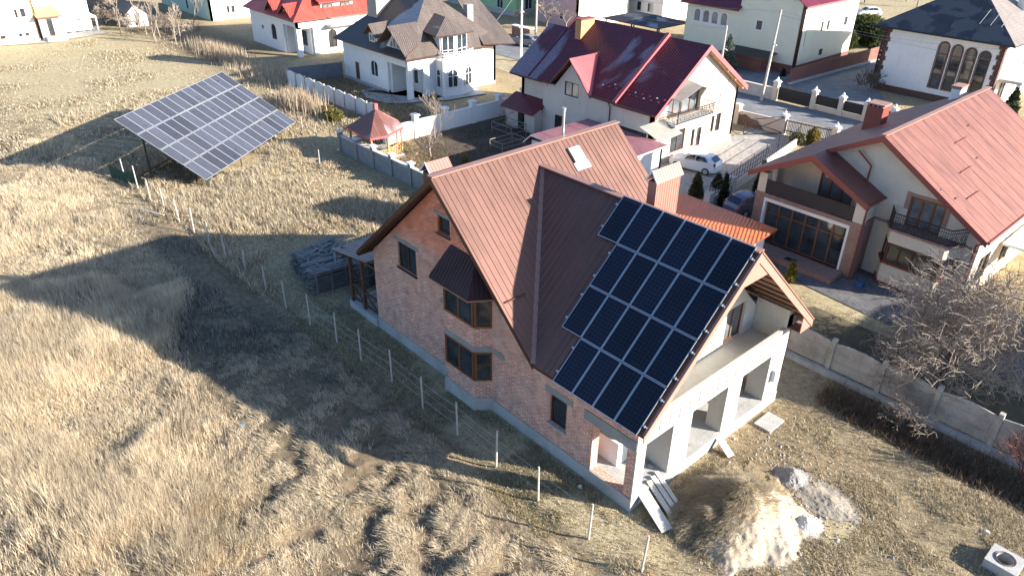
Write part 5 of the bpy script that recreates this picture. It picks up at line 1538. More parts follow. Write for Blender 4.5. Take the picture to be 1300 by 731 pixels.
# wall below the gazebo
gw = thing('garden_wall', 'grey rendered wall with sunlit cap running from the gazebo behind the brick house', 'wall', (-34, 12.6, 0))
xs_ = [-42.2, -39.7, -37.3, -34.8, -32.3, -29.8, -27.3, -24.8]
for i, x in enumerate(xs_):
    yv = 12.62 + .3 * i / 7
    b = MB(); b.box(x - .18, x + .18, yv - .16, yv + .2, -.1, 1.75); b.build('pillar', M['mortar'], gw)
    b = MB(); b.box(x - .26, x + .26, yv - .24, yv + .28, 1.752, 1.86); b.build('pillar_cap', M['plaster'], gw)
    if i < len(xs_) - 1:
        b = MB(); b.box(x + .18, xs_[i + 1] - .18, yv - .06, yv + .14, -.1, 1.42); b.build('panel', M['mortar'], gw)
        b = MB(); b.box(x + .18, xs_[i + 1] - .18, yv - .12, yv + .2, 1.422, 1.5); b.build('coping', M['plaster'], gw)
# wall between the gardens
mw_ = thing('pillared_white_wall', 'white garden wall with capped pillars between gazebo and maroon roofed house', 'wall', (-41.5, 24, 0))
ys_ = [16.6, 19.7, 23.0, 26.3, 29.6, 32.9, 36.2, 39.5, 42.0]
for i, y in enumerate(ys_):
    x = -41.3 - .03 * i
    b = MB(); b.box(x - .25, x + .25, y - .25, y + .25, 0, 1.95); b.build('pillar', M['white'], mw_)
    b = MB(); b.box(x - .34, x + .34, y - .34, y + .34, 1.952, 2.03); b.prism([(x - .3, y - .3, 2.032), (x + .3, y - .3, 2.032), (x + .3, y + .3, 2.032), (x - .3, y + .3, 2.032)], (0, 0, .08)); b.build('pillar_cap', M['white'], mw_)
    if i < len(ys_) - 1:
        b = MB(); b.box(x - .1, x + .1, y + .25, ys_[i + 1] - .25, 0, 1.45); b.build('panel', M['white'], mw_)
        b = MB(); b.box(x - .16, x + .16, y + .25, ys_[i + 1] - .25, 1.452, 1.53); b.build('coping', M['white'], mw_)

# ================================================================== walls and gates along the street
def pillar(par, x, y, h, w, mat, cap, ball=True):
    b = MB(); b.box(x - w, x + w, y - w, y + w, 0, h); p = b.build('pillar', mat, par)
    b = MB(); b.box(x - w - .08, x + w + .08, y - w - .08, y + w + .08, h, h + .09)
    b.prism([(x - w, y - w, h + .09), (x + w, y - w, h + .09), (x + w, y + w, h + .09), (x - w, y + w, h + .09)], (0, 0, .1))
    if ball:
        for k in range(4):
            r0, r1 = (.04, .13, .13, .04)[k], (.13, .13, .04, .0)[k]
            b.tube((x, y, h + .19 + k * .1), (x, y, h + .29 + k * .1), r0, r1, 8)
    b.build('pillar_cap', cap, p)
    return p
nf = thing('street_fence', 'street fence of pale capped pillars with black sheet infill across the road', 'fence', (-20, 55.8, 0))
for x in (-22.9, -20.0, -17.5, -14.9, -12.3):
    pillar(nf, x, 55.8, 1.75, .24, M['cream'], M['white'])
for xa, xb in ((-22.9, -20.0), (-20.0, -17.5), (-17.5, -14.9), (-14.9, -12.3)):
    b = MB(); b.box(xa + .24, xb - .24, 55.7, 55.95, 0, .5); b.build('base_wall', M['cream'], nf)
    b = MB(); b.box(xa + .24, xb - .24, 55.8, 55.84, .52, 1.5); b.build('sheet_infill', M['black'], nf)
bg = thing('black_gate', 'wide black driveway gate with pointed bars between pale pillars', 'gate', (-25, 55.6, 0))
pillar(bg, -27.1, 55.6, 1.9, .26, M['cream'], M['white'])
b = MB(); b.box(-26.8, -23.2, 55.6, 55.65, .15, 1.45); b.build('gate_leaf', M['black'], bg)
b = MB()
for k in range(22):
    x = -26.7 + k * .16; z = 1.5 + .3 * math.sin(math.pi * k / 21.); b.beam((x, 55.62, 1.4), (x, 55.62, z), .025, .025)
b.build('gate_bar', M['black'], bg)
ww = thing('low_street_wall', 'low tan street wall left of the black gate', 'wall', (-33, 55.5, 0))
b = MB(); b.box(-46, -27.4, 55.45, 55.7, 0, 1.2); b.build('wall', M['raw'], ww); b = MB(); b.box(-46, -27.4, 55.4, 55.75, 1.2, 1.28); b.build('coping', M['cream'], ww)
rf2 = thing('dark_red_fence', 'long dark red sheet fence along the drive beside the lime house', 'fence', (-29, 72, 0))
for k in range(9):
    b = MB(); p = V(-29.6, 62.6, 0) + V(.12, 2.35, 0) * k; q = p + V(.12, 2.35, 0)
    b.prism([p, q, q + Z * 1.7, p + Z * 1.7], (.05, 0, 0)); b.build('sheet', M['plinthred'], rf2)
b = MB(); b.beam((-29.5, 62.6, .08), (-28.4, 83.8, .08), .4, .3); b.build('footing', M['concrete'], rf2)
sw = thing('front_garden_wall', 'pale street wall with peeling brown patch beside the maroon roofed house', 'wall', (-26, 45.8, 0))
for x, y in ((-25.2, 45.6), (-20.6, 46.0)):
    pillar(sw, x, y, 1.7, .26, M['beige'], M['white'], x > -22)
b = MB(); b.prism([(-32, 45.3, 0), (-25.4, 45.5, 0), (-25.4, 45.7, 0), (-32, 45.5, 0)], (0, 0, 1.35)); b.build('wall', M['beige'], sw)
b = MB(); b.prism([(-24.95, 45.55, 0), (-20.85, 45.9, 0), (-20.85, 46.1, 0), (-24.95, 45.75, 0)], (0, 0, 1.3)); b.build('wall', M['beige'], sw)
pat = [(-25.6, .02), (-25.7, .55), (-25.0, .9), (-24.3, 1.05), (-23.6, .7), (-23.1, .75), (-22.6, .3), (-22.3, .02)]
b = MB(); F = FS(45.54); b.prism([V(a, 45.52 + (a + 25) * .085 - .03, c) for a, c in pat], (0, .02, 0)); b.build('peeled_patch', plain('peeled masonry', (.17, .11, .08), .9, .4, 3, .3, bmp=.6), sw)
wg = thing('slatted_gate', 'brown slatted driveway gate next to an open black frame leaf', 'gate', (-18.5, 46.4, 0))
pillar(wg, -15.9, 46.6, 1.6, .26, M['beige'], M['white'])
for k in range(30):
    b = MB() if k == 0 else b
    x = -20.3 + k * .14; b.beam((x, 46.05 + (x + 20.3) * .12, .12), (x, 46.05 + (x + 20.3) * .12, 1.5), .128, .03)
b.build('slats', M['oldwood'], wg)
b = MB(); b.beam((-20.35, 46.1, .4), (-16.2, 46.58, .4), .05, .08); b.beam((-20.35, 46.1, 1.3), (-16.2, 46.58, 1.3), .05, .08); b.build('gate_rail', M['darkwood'], wg)
b = MB(); A_, B_, C_, D_ = V(-20.4, 45.9, .15), V(-22.6, 42.8, .15), V(-22.6, 42.8, 1.5), V(-20.4, 45.9, 1.7)
for p, q in ((A_, B_), (B_, C_), (C_, D_), (D_, A_), (A_, C_), (B_, D_)):
    b.beam(p, q, .06, .06)
b.build('gate_leaf', M['black'], wg)
# divider between the two yards: low wall with an iron mesh fence on it
dv = thing('yard_divider', 'low wall topped by tall black iron fence between two paved yards', 'fence', (-16.2, 34, 0))
D0, D1 = V(-15.1, 26.4, 0), V(-18.1, 44.2, 0)
dd = (D1 - D0)
for k in range(7):
    p = D0 + dd * (k / 7.); q = D0 + dd * ((k + 1) / 7.)
    b = MB(); b.prism([p, q, q + V(.2, 0, 0), p + V(.2, 0, 0)][::1], (0, 0, .75)); b.build('base_wall', M['raw'], dv)
    b = MB()
    m_ = 5
    for j in range(m_ + 1):
        a = p + (q - p) * (j / m_) + V(.1, 0, .75); b.beam(a, a + Z * (1.0 if j % m_ else 1.35), .03, .03)
    for h in (.1, .5, .95):
        b.beam(p + V(.1, 0, .75 + h), q + V(.1, 0, .75 + h), .03, .03)
    b.build('iron_panel', M['black'], dv)
for k in (0, 1):
    p = D0 + dd * (k * .22); b = MB(); b.box(p.x - .15, p.x + .35, p.y - .25, p.y + .25, 0, 1.3); b.build('pillar', M['raw'], dv)

# ================================================================== poles
def pole(label, x, y, h, lean=(0, 0), mat=None, lamp=True, arm=True):
    t = thing('utility_pole', label, 'utility pole', (x, y, 0), 'utility poles along the street')
    b = MB(); b.tube((x, y, 0), (x + lean[0], y + lean[1], h), .16, .1, 10); b.build('shaft', mat or M['post'], t)
    if arm:
        b = MB(); tx, ty = x + lean[0] * .95, y + lean[1] * .95
        b.beam((tx - .5, ty, h - .35), (tx + .5, ty, h - .35), .06, .06)
        for k in (-.45, -.15, .15, .45):
            b.tube((tx + k, ty, h - .32), (tx + k, ty, h - .15), .035, .03, 6)
        b.build('crossarm', M['post'], t)
    if lamp:
        b = MB(); b.tube((x + lean[0] * .6, y + lean[1] * .6, h * .62), (x + lean[0] * .6 + .5, y - .3, h * .66), .03); b.tube((x + lean[0] * .6 + .45, y - .3, h * .65), (x + .75 + lean[0] * .6, y - .35, h * .645), .09, .06, 8); b.build('lamp_head', M['wframe'], t)
    return t
pole('white utility pole in dry verge beside the brown roofed house', -56.5, 46.4, 9.2, (0, 0), M['white'])
pole('leaning concrete pole beside the black gate across the road', -27.9, 54.4, 9.0, (.05, .6), arm=False)
pole('grey pole behind the peak of the maroon roof', -33.8, 55.0, 6.6, (0, .1), arm=False)
pole('thin grey pole at far side of the street before the green house', -66.5, 58.5, 8.5, (0, 0), lamp=False)
for i, (p, q, s, lb) in enumerate([((-66.5, 58.5, 8.2), (-56.5, 46.4, 8.9), .35, 'overhead wire from the far grey pole to the white pole'), ((-33.8, 55.0, 6.3), (-56.5, 46.4, 8.6), .7, 'overhead wire from the white pole to the pole behind the maroon roof'), ((-27.9, 55.0, 8.7), (-39.8, 66.3, 7.6), .4, 'overhead wire from the leaning pole to the lime house'), ((-56.5, 46.4, 8.8), (-51.2, 36.0, 5.2), .2, 'overhead wire from the white pole to the brown roofed house'), ((-27.9, 55.0, 8.5), (18.0, 56.2, 8.5), 1.0, 'overhead wire running right from the leaning pole along the street'), ((-56.5, 46.4, 8.9), (-27.9, 55.0, 8.9), .5, 'overhead wire from the white pole to the leaning pole'), ((-27.9, 55.0, 8.9), (-10.9, 68.6, 6.2), .7, 'overhead wire from the leaning pole to the dark roofed house'), ((-24.1, 29.3, 3.2), (-20.6, 27.0, 2.9), .05, 'thin cable from maroon roofed house to rose outbuilding')]):
    b = MB(); p = V(*p); q = V(*q); n_ = 10
    pts = [p + (q - p) * (k / n_) - Z * (s * 4 * (k / n_) * (1 - k / n_)) for k in range(n_ + 1)]
    b.path(pts, .014, 3); tag(b.build('overhead_wire', M['wire']), lb, 'wire')

# ================================================================== cars
def car(label, x, y, rot, mat, s=1., nm='parked_car', hatch=True):
    """car body lofted over cross sections, with windows, wheels and lamps as parts"""
    t = thing(nm, label, 'car', (x, y, 0), 'parked cars')
    Rm = Matrix.Rotation(rot, 3, 'Z')
    def T(a, b_, c): return V(x, y, 0) + Rm @ V(a * s, b_ * s, c * s)
    # stations front(-) to rear(+): x, half width at sill, belt height, half width belt, roof height, roof half width
    S_ = [(-2.05, .55, .62, .60, .64, .40), (-1.95, .78, .74, .76, .78, .55), (-1.5, .86, .88, .85, .94, .66), (-1.0, .87, .96, .87, 1.04, .70), (-.35, .88, 1.0, .88, 1.42, .66), (.3, .88, 1.02, .88, 1.54, .64), (1.0, .88, 1.05, .87, 1.52, .63), (1.55, .87, 1.08, .84, 1.38, .60), (1.95, .82, 1.0, .78, 1.08, .58), (2.08, .66, .78, .66, .82, .50)]
    def sec(q):
        a, ws, zb, wb, zr, wr = q
        zs = .24 if abs(a) < 1.9 else .34
        half = [(ws * .96, zs), (ws * 1.0, .48), (wb, zb * .8), (wb * .985, zb), ((wb + wr) / 2 * 1.0, (zb + zr) / 2), (wr, zr - .03), (wr * .6, zr)]
        return [T(a, -b_, c) for b_, c in half] + [T(a, b_, c) for b_, c in half[::-1]]
    rings = [sec(q) for q in S_]
    b = MB()
    for r0, r1 in zip(rings, rings[1:]):
        n_ = len(r0)
        for i in range(n_ - 1):
            b.face([r0[i], r0[i + 1], r1[i + 1], r1[i]][::-1])
    b.face(rings[0][::1]); b.face(rings[-1][::-1])
    body = b.build('body', mat, t, smooth=True)
    gm = glass_mat('car glass', (.008, .01, .012), .08)
    def pane(nm_, pts, off):
        b = MB(); p = [T(*q) for q in pts]; n_ = newell(p).normalized(); c_ = sum(p, V(0, 0, 0)) / len(p) - T(0, 0, .9)
        if n_.dot(c_) < 0: n_ = -n_; p.reverse()
        b.face([q + n_ * off * s for q in p]); b.build(nm_, gm, t)
    pane('windscreen', [(-1.0, -.62, 1.06), (-1.0, .62, 1.06), (-.42, .58, 1.40), (-.42, -.58, 1.40)], .035)
    pane('rear_window', [(1.5, -.52, 1.42), (1.5, .52, 1.42), (1.92, .52, 1.12), (1.92, -.52, 1.12)], .03)
    for k in (-1, 1):
        pane('side_window', [(-.72, k * .86, 1.04), (.25, k * .855, 1.07), (.25, k * .70, 1.46), (-.2, k * .71, 1.41)], .02)
        pane('side_window', [(.34, k * .855, 1.07), (1.4, k * .84, 1.12), (1.05, k * .69, 1.44), (.34, k * .70, 1.46)], .02)
        for a in (-1.28, 1.3):
            b = MB(); b.tube(T(a, k * .70, .32), T(a, k * .90, .32), .32 * s, .32 * s, 18); wh_ = b.build('wheel', M['black'], t)
            b = MB(); b.tube(T(a, k * .895, .32), T(a, k * .912, .32), .21 * s, .19 * s, 12); b.build('rim', M['alu'], wh_)
        b = MB(); b.box(0, 0, 0, 0, 0, 0) if False else b.prism([T(-1.98, k * .50, .62), T(-1.98, k * .74, .64), T(-1.72, k * .82, .84), T(-1.75, k * .6, .84)], Rm @ V(-.05 * s, 0, .03 * s)); b.build('headlight', M['wframe'], t)
        b = MB(); b.prism([T(2.0, k * .62, .8), T(1.92, k * .80, .84), T(1.86, k * .8, 1.1), T(1.93, k * .66, 1.1)], Rm @ V(.06 * s, 0, 0)); b.build('tail_light', plain('lamp red', (.25, .01, .01), .3) if k < 0 else bpy.data.objects[t.children[-1].name].data.materials[0] if False else M['redtrim'], t)
        b = MB(); b.prism([T(-.62, k * .88, 1.02), T(-.5, k * .88, 1.02), T(-.5, k * 1.04, 1.05), T(-.6, k * 1.04, 1.05)], (0, 0, .12 * s)); b.build('mirror', mat, t)
    return t
def paint(name, c):
    m = plain(name, c, .28, .04, .5, .02, spec=.5, coat=.5); return m
car('white compact hatchback parked on paved yard beside the maroon roofed house', -20.4, 32.3, .2, paint('white car paint', (.74, .77, .80)), .98)
car('purple blue car squeezed between the cream house porch and yard divider', -12.9, 28.4, -1.75, paint('violet car paint', (.10, .085, .15)), .95)
car('dusty grey car standing on the street by the brick gate stub', -62.8, 53.0, .25, paint('grey car paint', (.20, .21, .22)), .98)
car('small white car far off in the field by the hedge', -44.0, 112.5, .9, M['white'], .95)
ST = thing('brick_stub', 'short red brick pillar pair with white caps behind the grey street car', 'gate pillars', (-66.9, 56.4, 0))
for x in (-68.0, -65.8):
    b = MB(); b.box(x - .9, x + .6, 56.1, 56.8, 0, 1.3); b.build('pillar', M['chimbrick'], ST); b = MB(); b.box(x - 1.0, x + .7, 56.0, 56.9, 1.3, 1.42); b.build('pillar_cap', M['white'], ST)

# ================================================================== building site bits
rr = random.Random(5)
pp = thing('plank_pile', 'big grey pile of weathered planks stacked beside the wooden veranda', 'plank pile', (-23.2, .6, 0))
def stack(x0, x1, y0, y1, z1, rot, nm):
    b = MB(); z = .0; c_ = V((x0 + x1) / 2, (y0 + y1) / 2, 0); k = 0
    Rz = Matrix.Rotation(rot, 3, 'Z')
    while z < z1:
        if k % 2 == 0:
            n_ = int((x1 - x0) / .17)
            for i in range(n_):
                if rr.random() < .12: continue
                xx = x0 + (i + .5) * (x1 - x0) / n_; e0_ = rr.uniform(-.18, .12); e1_ = rr.uniform(-.12, .2)
                tl = rr.uniform(-.05, .05) if z + .12 > z1 else 0
                p = V(xx, y0 + e0_, z + .03) - c_; q = V(xx + rr.uniform(-.06, .06), y1 + e1_, z + .03 + tl) - c_
                b.beam(c_ + Rz @ p, c_ + Rz @ q, .13, .035)
        else:
            for yy in (y0 + .2, (y0 + y1) / 2, y1 - .2):
                b.beam(c_ + Rz @ (V(x0, yy, z + .04) - c_), c_ + Rz @ (V(x1, yy, z + .04) - c_), .08, .06)
        z += .065; k += 1
    b.build(nm, M['greyplank'], pp)
M['greyplank'] = plain('grey weathered plank', (.19, .185, .18), .8, .5, 2.2, .3)
stack(-26.2, -24.2, -.4, 2.6, 1.15, .12, 'plank_stack')
stack(-23.9, -22.2, -.9, 1.3, 1.35, -.1, 'plank_stack')
stack(-22.9, -21.3, 1.5, 4.2, 1.5, .2, 'plank_stack')
b = MB()
for i in range(26):
    a = rr.uniform(0, 3.1); x = rr.uniform(-25.6, -22); y = rr.uniform(-.5, 3); L_ = rr.uniform(.7, 1.6); z = rr.uniform(1.2, 1.5)
    b.beam((x - L_ / 2 * math.cos(a), y - L_ / 2 * math.sin(a), z + rr.uniform(-.1, .1)), (x + L_ / 2 * math.cos(a), y + L_ / 2 * math.sin(a), z + rr.uniform(-.1, .1)), .13, .03)
b.build('loose_planks', M['greyplank'], pp)

def mound(name, cx, cy, rx, ry, h, mat, label, cat, seed, rough=.2, n=84, rot=0., sharp=1.25):
    b = MB(); P = []
    for i in range(n + 1):
        for j in range(n + 1):
            u = -1 + 2 * i / n; v = -1 + 2 * j / n
            P.append((u, v))
    U = np.array(P); d = np.sqrt((U ** 2).sum(1))
    d2 = d * (1 + .55 * (fbm(U[:, 0] * 1.6 + 9, U[:, 1] * 1.6 + 5, seed) - .5) + .3 * (fbm(U[:, 0] * 6, U[:, 1] * 6, seed + 5, 3) - .5))
    prof = np.clip(1 - d2, 0, 1) ** sharp
    zz = h * prof * (1 + 1.3 * rough * (fbm(U[:, 0] * 4 + 3, U[:, 1] * 4, seed + 3) - .5)) + h * .09 * np.clip(1.05 - d2, 0, .5) * (fbm(U[:, 0] * 13, U[:, 1] * 13, seed + 8, 3) - .5) * 2
    c_, s_ = math.cos(rot), math.sin(rot)
    X = cx + rx * U[:, 0] * c_ - ry * U[:, 1] * s_; Y = cy + rx * U[:, 0] * s_ + ry * U[:, 1] * c_
    G = ground_h(X, Y)
    ok = d2 < 1.02
    for i in range(n):
        for j in range(n):
            q = [i * (n + 1) + j, (i + 1) * (n + 1) + j, (i + 1) * (n + 1) + j + 1, i * (n + 1) + j + 1]
            if all(ok[k] for k in q):
                b.face([(X[k], Y[k], G[k] + max(zz[k], 0) + .012) for k in q])
    return tag(b.build(name, mat), label, cat)
def heap_mat(name, lo, hi, top=None, tz=(.5, 1.2)):
    m, nt, b = new_mat(name); o = coord(nt)
    n1 = noise(nt, o, 2.2, 8, .7); n2 = noise(nt, o, 26, 4, .7)
    r = ramp(nt, n1.outputs[0], [(.3, lo), (.7, hi)])
    f = ramp(nt, n2.outputs[0], [(.3, (.65,) * 3), (.7, (1.15,) * 3)])
    col = mix(nt, 1., r.outputs[0], f.outputs[0], 'MULTIPLY')
    if top:
        n3 = noise(nt, o, .9, 6, .65)
        sx = N(nt, 'ShaderNodeSeparateXYZ'); L(nt, o, sx.inputs[0])
        ad = N(nt, 'ShaderNodeMath', operation='MULTIPLY_ADD'); L(nt, sx.outputs[0], ad.inputs[0]); ad.inputs[1].default_value = .16; L(nt, n3.outputs[0], ad.inputs[2])
        rr_ = ramp(nt, ad.outputs[0], [(.52, (0, 0, 0)), (.68, (1, 1, 1))])
        col = mix(nt, rr_.outputs[0], col, top)
    L(nt, col, b.inputs['Base Color']); b.inputs['Roughness'].default_value = .95; b.inputs['Specular IOR Level'].default_value = .15
    bump(nt, b, n2.outputs[0], .5, .04)
    return m
mound('earth_heap', 3.0, 3.0, 2.5, 2.9, 1.7, heap_mat('heap earth', (.15, .11, .06), (.33, .26, .165), (.40, .34, .26)), 'tall earth heap with dry grass and pale lime side before the open gable', 'earth heap', 3)
mound('gravel_heap', 3.2, 6.4, .72, .7, .4, heap_mat('gravel', (.19, .18, .17), (.36, .345, .325)), 'grey gravel heap behind the tall earth heap', 'gravel heap', 15, .12)
mound('sand_heap', 4.9, 6.25, 1.25, .95, .26, heap_mat('grey sand', (.27, .235, .19), (.38, .34, .28)), 'flat grey sand heap to the right of the gravel', 'sand heap', 25, .3)
mound('lime_heap', 4.85, 4.5, .6, .65, .34, heap_mat('white lime', (.46, .45, .43), (.68, .67, .65)), 'small white lime heap in front of the flat sand', 'lime heap', 35, .25)
mound('lime_spill', 3.9, 3.2, 1.6, 1.2, .12, heap_mat('lime dust', (.32, .27, .20), (.52, .46, .38)), 'thin pale lime spill at the foot of the earth heap', 'lime spill', 41, .6, rot=.5)
# planks from the floor down to the grass
for (p, q, w_, lb) in (((-.2, .75, .66), (1.6, .25, .1), .5, 'widest whitish plank sloping from the corner floor'), ((-.15, 1.25, .67), (1.5, .85, .1), .22, 'narrow plank in middle of the sloping ramp boards'), ((-.2, 1.55, .69), (1.45, 1.15, .14), .2, 'dark edged plank beside the middle ramp plank'), ((-.25, 1.85, .7), (1.4, 1.45, .12), .18, 'last ramp plank nearest the earth heap')):
    b = MB(); b.beam(p, q, w_, .05); tag(b.build('ramp_plank', M['raw']), lb, 'plank', 'ramp planks at the open corner')
b = MB(); b.beam((-.1, 5.7, .6), (.9, 5.5, .08), .35, .05); tag(b.build('short_plank', M['raw']), 'short plank leaning on the floor edge at the middle opening', 'plank')
b = MB(); b.box(.35, 1.15, 8.1, 9.3, 0, .1); tag(b.build('concrete_slab', M['concrete']), 'low concrete slab lying in grass before the right opening', 'slab')
b = MB(); b.beam((-2.3, 4.6, .62), (-1.1, 6.6, 2.9), .16, .12); tag(b.build('leaning_beam', M['oldwood']), 'grey beam leaning inside the middle opening', 'beam')
b = MB(); b.box(-2.9, -1.55, .95, 2.1, .602, 1.75); b.box(-2.2, -1.4, 2.12, 2.195, .602, 1.5); tag(b.build('block_stack', M['white']), 'white insulation blocks stacked inside the open corner room', 'blocks')
for i in range(7):
    b = MB(); x, y = rr.uniform(-1.6, -.5), rr.uniform(1.7, 2.1); s_ = rr.uniform(.1, .22)
    b.prism([(x, y, .605), (x + s_, y + .05, .605), (x + s_ * .8, y + s_ * .6, .605), (x + .02, y + s_ * .5, .605)], (.02, 0, s_ * .7)); tag(b.build('rubble_lump', M['mortar']), 'grey rubble lump on the floor of the open corner room', 'rubble', 'rubble lumps on the corner room floor')
for i in range(9):
    b = MB(); x, y = rr.uniform(-1.9, -.9), rr.uniform(7.2, 8.8); b.box(x, x + .25, y, y + .12, .605 + .001 * i, .68 + .05 * (i % 3)); tag(b.build('loose_brick', M['chimbrick']), 'loose brick on the floor inside the right opening', 'brick', 'loose bricks in the right opening')
wl = thing('concrete_well', 'square concrete well cover with round dark hole at bottom right corner', 'well', (10.5, 8.0, 0))
b = MB()
n_ = 24; cx_, cy_ = 10.52, 8.0; R1 = .27
sq = []
for i in range(n_):
    k = 2 * math.pi * i / n_; c_, s_ = math.cos(k), math.sin(k); m_ = .52 / max(abs(c_), abs(s_)); sq.append((cx_ + c_ * m_, cy_ + s_ * m_))
ci = [(cx_ + R1 * math.cos(2 * math.pi * i / n_), cy_ + R1 * math.sin(2 * math.pi * i / n_)) for i in range(n_)]
for i in range(n_):
    j = (i + 1) % n_
    b.face([(*sq[i], .4), (*sq[j], .4), (*ci[j], .4), (*ci[i], .4)]); b.face([(*sq[i], -.2), (*sq[j], -.2), (*sq[j], .4), (*sq[i], .4)]); b.face([(*ci[j], -.8), (*ci[i], -.8), (*ci[i], .4), (*ci[j], .4)])
b.build('cover_slab', M['concrete'], wl)
b = MB(); b.face([(*c_, -.15) for c_ in ci]); b.build('shaft_bottom', M['black'], wl)
b = MB(); b.tube((cx_, cy_, .402), (cx_, cy_, .43), R1 + .07, R1 + .07, 20, False); b.tube((cx_, cy_, .402), (cx_, cy_, .43), R1 + .015, R1 + .015, 20, False); b.build('rim', plain('rust', (.16, .06, .03), .8), wl)
# stones and litter
for i, (x, y, s_, lb) in enumerate([(-2.13, -.5, .12, 'white stone lying below the concrete plinth near the corner'), (9.6, 9.3, .13, 'pale stone lying just left of the well'), (-30.8, 9.4, .3, 'white stone in grass below the garden wall'), (-14.6, -8.9, .12, 'light blue scrap lying in the dry field')]):
    b = MB(); r_ = random.Random(i + 50); k_ = [V(x + s_ * math.cos(a) * r_.uniform(.8, 1.2), y + s_ * math.sin(a) * r_.uniform(.7, 1.1), 0) for a in np.linspace(0, 6.283, 8)[:-1]]
    z0 = float(ground_h(np.array([x]), np.array([y]))[0]); k_ = [p + Z * (z0 - .03) for p in k_]
    c_ = V(x, y, z0); t_ = [c_ + (p - c_) * .6 + Z * s_ * .8 for p in k_]
    for a in range(7):
        b.face([k_[a], k_[(a + 1) % 7], t_[(a + 1) % 7], t_[a]])
    b.face(t_); tag(b.build('stone' if i < 3 else 'plastic_scrap', M['white'] if i < 3 else plain('blue plastic', (.12, .3, .55), .4)), lb, 'stone' if i < 3 else 'scrap')
b = MB(); b.box(-2.6, -2.2, 23.6, 24.0, .04, .32); tag(b.build('blue_box', plain('blue tub', (.03, .09, .24), .5)), 'small dark blue tub in the nook beside the bay', 'tub')
b = MB(); b.box(-6.9, -6.2, 22.95, 23.3, .345, .40); tag(b.build('door_mat', M['black']), 'dark doormat on the porch step of the cream house', 'doormat')
# garden frames in the shaded vegetable plot
for i, (x, y, w_, d_, h_, lb) in enumerate([(-37.6, 25.4, 2.6, 1.8, 1.2, 'grey pipe frame over the dark vegetable plot by the annex'), (-34.6, 22.6, 1.6, 2.6, .9, 'lower grey pipe frame in the dark vegetable plot nearer the rose roof')]):
    t_ = thing('pipe_trellis', lb, 'trellis', (x, y, 0), 'pipe frames in the vegetable plot')
    for a, c_ in ((0, 0), (w_, 0), (w_, d_), (0, d_)):
        b = MB(); b.tube((x + a, y + c_, 0), (x + a, y + c_, h_), .04, .04, 6); b.build('post', M['oldwood'], t_)
    b = MB()
    for z in (h_, h_ * .55):
        P_ = [V(x, y, z), V(x + w_, y, z), V(x + w_, y + d_, z), V(x, y + d_, z)]
        for p, q in zip(P_, P_[1:] + P_[:1]): b.tube(p, q, .035, .035, 6)
    b.build('rail', M['oldwood'], t_)

# loose stones round the heaps: far too many to count
b = MB(); r_ = random.Random(77)
for i in range(900):
    c_ = r_.choice([(3.35, 6.25, 1.3), (4.9, 6.25, 1.5), (4.85, 4.5, 1.1), (3.4, 3.2, 2.6), (6.5, 3.5, 3.5), (2.0, 7.5, 2.0)])
    x, y = c_[0] + r_.gauss(0, c_[2] * .55), c_[1] + r_.gauss(0, c_[2] * .55)
    if x < .3: continue
    s_ = r_.uniform(.02, .07) * (2 if r_.random() < .04 else 1); z0 = float(ground_h(np.array([x]), np.array([y]))[0])
    zc = z0 + .02
    p = [V(x + s_ * math.cos(k) * r_.uniform(.7, 1.2), y + s_ * math.sin(k) * r_.uniform(.7, 1.2), zc - .03) for k in (0, 1.3, 2.6, 3.9, 5.1)]
    t_ = V(x + r_.uniform(-.3, .3) * s_, y, zc + s_ * .8)
    for k in range(5): b.face([p[k], p[(k + 1) % 5], t_])
o_ = b.build('gravel_scatter', heap_mat('loose stones', (.24, .22, .19), (.52, .50, .46))); o_['kind'] = 'stuff'

of = thing('board_fence', 'old grey board fence in shade behind the white pavilion at top left', 'fence', (-118, 17, 0))
r_ = random.Random(3)
for k in range(12):
    p = V(-131.5, 14.6, 0) + V(1.85, .42, 0) * k; q = p + V(1.85, .42, 0); b = MB()
    for j in range(9):
        a = p + (q - p) * (j / 9.); c_ = p + (q - p) * ((j + .93) / 9.); h_ = 1.9 + r_.uniform(-.12, .12)
        b.prism([a, c_, c_ + Z * h_, a + Z * h_], (.0, .03, 0))
    b.build('boards', M['oldwood'], of)
# ================================================================== grass, reeds
def tint_mat(name, trans=.38):
    m, nt, b = new_mat(name)
    a = N(nt, 'ShaderNodeVertexColor'); a.layer_name = 'tint'
    L(nt, a.outputs[0], b.inputs['Base Color'])
    b.inputs['Roughness'].default_value = .8; b.inputs['Specular IOR Level'].default_value = .2
    tr = N(nt, 'ShaderNodeBsdfTranslucent'); L(nt, a.outputs[0], tr.inputs[0])
    mx = N(nt, 'ShaderNodeMixShader'); mx.inputs[0].default_value = trans
    out = nt.nodes['Material Output']
    L(nt, b.outputs[0], mx.inputs[1]); L(nt, tr.outputs[0], mx.inputs[2]); L(nt, mx.outputs[0], out.inputs[0])
    return m


M['grass'] = tint_mat('dry grass blades')


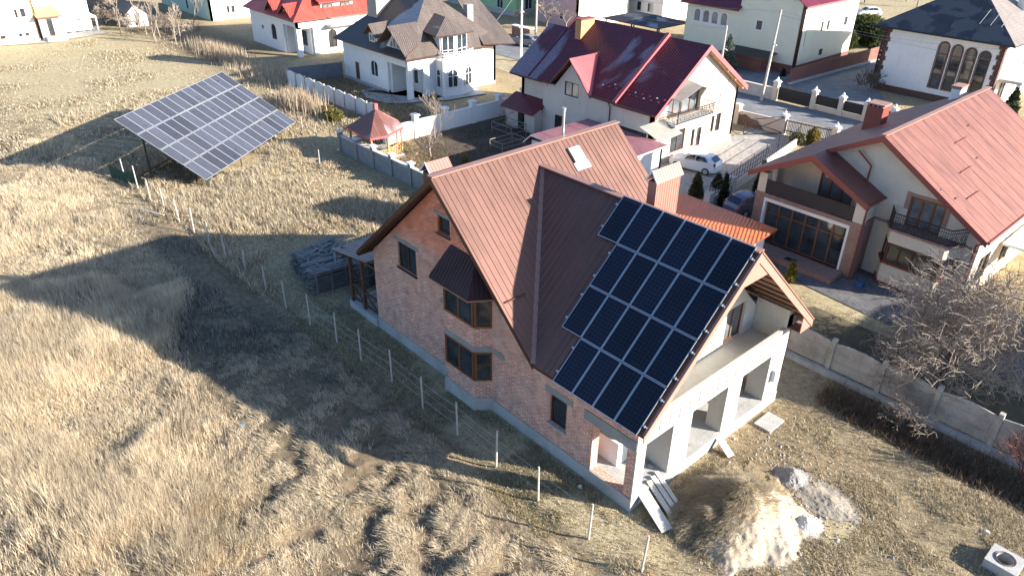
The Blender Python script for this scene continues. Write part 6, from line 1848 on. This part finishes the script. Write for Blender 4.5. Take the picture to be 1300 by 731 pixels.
def blades(name, x, y, h, w, lean, col, mat, kind='stuff', z=None, dirv=None, curl=1.6):
    """one mesh of bent blades: arrays of position, height, width, lean (horizontal offset of the tip), colour"""
    n = len(x)
    a = RNG.uniform(0, 2 * np.pi, n) if dirv is None else dirv
    z0 = (ground_h(x, y) if z is None else z) - .02
    fx, fy = np.cos(a + np.pi / 2 + RNG.uniform(-.6, .6, n)), np.sin(a + np.pi / 2)
    lx, ly = np.cos(a) * lean, np.sin(a) * lean
    P = np.empty((n, 5, 3), dtype=np.float32)
    for k, (t, ww) in enumerate(((0, 1), (0, -1), (.55, -.75), (.55, .75), (1, 0))):
        b_ = t ** curl
        P[:, k, 0] = x + lx * b_ + fx * w * .5 * ww
        P[:, k, 1] = y + ly * b_ + fy * w * .5 * ww
        P[:, k, 2] = z0 + h * (t - .18 * t * t * np.minimum(lean / np.maximum(h, .01), 1.5))
    me = bpy.data.meshes.new(name)
    me.vertices.add(n * 5); me.vertices.foreach_set('co', P.ravel())
    base = (np.arange(n, dtype=np.int32) * 5)[:, None]
    idx = np.concatenate([base + np.array([[0, 1, 2, 3]]), base + np.array([[3, 2, 4]])], 1).ravel()
    me.loops.add(n * 7); me.loops.foreach_set('vertex_index', idx.astype(np.int32))
    me.polygons.add(n * 2)
    st = np.stack([np.arange(n) * 7, np.arange(n) * 7 + 4], 1).ravel(); tot = np.tile([4, 3], n)
    me.polygons.foreach_set('loop_start', st.astype(np.int32)); me.polygons.foreach_set('loop_total', tot.astype(np.int32))
    me.update(calc_edges=True)
    ca = me.color_attributes.new('tint', 'FLOAT_COLOR', 'POINT')
    c4 = np.concatenate([col, np.ones((n, 1))], 1).astype(np.float32)
    ca.data.foreach_set('color', np.repeat(c4, 5, axis=0).ravel())
    me.materials.append(mat)
    o = bpy.data.objects.new(name, me); COL.objects.link(o); o['kind'] = kind; ORG[o.name] = (0, 0, 0)
    return o


def in_view(x, y, mg=.12):
    """keep what could be seen from the photograph's place or a step beside it"""
    yaw, pit, rol = -.828344, .522174, .016
    dx, dy, dz = x - 12.05, y + 17.36, -21.68
    f = dx * math.sin(yaw) * math.cos(pit) + dy * math.cos(yaw) * math.cos(pit) + dz * -math.sin(pit)
    r = dx * math.cos(yaw) - dy * math.sin(yaw)
    u = dx * math.sin(yaw) * math.sin(pit) + dy * math.cos(yaw) * math.sin(pit) + dz * math.cos(pit)
    k = 946.9 / np.maximum(f, 1)
    return (f > 5) & (np.abs(r * k) < 650 * (1 + 2 * mg)) & (np.abs(u * k) < 365 * (1 + 2.2 * mg)), f


def scatter(n, x0, x1, y0, y1, d0, p=2.):
    x = RNG.uniform(x0, x1, n); y = RNG.uniform(y0, y1, n)
    ok, f = in_view(x, y)
    ok &= RNG.random(n) < np.minimum(1, (d0 / np.maximum(f, 1)) ** p)
    return x[ok], y[ok], f[ok]


STRAW = np.array([[.66, .55, .385], [.58, .47, .32], [.72, .62, .46], [.50, .39, .27], [.63, .54, .40]])
DULL = np.array([[.30, .25, .17], [.36, .31, .22], [.24, .20, .14], [.25, .23, .14], [.40, .35, .26]])
SHADE_MOWN = np.array([[.10, .108, .105], [.15, .165, .17], [.075, .075, .058], [.115, .11, .085], [.19, .20, .20]])  # short frosty blades, darkened to deepen the house shadow


def pick(pal, n, seedf=None):
    c = pal[RNG.integers(0, len(pal), n)] * RNG.uniform(.82, 1.15, (n, 1))
    return np.clip(c, 0, 1)


# -- the wild field below the wire fence
def clumped(x, y, spread, per):
    """turn centres into tufts"""
    n = len(x)
    k = np.repeat(np.arange(n), per)
    r = np.abs(RNG.normal(0, spread, len(k))); a = RNG.uniform(0, 2 * np.pi, len(k))
    return x[k] + r * np.cos(a), y[k] + r * np.sin(a), k, a


tx, ty, tf = scatter(620000, -72, 8, -27, -3.6, 26)
hz = fbm(tx * .16, ty * .16, 101); hz2 = fbm(tx * .55 + 5, ty * .55, 131, 3); patch = fbm(tx * 1.3, ty * 1.3, 151, 2)
low = np.clip(sm(-17, -10, tx) * sm(-14, -9.5, ty) + .55 * sm(.46, .36, hz) + .5 * sm(-34, -44, tx), 0, 1)
clod = fbm(tx * 1.1, ty * 1.1, 301, 3); hole = fbm(tx * .35, ty * .35, 311, 3)
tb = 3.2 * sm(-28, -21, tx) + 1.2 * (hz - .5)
shade_trail = sm(-6.6 - tb, -5.2 - tb, ty) * sm(-42, -36, tx) * sm(-6, -10, tx)
keep = (RNG.random(len(tx)) < (1 - .72 * shade_trail)) & ((patch > .36) | (RNG.random(len(tx)) < .3)) & (RNG.random(len(tx)) < 1 - .9 * low * sm(.57, .45, clod)) & (RNG.random(len(tx)) < 1 - .75 * sm(.42, .33, hole))
tx, ty, tf, hz, hz2, low, shade_trail = [q[keep] for q in (tx, ty, tf, hz, hz2, low, shade_trail)]
x, y, k, a = clumped(tx, ty, .11, 5)
hh = (.24 - .12 * low[k] + .66 * sm(.32, .62, hz)[k] * (1 - low[k]) + .12 * hz2[k]) * RNG.uniform(.6, 1.2, len(k)) * (1 - .68 * shade_trail[k])
wind = 2.6 + 1.8 * (fbm(x * .3, y * .3, 171, 2) - .5)
az = np.where(RNG.random(len(k)) < .65, wind + RNG.normal(0, .55, len(k)), a)
lean = hh * (.2 + .5 * RNG.random(len(k))) + .12 * low[k]
shade = (.78 + .5 * (fbm(x * .45, y * .45, 181, 3) - .1))[:, None]
col = np.where((RNG.random(len(k)) < .2 * low[k] + .08)[:, None], pick(DULL, len(k)), pick(STRAW, len(k))) * np.clip(shade, .7, 1.25)
col = np.where((RNG.random(len(k)) < .92 * shade_trail[k])[:, None], pick(SHADE_MOWN, len(k)), col)
wd = np.clip(.010 + .00028 * tf[k], .014, .034) * RNG.uniform(.7, 1.3, len(k))
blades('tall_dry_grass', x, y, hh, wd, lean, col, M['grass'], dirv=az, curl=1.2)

# -- flattened tussocks near the fence, longer arched leaves combed one way
tx, ty, tf = scatter(26000, -20, 7, -13, -3.3, 26)
q = fbm(tx * .8, ty * .8, 201, 2); keep = (q > .47) & (fbm(tx * 1.1, ty * 1.1, 301, 3) > .46); tx, ty, tf = tx[keep], ty[keep], tf[keep]
x, y, k, a = clumped(tx, ty, .16, 7)
n = len(k); hh = RNG.uniform(.08, .24, n); lean = RNG.uniform(.2, .5, n)
az = 3.6 + 2.2 * (fbm(x * .5, y * .5, 211, 2) - .5) + RNG.normal(0, .5, n)
blades('flattened_grass', x, y, hh, np.full(n, .022), lean, np.where((RNG.random(n) < .3)[:, None], pick(DULL, n), pick(STRAW, n)), M['grass'], dirv=az)

# -- rough ground round the array and up to the garden wall
tx, ty, tf = scatter(150000, -70, -20.3, -3.4, 21, 33)
hz = fbm(tx * .22, ty * .22, 221); keep = ~((ty > 11.9) & (tx > -42.5) & (tx < -24)) & ~((ty > 12.5) & (tx > -42)) & (RNG.random(len(tx)) < sm(-70, -58, tx) * .9 + .1) & ~((ty > 19.2) & (tx > -65)) & ((hz > .4) | (RNG.random(len(tx)) < .4))
tx, ty, tf, hz = tx[keep], ty[keep], tf[keep], hz[keep]
x, y, k, a = clumped(tx, ty, .13, 4); n = len(k)
hh = (.10 + .5 * sm(.42, .68, hz)[k]) * RNG.uniform(.5, 1.2, n)
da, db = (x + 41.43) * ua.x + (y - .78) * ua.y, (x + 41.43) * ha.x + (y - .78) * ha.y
under = (da > .3) & (da < 14.3) & (db > .6) & (db < 6.4)      # short growth below the panels, panel shade put into its colour
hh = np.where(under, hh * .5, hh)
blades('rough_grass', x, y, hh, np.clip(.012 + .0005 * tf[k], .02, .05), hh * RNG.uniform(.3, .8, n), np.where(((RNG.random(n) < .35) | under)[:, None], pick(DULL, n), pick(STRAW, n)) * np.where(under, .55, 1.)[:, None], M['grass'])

# -- the mown meadow beyond the array: thin short tufts, denser in dull patches
tx, ty, tf = scatter(120000, -112, -58, -22, 19, 62)
q = fbm(tx * .22, ty * .22, 351, 3); keep = (RNG.random(len(tx)) < sm(.36, .66, q) + .06) & ~((tx < -101) & (ty < 13))
tx, ty, tf, q = tx[keep], ty[keep], tf[keep], q[keep]; n = len(tx)
hh = RNG.uniform(.05, .22, n) * (1 + .8 * sm(.55, .7, q))
blades('meadow_tufts', tx, ty, hh, np.full(n, .075), hh * RNG.uniform(.5, 1.2, n), np.where((RNG.random(n) < .55)[:, None], pick(DULL, n), pick(STRAW, n)), M['grass'])

# -- short growth along the house and in the yard on the right
tx, ty, tf = scatter(200000, -22, 14, -3.4, 13.8, 28)
inside = (tx > -20.2) & (tx < .25) & (ty > -.15)
heap = ((tx - 3.0) / 2.3) ** 2 + ((ty - 3.0) / 2.7) ** 2 < 1
bare_ = fbm(tx * .5, ty * .5, 241, 3)
keep = ~inside & ~heap & ((bare_ > .52) | (RNG.random(len(tx)) < .13) | ((tx < .3) & (bare_ > .44))) & ~((tx < -20.5) & (ty > -1)) & ~(((tx - 4.2) / 2.2) ** 2 + ((ty - 5.4) / 1.7) ** 2 < 1)
tx, ty, tf = tx[keep], ty[keep], tf[keep]
x, y, k, a = clumped(tx, ty, .12, 4); n = len(k)
strip = (y < -.2) & (x < 1)
hh = np.where(strip, RNG.uniform(.05, .16, n), RNG.uniform(.05, .2, n))
GREENISH = np.array([[.17, .16, .06], [.22, .19, .09], [.26, .22, .12]])
col = np.where((RNG.random(n) < np.where(strip, .5, .12))[:, None], pick(GREENISH, n), np.where((RNG.random(n) < .5)[:, None], pick(DULL, n), pick(STRAW, n)))
blades('short_grass', x, y, hh, np.full(n, .02), hh * RNG.uniform(.4, 1.1, n), col, M['grass'])
# tall dead weeds in front of the concrete fence
x = RNG.uniform(1.2, 13, 9000); y = 12.6 + RNG.normal(0, .55, 9000); n = len(x)
keep = (y < 13.8) & (y > 11.2); x, y = x[keep], y[keep]; n = len(x)
WEED = np.array([[.16, .11, .07], [.22, .15, .10], [.12, .085, .06], [.28, .21, .14]])
hh = RNG.uniform(.15, .6, n); blades('dead_weeds', x, y, hh, np.full(n, .02), hh * RNG.uniform(.3, .9, n), pick(WEED, n), M['grass'])
# grass on the earth heap: strands laid down its left flank
u = RNG.normal(0, 1, (16000, 2)); x = 2.1 + u[:, 0] * .75; y = 2.5 + u[:, 1] * 1.0
keep = ((x - 3.0) / 2.5) ** 2 + ((y - 3.0) / 2.9) ** 2 < .95; x, y = x[keep], y[keep]
dps = bpy.context.evaluated_depsgraph_get(); ho = bpy.data.objects['earth_heap']
zz = np.zeros(len(x)); okk = np.zeros(len(x), bool)
lx, ly, lz0 = ho.location
from mathutils.bvhtree import BVHTree
bt = BVHTree.FromPolygons([v.co for v in ho.data.vertices], [p.vertices[:] for p in ho.data.polygons])
for i in range(len(x)):
    hit = bt.ray_cast(V(x[i] - lx, y[i] - ly, 9), V(0, 0, -1))
    if hit[0] is not None: zz[i] = hit[0].z + lz0; okk[i] = True
x, y, zz = x[okk], y[okk], zz[okk]; n = len(x)
az = np.arctan2(y - 3.0, x - 3.0) + RNG.normal(0, .35, n)
hh = RNG.uniform(.04, .13, n)
blades('heap_grass', x, y, hh, np.full(n, .02), RNG.uniform(.15, .4, n), np.where((RNG.random(n) < .5)[:, None], pick(DULL, n), pick(STRAW * .8, n)), M['grass'], z=zz, dirv=az)

# -- reeds
def reeds(name, cx, cy, sx, sy, n, h0, h1, seed):
    x = cx + RNG.normal(0, sx, n); y = cy + RNG.normal(0, sy, n); hh = RNG.uniform(h0, h1, n)
    RP = np.array([[.46, .37, .27], [.54, .45, .33], [.38, .29, .21]])
    return blades(name, x, y, hh, RNG.uniform(.04, .08, n), hh * RNG.uniform(.05, .3, n), pick(RP, n), M['grass'])
reeds('reeds', -55.5, 16.0, 2.0, .7, 800, 1.2, 2.4, 1)
reeds('pale_reeds', -82.5, 19.4, 3.6, .9, 1500, .8, 1.7, 2)
reeds('far_reeds', -70.5, 18.5, 2.5, 1.2, 700, .5, 1.2, 3)
# dead stalks over the dug plot
x = RNG.uniform(-40.8, -31.2, 5200); y = RNG.uniform(17.0, 29.5, 5200); keep = (y > 18.6 - (x + 41) * .3) & (fbm(x * .7, y * .7, 331, 2) > .45); x, y = x[keep], y[keep]; n = len(x)
hh = RNG.uniform(.08, .45, n); blades('plot_stalks', x, y, hh, np.full(n, .04), hh * .5, pick(np.array([[.15, .10, .065], [.22, .16, .10], [.11, .10, .05]]), n), M['grass'])
x = RNG.uniform(-5.5, 15, 9000); y = RNG.uniform(14.6, 20.3, 9000); n = len(x)
hh = RNG.uniform(.04, .2, n); blades('orchard_growth', x, y, hh, np.full(n, .025), hh * .8, pick(np.array([[.16, .12, .07], [.13, .12, .05], [.22, .17, .10]]), n), M['grass'])
# low brown growth in the gazebo garden
x = RNG.uniform(-41, -31.5, 5000); y = RNG.uniform(13.2, 18.5, 5000); keep = (y < 18.3 - (x + 41) * .12) & ~((x < -37.6) & (y < 16.6)); x, y = x[keep], y[keep]; n = len(x)
hh = RNG.uniform(.1, .4, n); blades('garden_growth', x, y, hh, np.full(n, .045), hh * .6, pick(np.array([[.20, .13, .09], [.28, .20, .13], [.16, .15, .07], [.34, .27, .18]]), n), M['grass'])
x = RNG.uniform(-66, -42, 9000); y = RNG.uniform(20, 25.4, 9000); n = len(x); hh = RNG.uniform(.08, .4, n)
blades('yard_growth', x, y, hh, np.full(n, .06), hh * .7, pick(np.array([[.30, .22, .13], [.20, .15, .10], [.38, .30, .19]]), n), M['grass'])

# ================================================================== bare trees and shrubs
M['bark'] = plain('grey bark', (.15, .12, .095), .9, .25, 3, .25)
M['palebark'] = plain('pale bark', (.29, .24, .195), .9, .2, 3, .2)
M['redtwig'] = plain('red twigs', (.19, .06, .05), .8, .25, 3, .2)


def bare(seed, h, spread, depth=5, trunk_r=.09, stems=1, fork=(2, 3), up=.55, droop=0., first=.35, lenk=.72, twig_r=.009, jitter=.55, sides=4):
    """branch skeleton as (p, q, r0, r1) in local coordinates; depth 0 = trunk"""
    rr = random.Random(seed); out = []
    def grow(p, d, ln, r, k):
        n_ = 2 if k < 3 else 1
        for i in range(n_):
            d2 = (d + V(rr.gauss(0, 1), rr.gauss(0, 1), rr.gauss(0, .7)) * (.10 + .03 * k)).normalized()
            q = p + d2 * (ln / n_); r2 = max(twig_r, r * (.86 if n_ == 2 else .7))
            out.append((p, q, r, r2, k)); p, d, r = q, d2, r2
        if k >= depth: return
        for j in range(rr.randint(*fork) if k else rr.randint(fork[0] + 1, fork[1] + 2)):
            s_ = V(rr.gauss(0, 1), rr.gauss(0, 1), rr.gauss(0, .6))
            s_ = (s_ - d * s_.dot(d)).normalized()
            nd = (d * (1 - jitter * .5) + s_ * jitter * spread + Z * (up * .25 - droop * k * .12)).normalized()
            grow(p - d * rr.uniform(0, ln * .35), nd, ln * lenk * rr.uniform(.75, 1.2), max(twig_r, r * .68), k + 1)
    for s_ in range(stems):
        a = rr.uniform(0, 6.28); t = 0 if stems == 1 else rr.uniform(.15, .6) * spread
        grow(V(0, 0, 0) + V(math.cos(a), math.sin(a), 0) * (.12 if stems > 1 else 0), V(math.cos(a) * t, math.sin(a) * t, 1).normalized(), h * first, trunk_r * (1 if stems == 1 else .7), 0)
    return out


def tree(name, label, x, y, skel, mat, group=None, cat='tree', zs=1., sc=1., tm=None):
    t = thing(name, label, cat, (x, y, 0), group)
    z0 = float(ground_h(np.array([x]), np.array([y]))[0]) - .05
    o = V(x, y, z0)
    a = MB(); b = MB()
    for p, q, r0, r1, k in skel:
        P_ = o + V(p.x * sc, p.y * sc, p.z * sc * zs); Q_ = o + V(q.x * sc, q.y * sc, q.z * sc * zs)
        (a if k < 2 else b).tube(P_, Q_, r0 * sc, r1 * sc, 6 if k < 2 else 3, False)
    a.build('trunk', tm or mat, t)
    if b.f: b.build('crown', mat, t)
    return t


big = bare(3, 6.6, 1.3, 7, .14, 8, (2, 3), .42, .10, .24, .82, .0085, .62)
tree('bare_tree', 'big bare pale twigged tree leaning over the right concrete fence', 4.4, 18.3, big, M['palebark'], sc=1.12, tm=M['bark'])
tree('bare_shrub', 'small leafless shrub growing before the concrete fence under the big tree', 5.0, 13.0, bare(9, 2.2, 1.3, 5, .04, 5, (2, 3), .4, .1, .3, .75, .006), M['palebark'], cat='shrub', tm=M['bark'])
tree('red_shrub', 'dark red twiggy shrub at the right end of the concrete fence', 9.6, 13.4, bare(12, 2.4, .9, 4, .03, 6, (2, 3), .9, 0, .35, .75, .008), M['redtwig'], cat='shrub')
tree('sapling', 'pale bare fruit tree in the small garden beside the gazebo', -36.3, 17.6, bare(21, 3.2, 1.15, 5, .08, 1, (2, 3), .5, .05, .32, .72, .014), M['palebark'], 'bare trees of the gazebo garden')
tree('sapling', 'slender upright bare tree by a pillar of the white garden wall', -39.6, 20.6, bare(22, 4.0, .5, 4, .06, 3, (2, 3), 1.2, 0, .4, .7, .014), M['palebark'], 'bare trees of the gazebo garden')
tree('sapling', 'low bare tree in the dark plot near the lean-to annex', -38.3, 27.4, bare(23, 2.4, 1.1, 4, .05, 1, (2, 3), .4, 0, .35, .72, .014), M['bark'], 'bare trees of the gazebo garden')
tree('sapling', 'tiny bare sapling in shadow between ground array and plank pile', -28.8, 2.9, bare(24, 1.5, 1.2, 3, .03, 3, (2, 2), .5, 0, .4, .7, .012), M['palebark'])
BW = ['leftmost birch beside the white pavilion', 'birch leaning over the garden shed roof', 'thin birch right of the garden shed', 'forked birch before the shed wall', 'pale birch in middle of the sapling row', 'tallest birch of the sapling row', 'short birch in the sapling row front', 'birch at the dark bank edge', 'birch nearest the mint house', 'last birch before the pale reeds']
pts = [(-101.5, 13.9), (-105, 17.5), (-99.8, 16.6), (-103, 20.0), (-97.5, 17.6), (-96.3, 16.4), (-94.6, 16.0), (-93.6, 18.9), (-97, 22), (-91.5, 17.5)]
for i, ((x, y), wl_) in enumerate(zip(pts, BW)):
    tree('birch_sapling', 'bare ' + wl_, x, y, bare(40 + i, [4.5, 6, 4.2, 5, 5.4, 6.6, 3.6, 4.8, 5.6, 4.4][i], .55, 4, .09, 1, (2, 3), 1.1, 0, .42, .66, .02), M['palebark'], 'birch saplings on the dark bank')
for i, (x, y, h, lb) in enumerate([(-110.5, 14.6, 3.4, 'twiggy shrub just behind the white pavilion'), (-113.5, 16.9, 4.0, 'twiggy shrub before the old board fence, left one'), (-107.8, 15.9, 3.0, 'twiggy shrub between pavilion and garden shed'), (-104.2, 15.4, 2.6, 'twiggy shrub at the foot of the garden shed'), (-99.6, 19.2, 3.6, 'twiggy shrub right of the shed among birches'), (-95.0, 20.4, 3.0, 'twiggy shrub on the dark bank below the mint house'), (-117.5, 18.0, 4.2, 'tallest twiggy shrub against the old board fence')]):
    tree('bank_shrub', lb, x, y, bare(120 + i, h, 1.2, 4, .05, 5, (2, 3), .7, 0, .3, .76, .022), M['palebark' if i % 2 else 'bark'], 'twiggy shrubs on the dark bank', 'shrub')
for i, (x, y, h, lb) in enumerate([(-68.5, 62.5, 5.2, 'bare tree before the green house, left of the pole'), (-65.0, 63.0, 4.6, 'bare tree between green house and pink house'), (-71.8, 61.0, 3.6, 'low bare tree at corner of the green house plinth'), (-50.5, 125, 6, 'bare tree at left of the far field edge'), (-46.5, 133, 7, 'bare tree in middle of the far field edge'), (-42.5, 128, 6, 'bare tree at right of the far field edge'), (-52, 138, 7, 'tall bare tree in the far back row'), (-40, 140, 7.5, 'wide bare tree in the far back row')]):
    tree('bare_tree', lb, x, y, bare(70 + i, h, 1.0, 4, .12, 1, (2, 3), .6, 0, .34, .72, .03), M['palebark' if i != 2 else 'bark'], 'bare trees beyond the street')
tree('pollard_tree', 'tiny pollarded dark tree beside the dark red fence', -30.2, 65.6, bare(90, 1.6, 1.1, 2, .08, 1, (3, 4), .6, 0, .5, .5, .04), M['bark'])
tree('climbing_shrub', 'leafless grey shrub against the brown plinth of the white dark roofed house', -22.0, 66.6, bare(92, 2.6, 1.0, 5, .04, 4, (2, 3), .6, 0, .32, .75, .02), M['bark'], cat='shrub')

# conifers
def foliage(name, x, y, h, r, col, label, cat='conifer', group='clipped conifers round the yards', shape='cone', n=2600, z0=.05, sz=.10):
    t = thing(name, label, cat, (x, y, 0), group)
    b = MB(); b.tube((x, y, -.05), (x, y, h * .8), .05, .02, 6); b.build('trunk', M['bark'], t)
    u = RNG.random(n); 
    if shape == 'cone':
        tt = 1 - np.sqrt(u); rad = r * (1 - tt) ** .8 * np.minimum(1, .55 + tt * 6)
    elif shape == 'column':
        tt = u; rad = r * np.sqrt(np.clip(1 - (2 * np.abs(tt - .42)) ** 3, .02, 1)) * np.where(tt > .75, np.clip((1 - tt) / .25, .05, 1), 1)
    elif shape == 'tier':
        tt = 1 - np.sqrt(u); rad = r * (1 - tt) * (.55 + .45 * ((tt * 7) % 1 < .55))
    else:
        tt = u; rad = r * np.sqrt(np.clip(1 - (2 * tt - 1) ** 2, 0, 1))
    a = RNG.uniform(0, 6.283, n); rk = rad * np.sqrt(RNG.uniform(.25, 1.15, n)) * (1 + .25 * (vnoise(a * 2, tt * 8, 7) - .5))
    px, py, pz = x + rk * np.cos(a), y + rk * np.sin(a), z0 + tt * h
    q = RNG.normal(0, 1, (n, 3, 3)) * sz * .6
    q[:, 2, 2] += sz * 1.0; q[:, 2, 0] += np.cos(a) * sz * .7; q[:, 2, 1] += np.sin(a) * sz * .7
    P_ = np.stack([px, py, pz], 1)[:, None, :] + q
    me = bpy.data.meshes.new('crown'); me.vertices.add(n * 3); me.vertices.foreach_set('co', (P_ - np.array([x, y, 0])).astype(np.float32).ravel())
    me.loops.add(n * 3); me.loops.foreach_set('vertex_index', np.arange(n * 3, dtype=np.int32)); me.polygons.add(n)
    me.polygons.foreach_set('loop_start', np.arange(0, n * 3, 3, dtype=np.int32)); me.polygons.foreach_set('loop_total', np.full(n, 3, dtype=np.int32)); me.update(calc_edges=True)
    ca = me.color_attributes.new('tint', 'FLOAT_COLOR', 'POINT')
    c = np.array(col) * RNG.uniform(.55, 1.5, (n, 1)); ca.data.foreach_set('color', np.repeat(np.concatenate([c, np.ones((n, 1))], 1).astype(np.float32), 3, axis=0).ravel())
    me.materials.append(M['grass']); o = bpy.data.objects.new('crown', me); COL.objects.link(o); o.parent = t; ORG[o.name] = (x, y, 0)
    return t
DK, OL, GO = (.035, .05, .025), (.09, .085, .035), (.20, .17, .045)
foliage('thuja', -16.75, 27.4, 2.0, .55, OL, 'plump olive thuja standing at the rear of the white car')
foliage('thuja', -14.6, 27.7, 2.5, .36, DK, 'slim dark cypress right of the plump olive thuja')
foliage('thuja', -16.9, 30.4, 1.1, .4, OL, 'smallest green cone behind the slim cypress on the divider')
foliage('thuja', -13.5, 30.6, 3.1, .55, DK, 'tallest dark cypress against the cream house corner')
foliage('thuja', -5.45, 21.2, 1.3, .25, GO, 'little golden conifer before the porch step')
foliage('thuja', -17.2, 45.3, 1.5, .5, GO, 'golden conifer in front of the slatted gate', shape='column')
foliage('thuja', -18.1, 44.2, 1.0, .55, OL, 'squat dark green bush below the slatted gate', shape='ball')
foliage('spruce', -37.6, 62.2, 4.2, 1.4, (.12, .15, .13), 'silvery blue spruce beside the leaning street pole', shape='tier', n=4200, sz=.16)
foliage('thuja', -7.2, 62, 4.5, 1.0, DK, 'dark conifer at right edge beside the white dark roofed house', n=3000, sz=.15)
foliage('thuja', -8.8, 58.5, 3.4, .9, DK, 'dark conifer in front of the porch at the right edge', n=3000, sz=.14)
foliage('thuja', -7.4, 47.8, 2.2, .7, DK, 'dark conifer beyond the red roof ridge at right edge', n=2000, sz=.12)
foliage('hedge_bush', -34.4, 85.2, 2.4, 1.5, (.06, .075, .03), 'round green bush at end of the lime house', 'shrub', 'bushes at the end of the lime house', 'ball', 3000, 0, .2)
foliage('hedge_bush', -33.2, 90, 2.8, 2.4, (.05, .065, .028), 'widest dark bush beyond the dark red fence', 'shrub', 'bushes at the end of the lime house', 'ball', 4000, 0, .24)
foliage('hedge_bush', -37, 97, 2.6, 2.6, (.10, .11, .04), 'light olive bush near the far white car', 'shrub', 'bushes at the end of the lime house', 'ball', 3500, 0, .24)
foliage('hedge_bush', -29.5, 84.5, 1.5, 1.2, (.10, .11, .05), 'low pale bush against the white dark roofed house', 'shrub', 'bushes at the end of the lime house', 'ball', 2000, 0, .18)
foliage('broom_bush', -49.6, 16.3, 1.1, .8, (.17, .16, .05), 'yellow green bush among dry stalks left of the gazebo', 'shrub', 'low bushes left of the gazebo', 'ball', 1600, 0, .14)
foliage('broom_bush', -51.8, 16.8, .9, .7, (.20, .15, .07), 'brownish low bush between reeds and gazebo', 'shrub', 'low bushes left of the gazebo', 'ball', 1300, 0, .14)
foliage('spruce', -31.8, 65.3, .9, .3, DK, 'tiny dark conifer at the corner of the lime house drive', shape='cone', n=500)
foliage('thuja', -33.0, 18.6, .9, .35, (.16, .14, .05), 'small yellowish conifer at the garden edge above the chimney', n=700)
CAMF = 946.9
CAMP = (12.0498, -17.3636, 21.6768)
CAMR = (-.828344, .522174, .0160135)
EXPO = 1.72
# ================================================================== light, sky, camera
SUN = V(.795, .497, .345).normalized()
w_ = bpy.data.worlds.new('World'); SC.world = w_; w_.use_nodes = True
nt = w_.node_tree
sky = N(nt, 'ShaderNodeTexSky', sky_type='NISHITA')
sky.sun_disc = False
sky.sun_elevation = math.asin(SUN.z)
sky.sun_rotation = math.atan2(SUN.x, SUN.y)
sky.air_density = 1.0; sky.dust_density = 1.0; sky.ozone_density = 4.5
L(nt, sky.outputs[0], nt.nodes['Background'].inputs['Color'])
nt.nodes['Background'].inputs['Strength'].default_value = .09
ld = bpy.data.lights.new('sun', 'SUN'); ld.energy = 5.0; ld.angle = R(.55); ld.color = (1., .92, .80)
lo = bpy.data.objects.new('sun', ld); COL.objects.link(lo)
lo.rotation_euler = SUN.to_track_quat('Z', 'Y').to_euler()
lo.location = SUN * 80
cd = bpy.data.cameras.new('camera'); co_ = bpy.data.objects.new('camera', cd); COL.objects.link(co_)
yaw, pit, rol = CAMR
fwd = V(math.sin(yaw) * math.cos(pit), math.cos(yaw) * math.cos(pit), -math.sin(pit))
rt = V(math.cos(yaw), -math.sin(yaw), 0); up = rt.cross(fwd)
r2 = rt * math.cos(rol) + up * math.sin(rol); u2 = up * math.cos(rol) - rt * math.sin(rol)
mw = Matrix((r2, u2, -fwd)).transposed().to_4x4(); mw.translation = V(*CAMP)
co_.matrix_world = mw
cd.sensor_width = 36.; cd.lens = CAMF / 1300. * 36.
cd.clip_start = .5; cd.clip_end = 3000
SC.camera = co_
SC.view_settings.view_transform = 'Standard'
SC.view_settings.look = 'None'
SC.view_settings.exposure = EXPO
SC.view_settings.gamma = 1
SC.render.engine = 'CYCLES'
SC.cycles.max_bounces = 6
SC.cycles.use_denoising = True
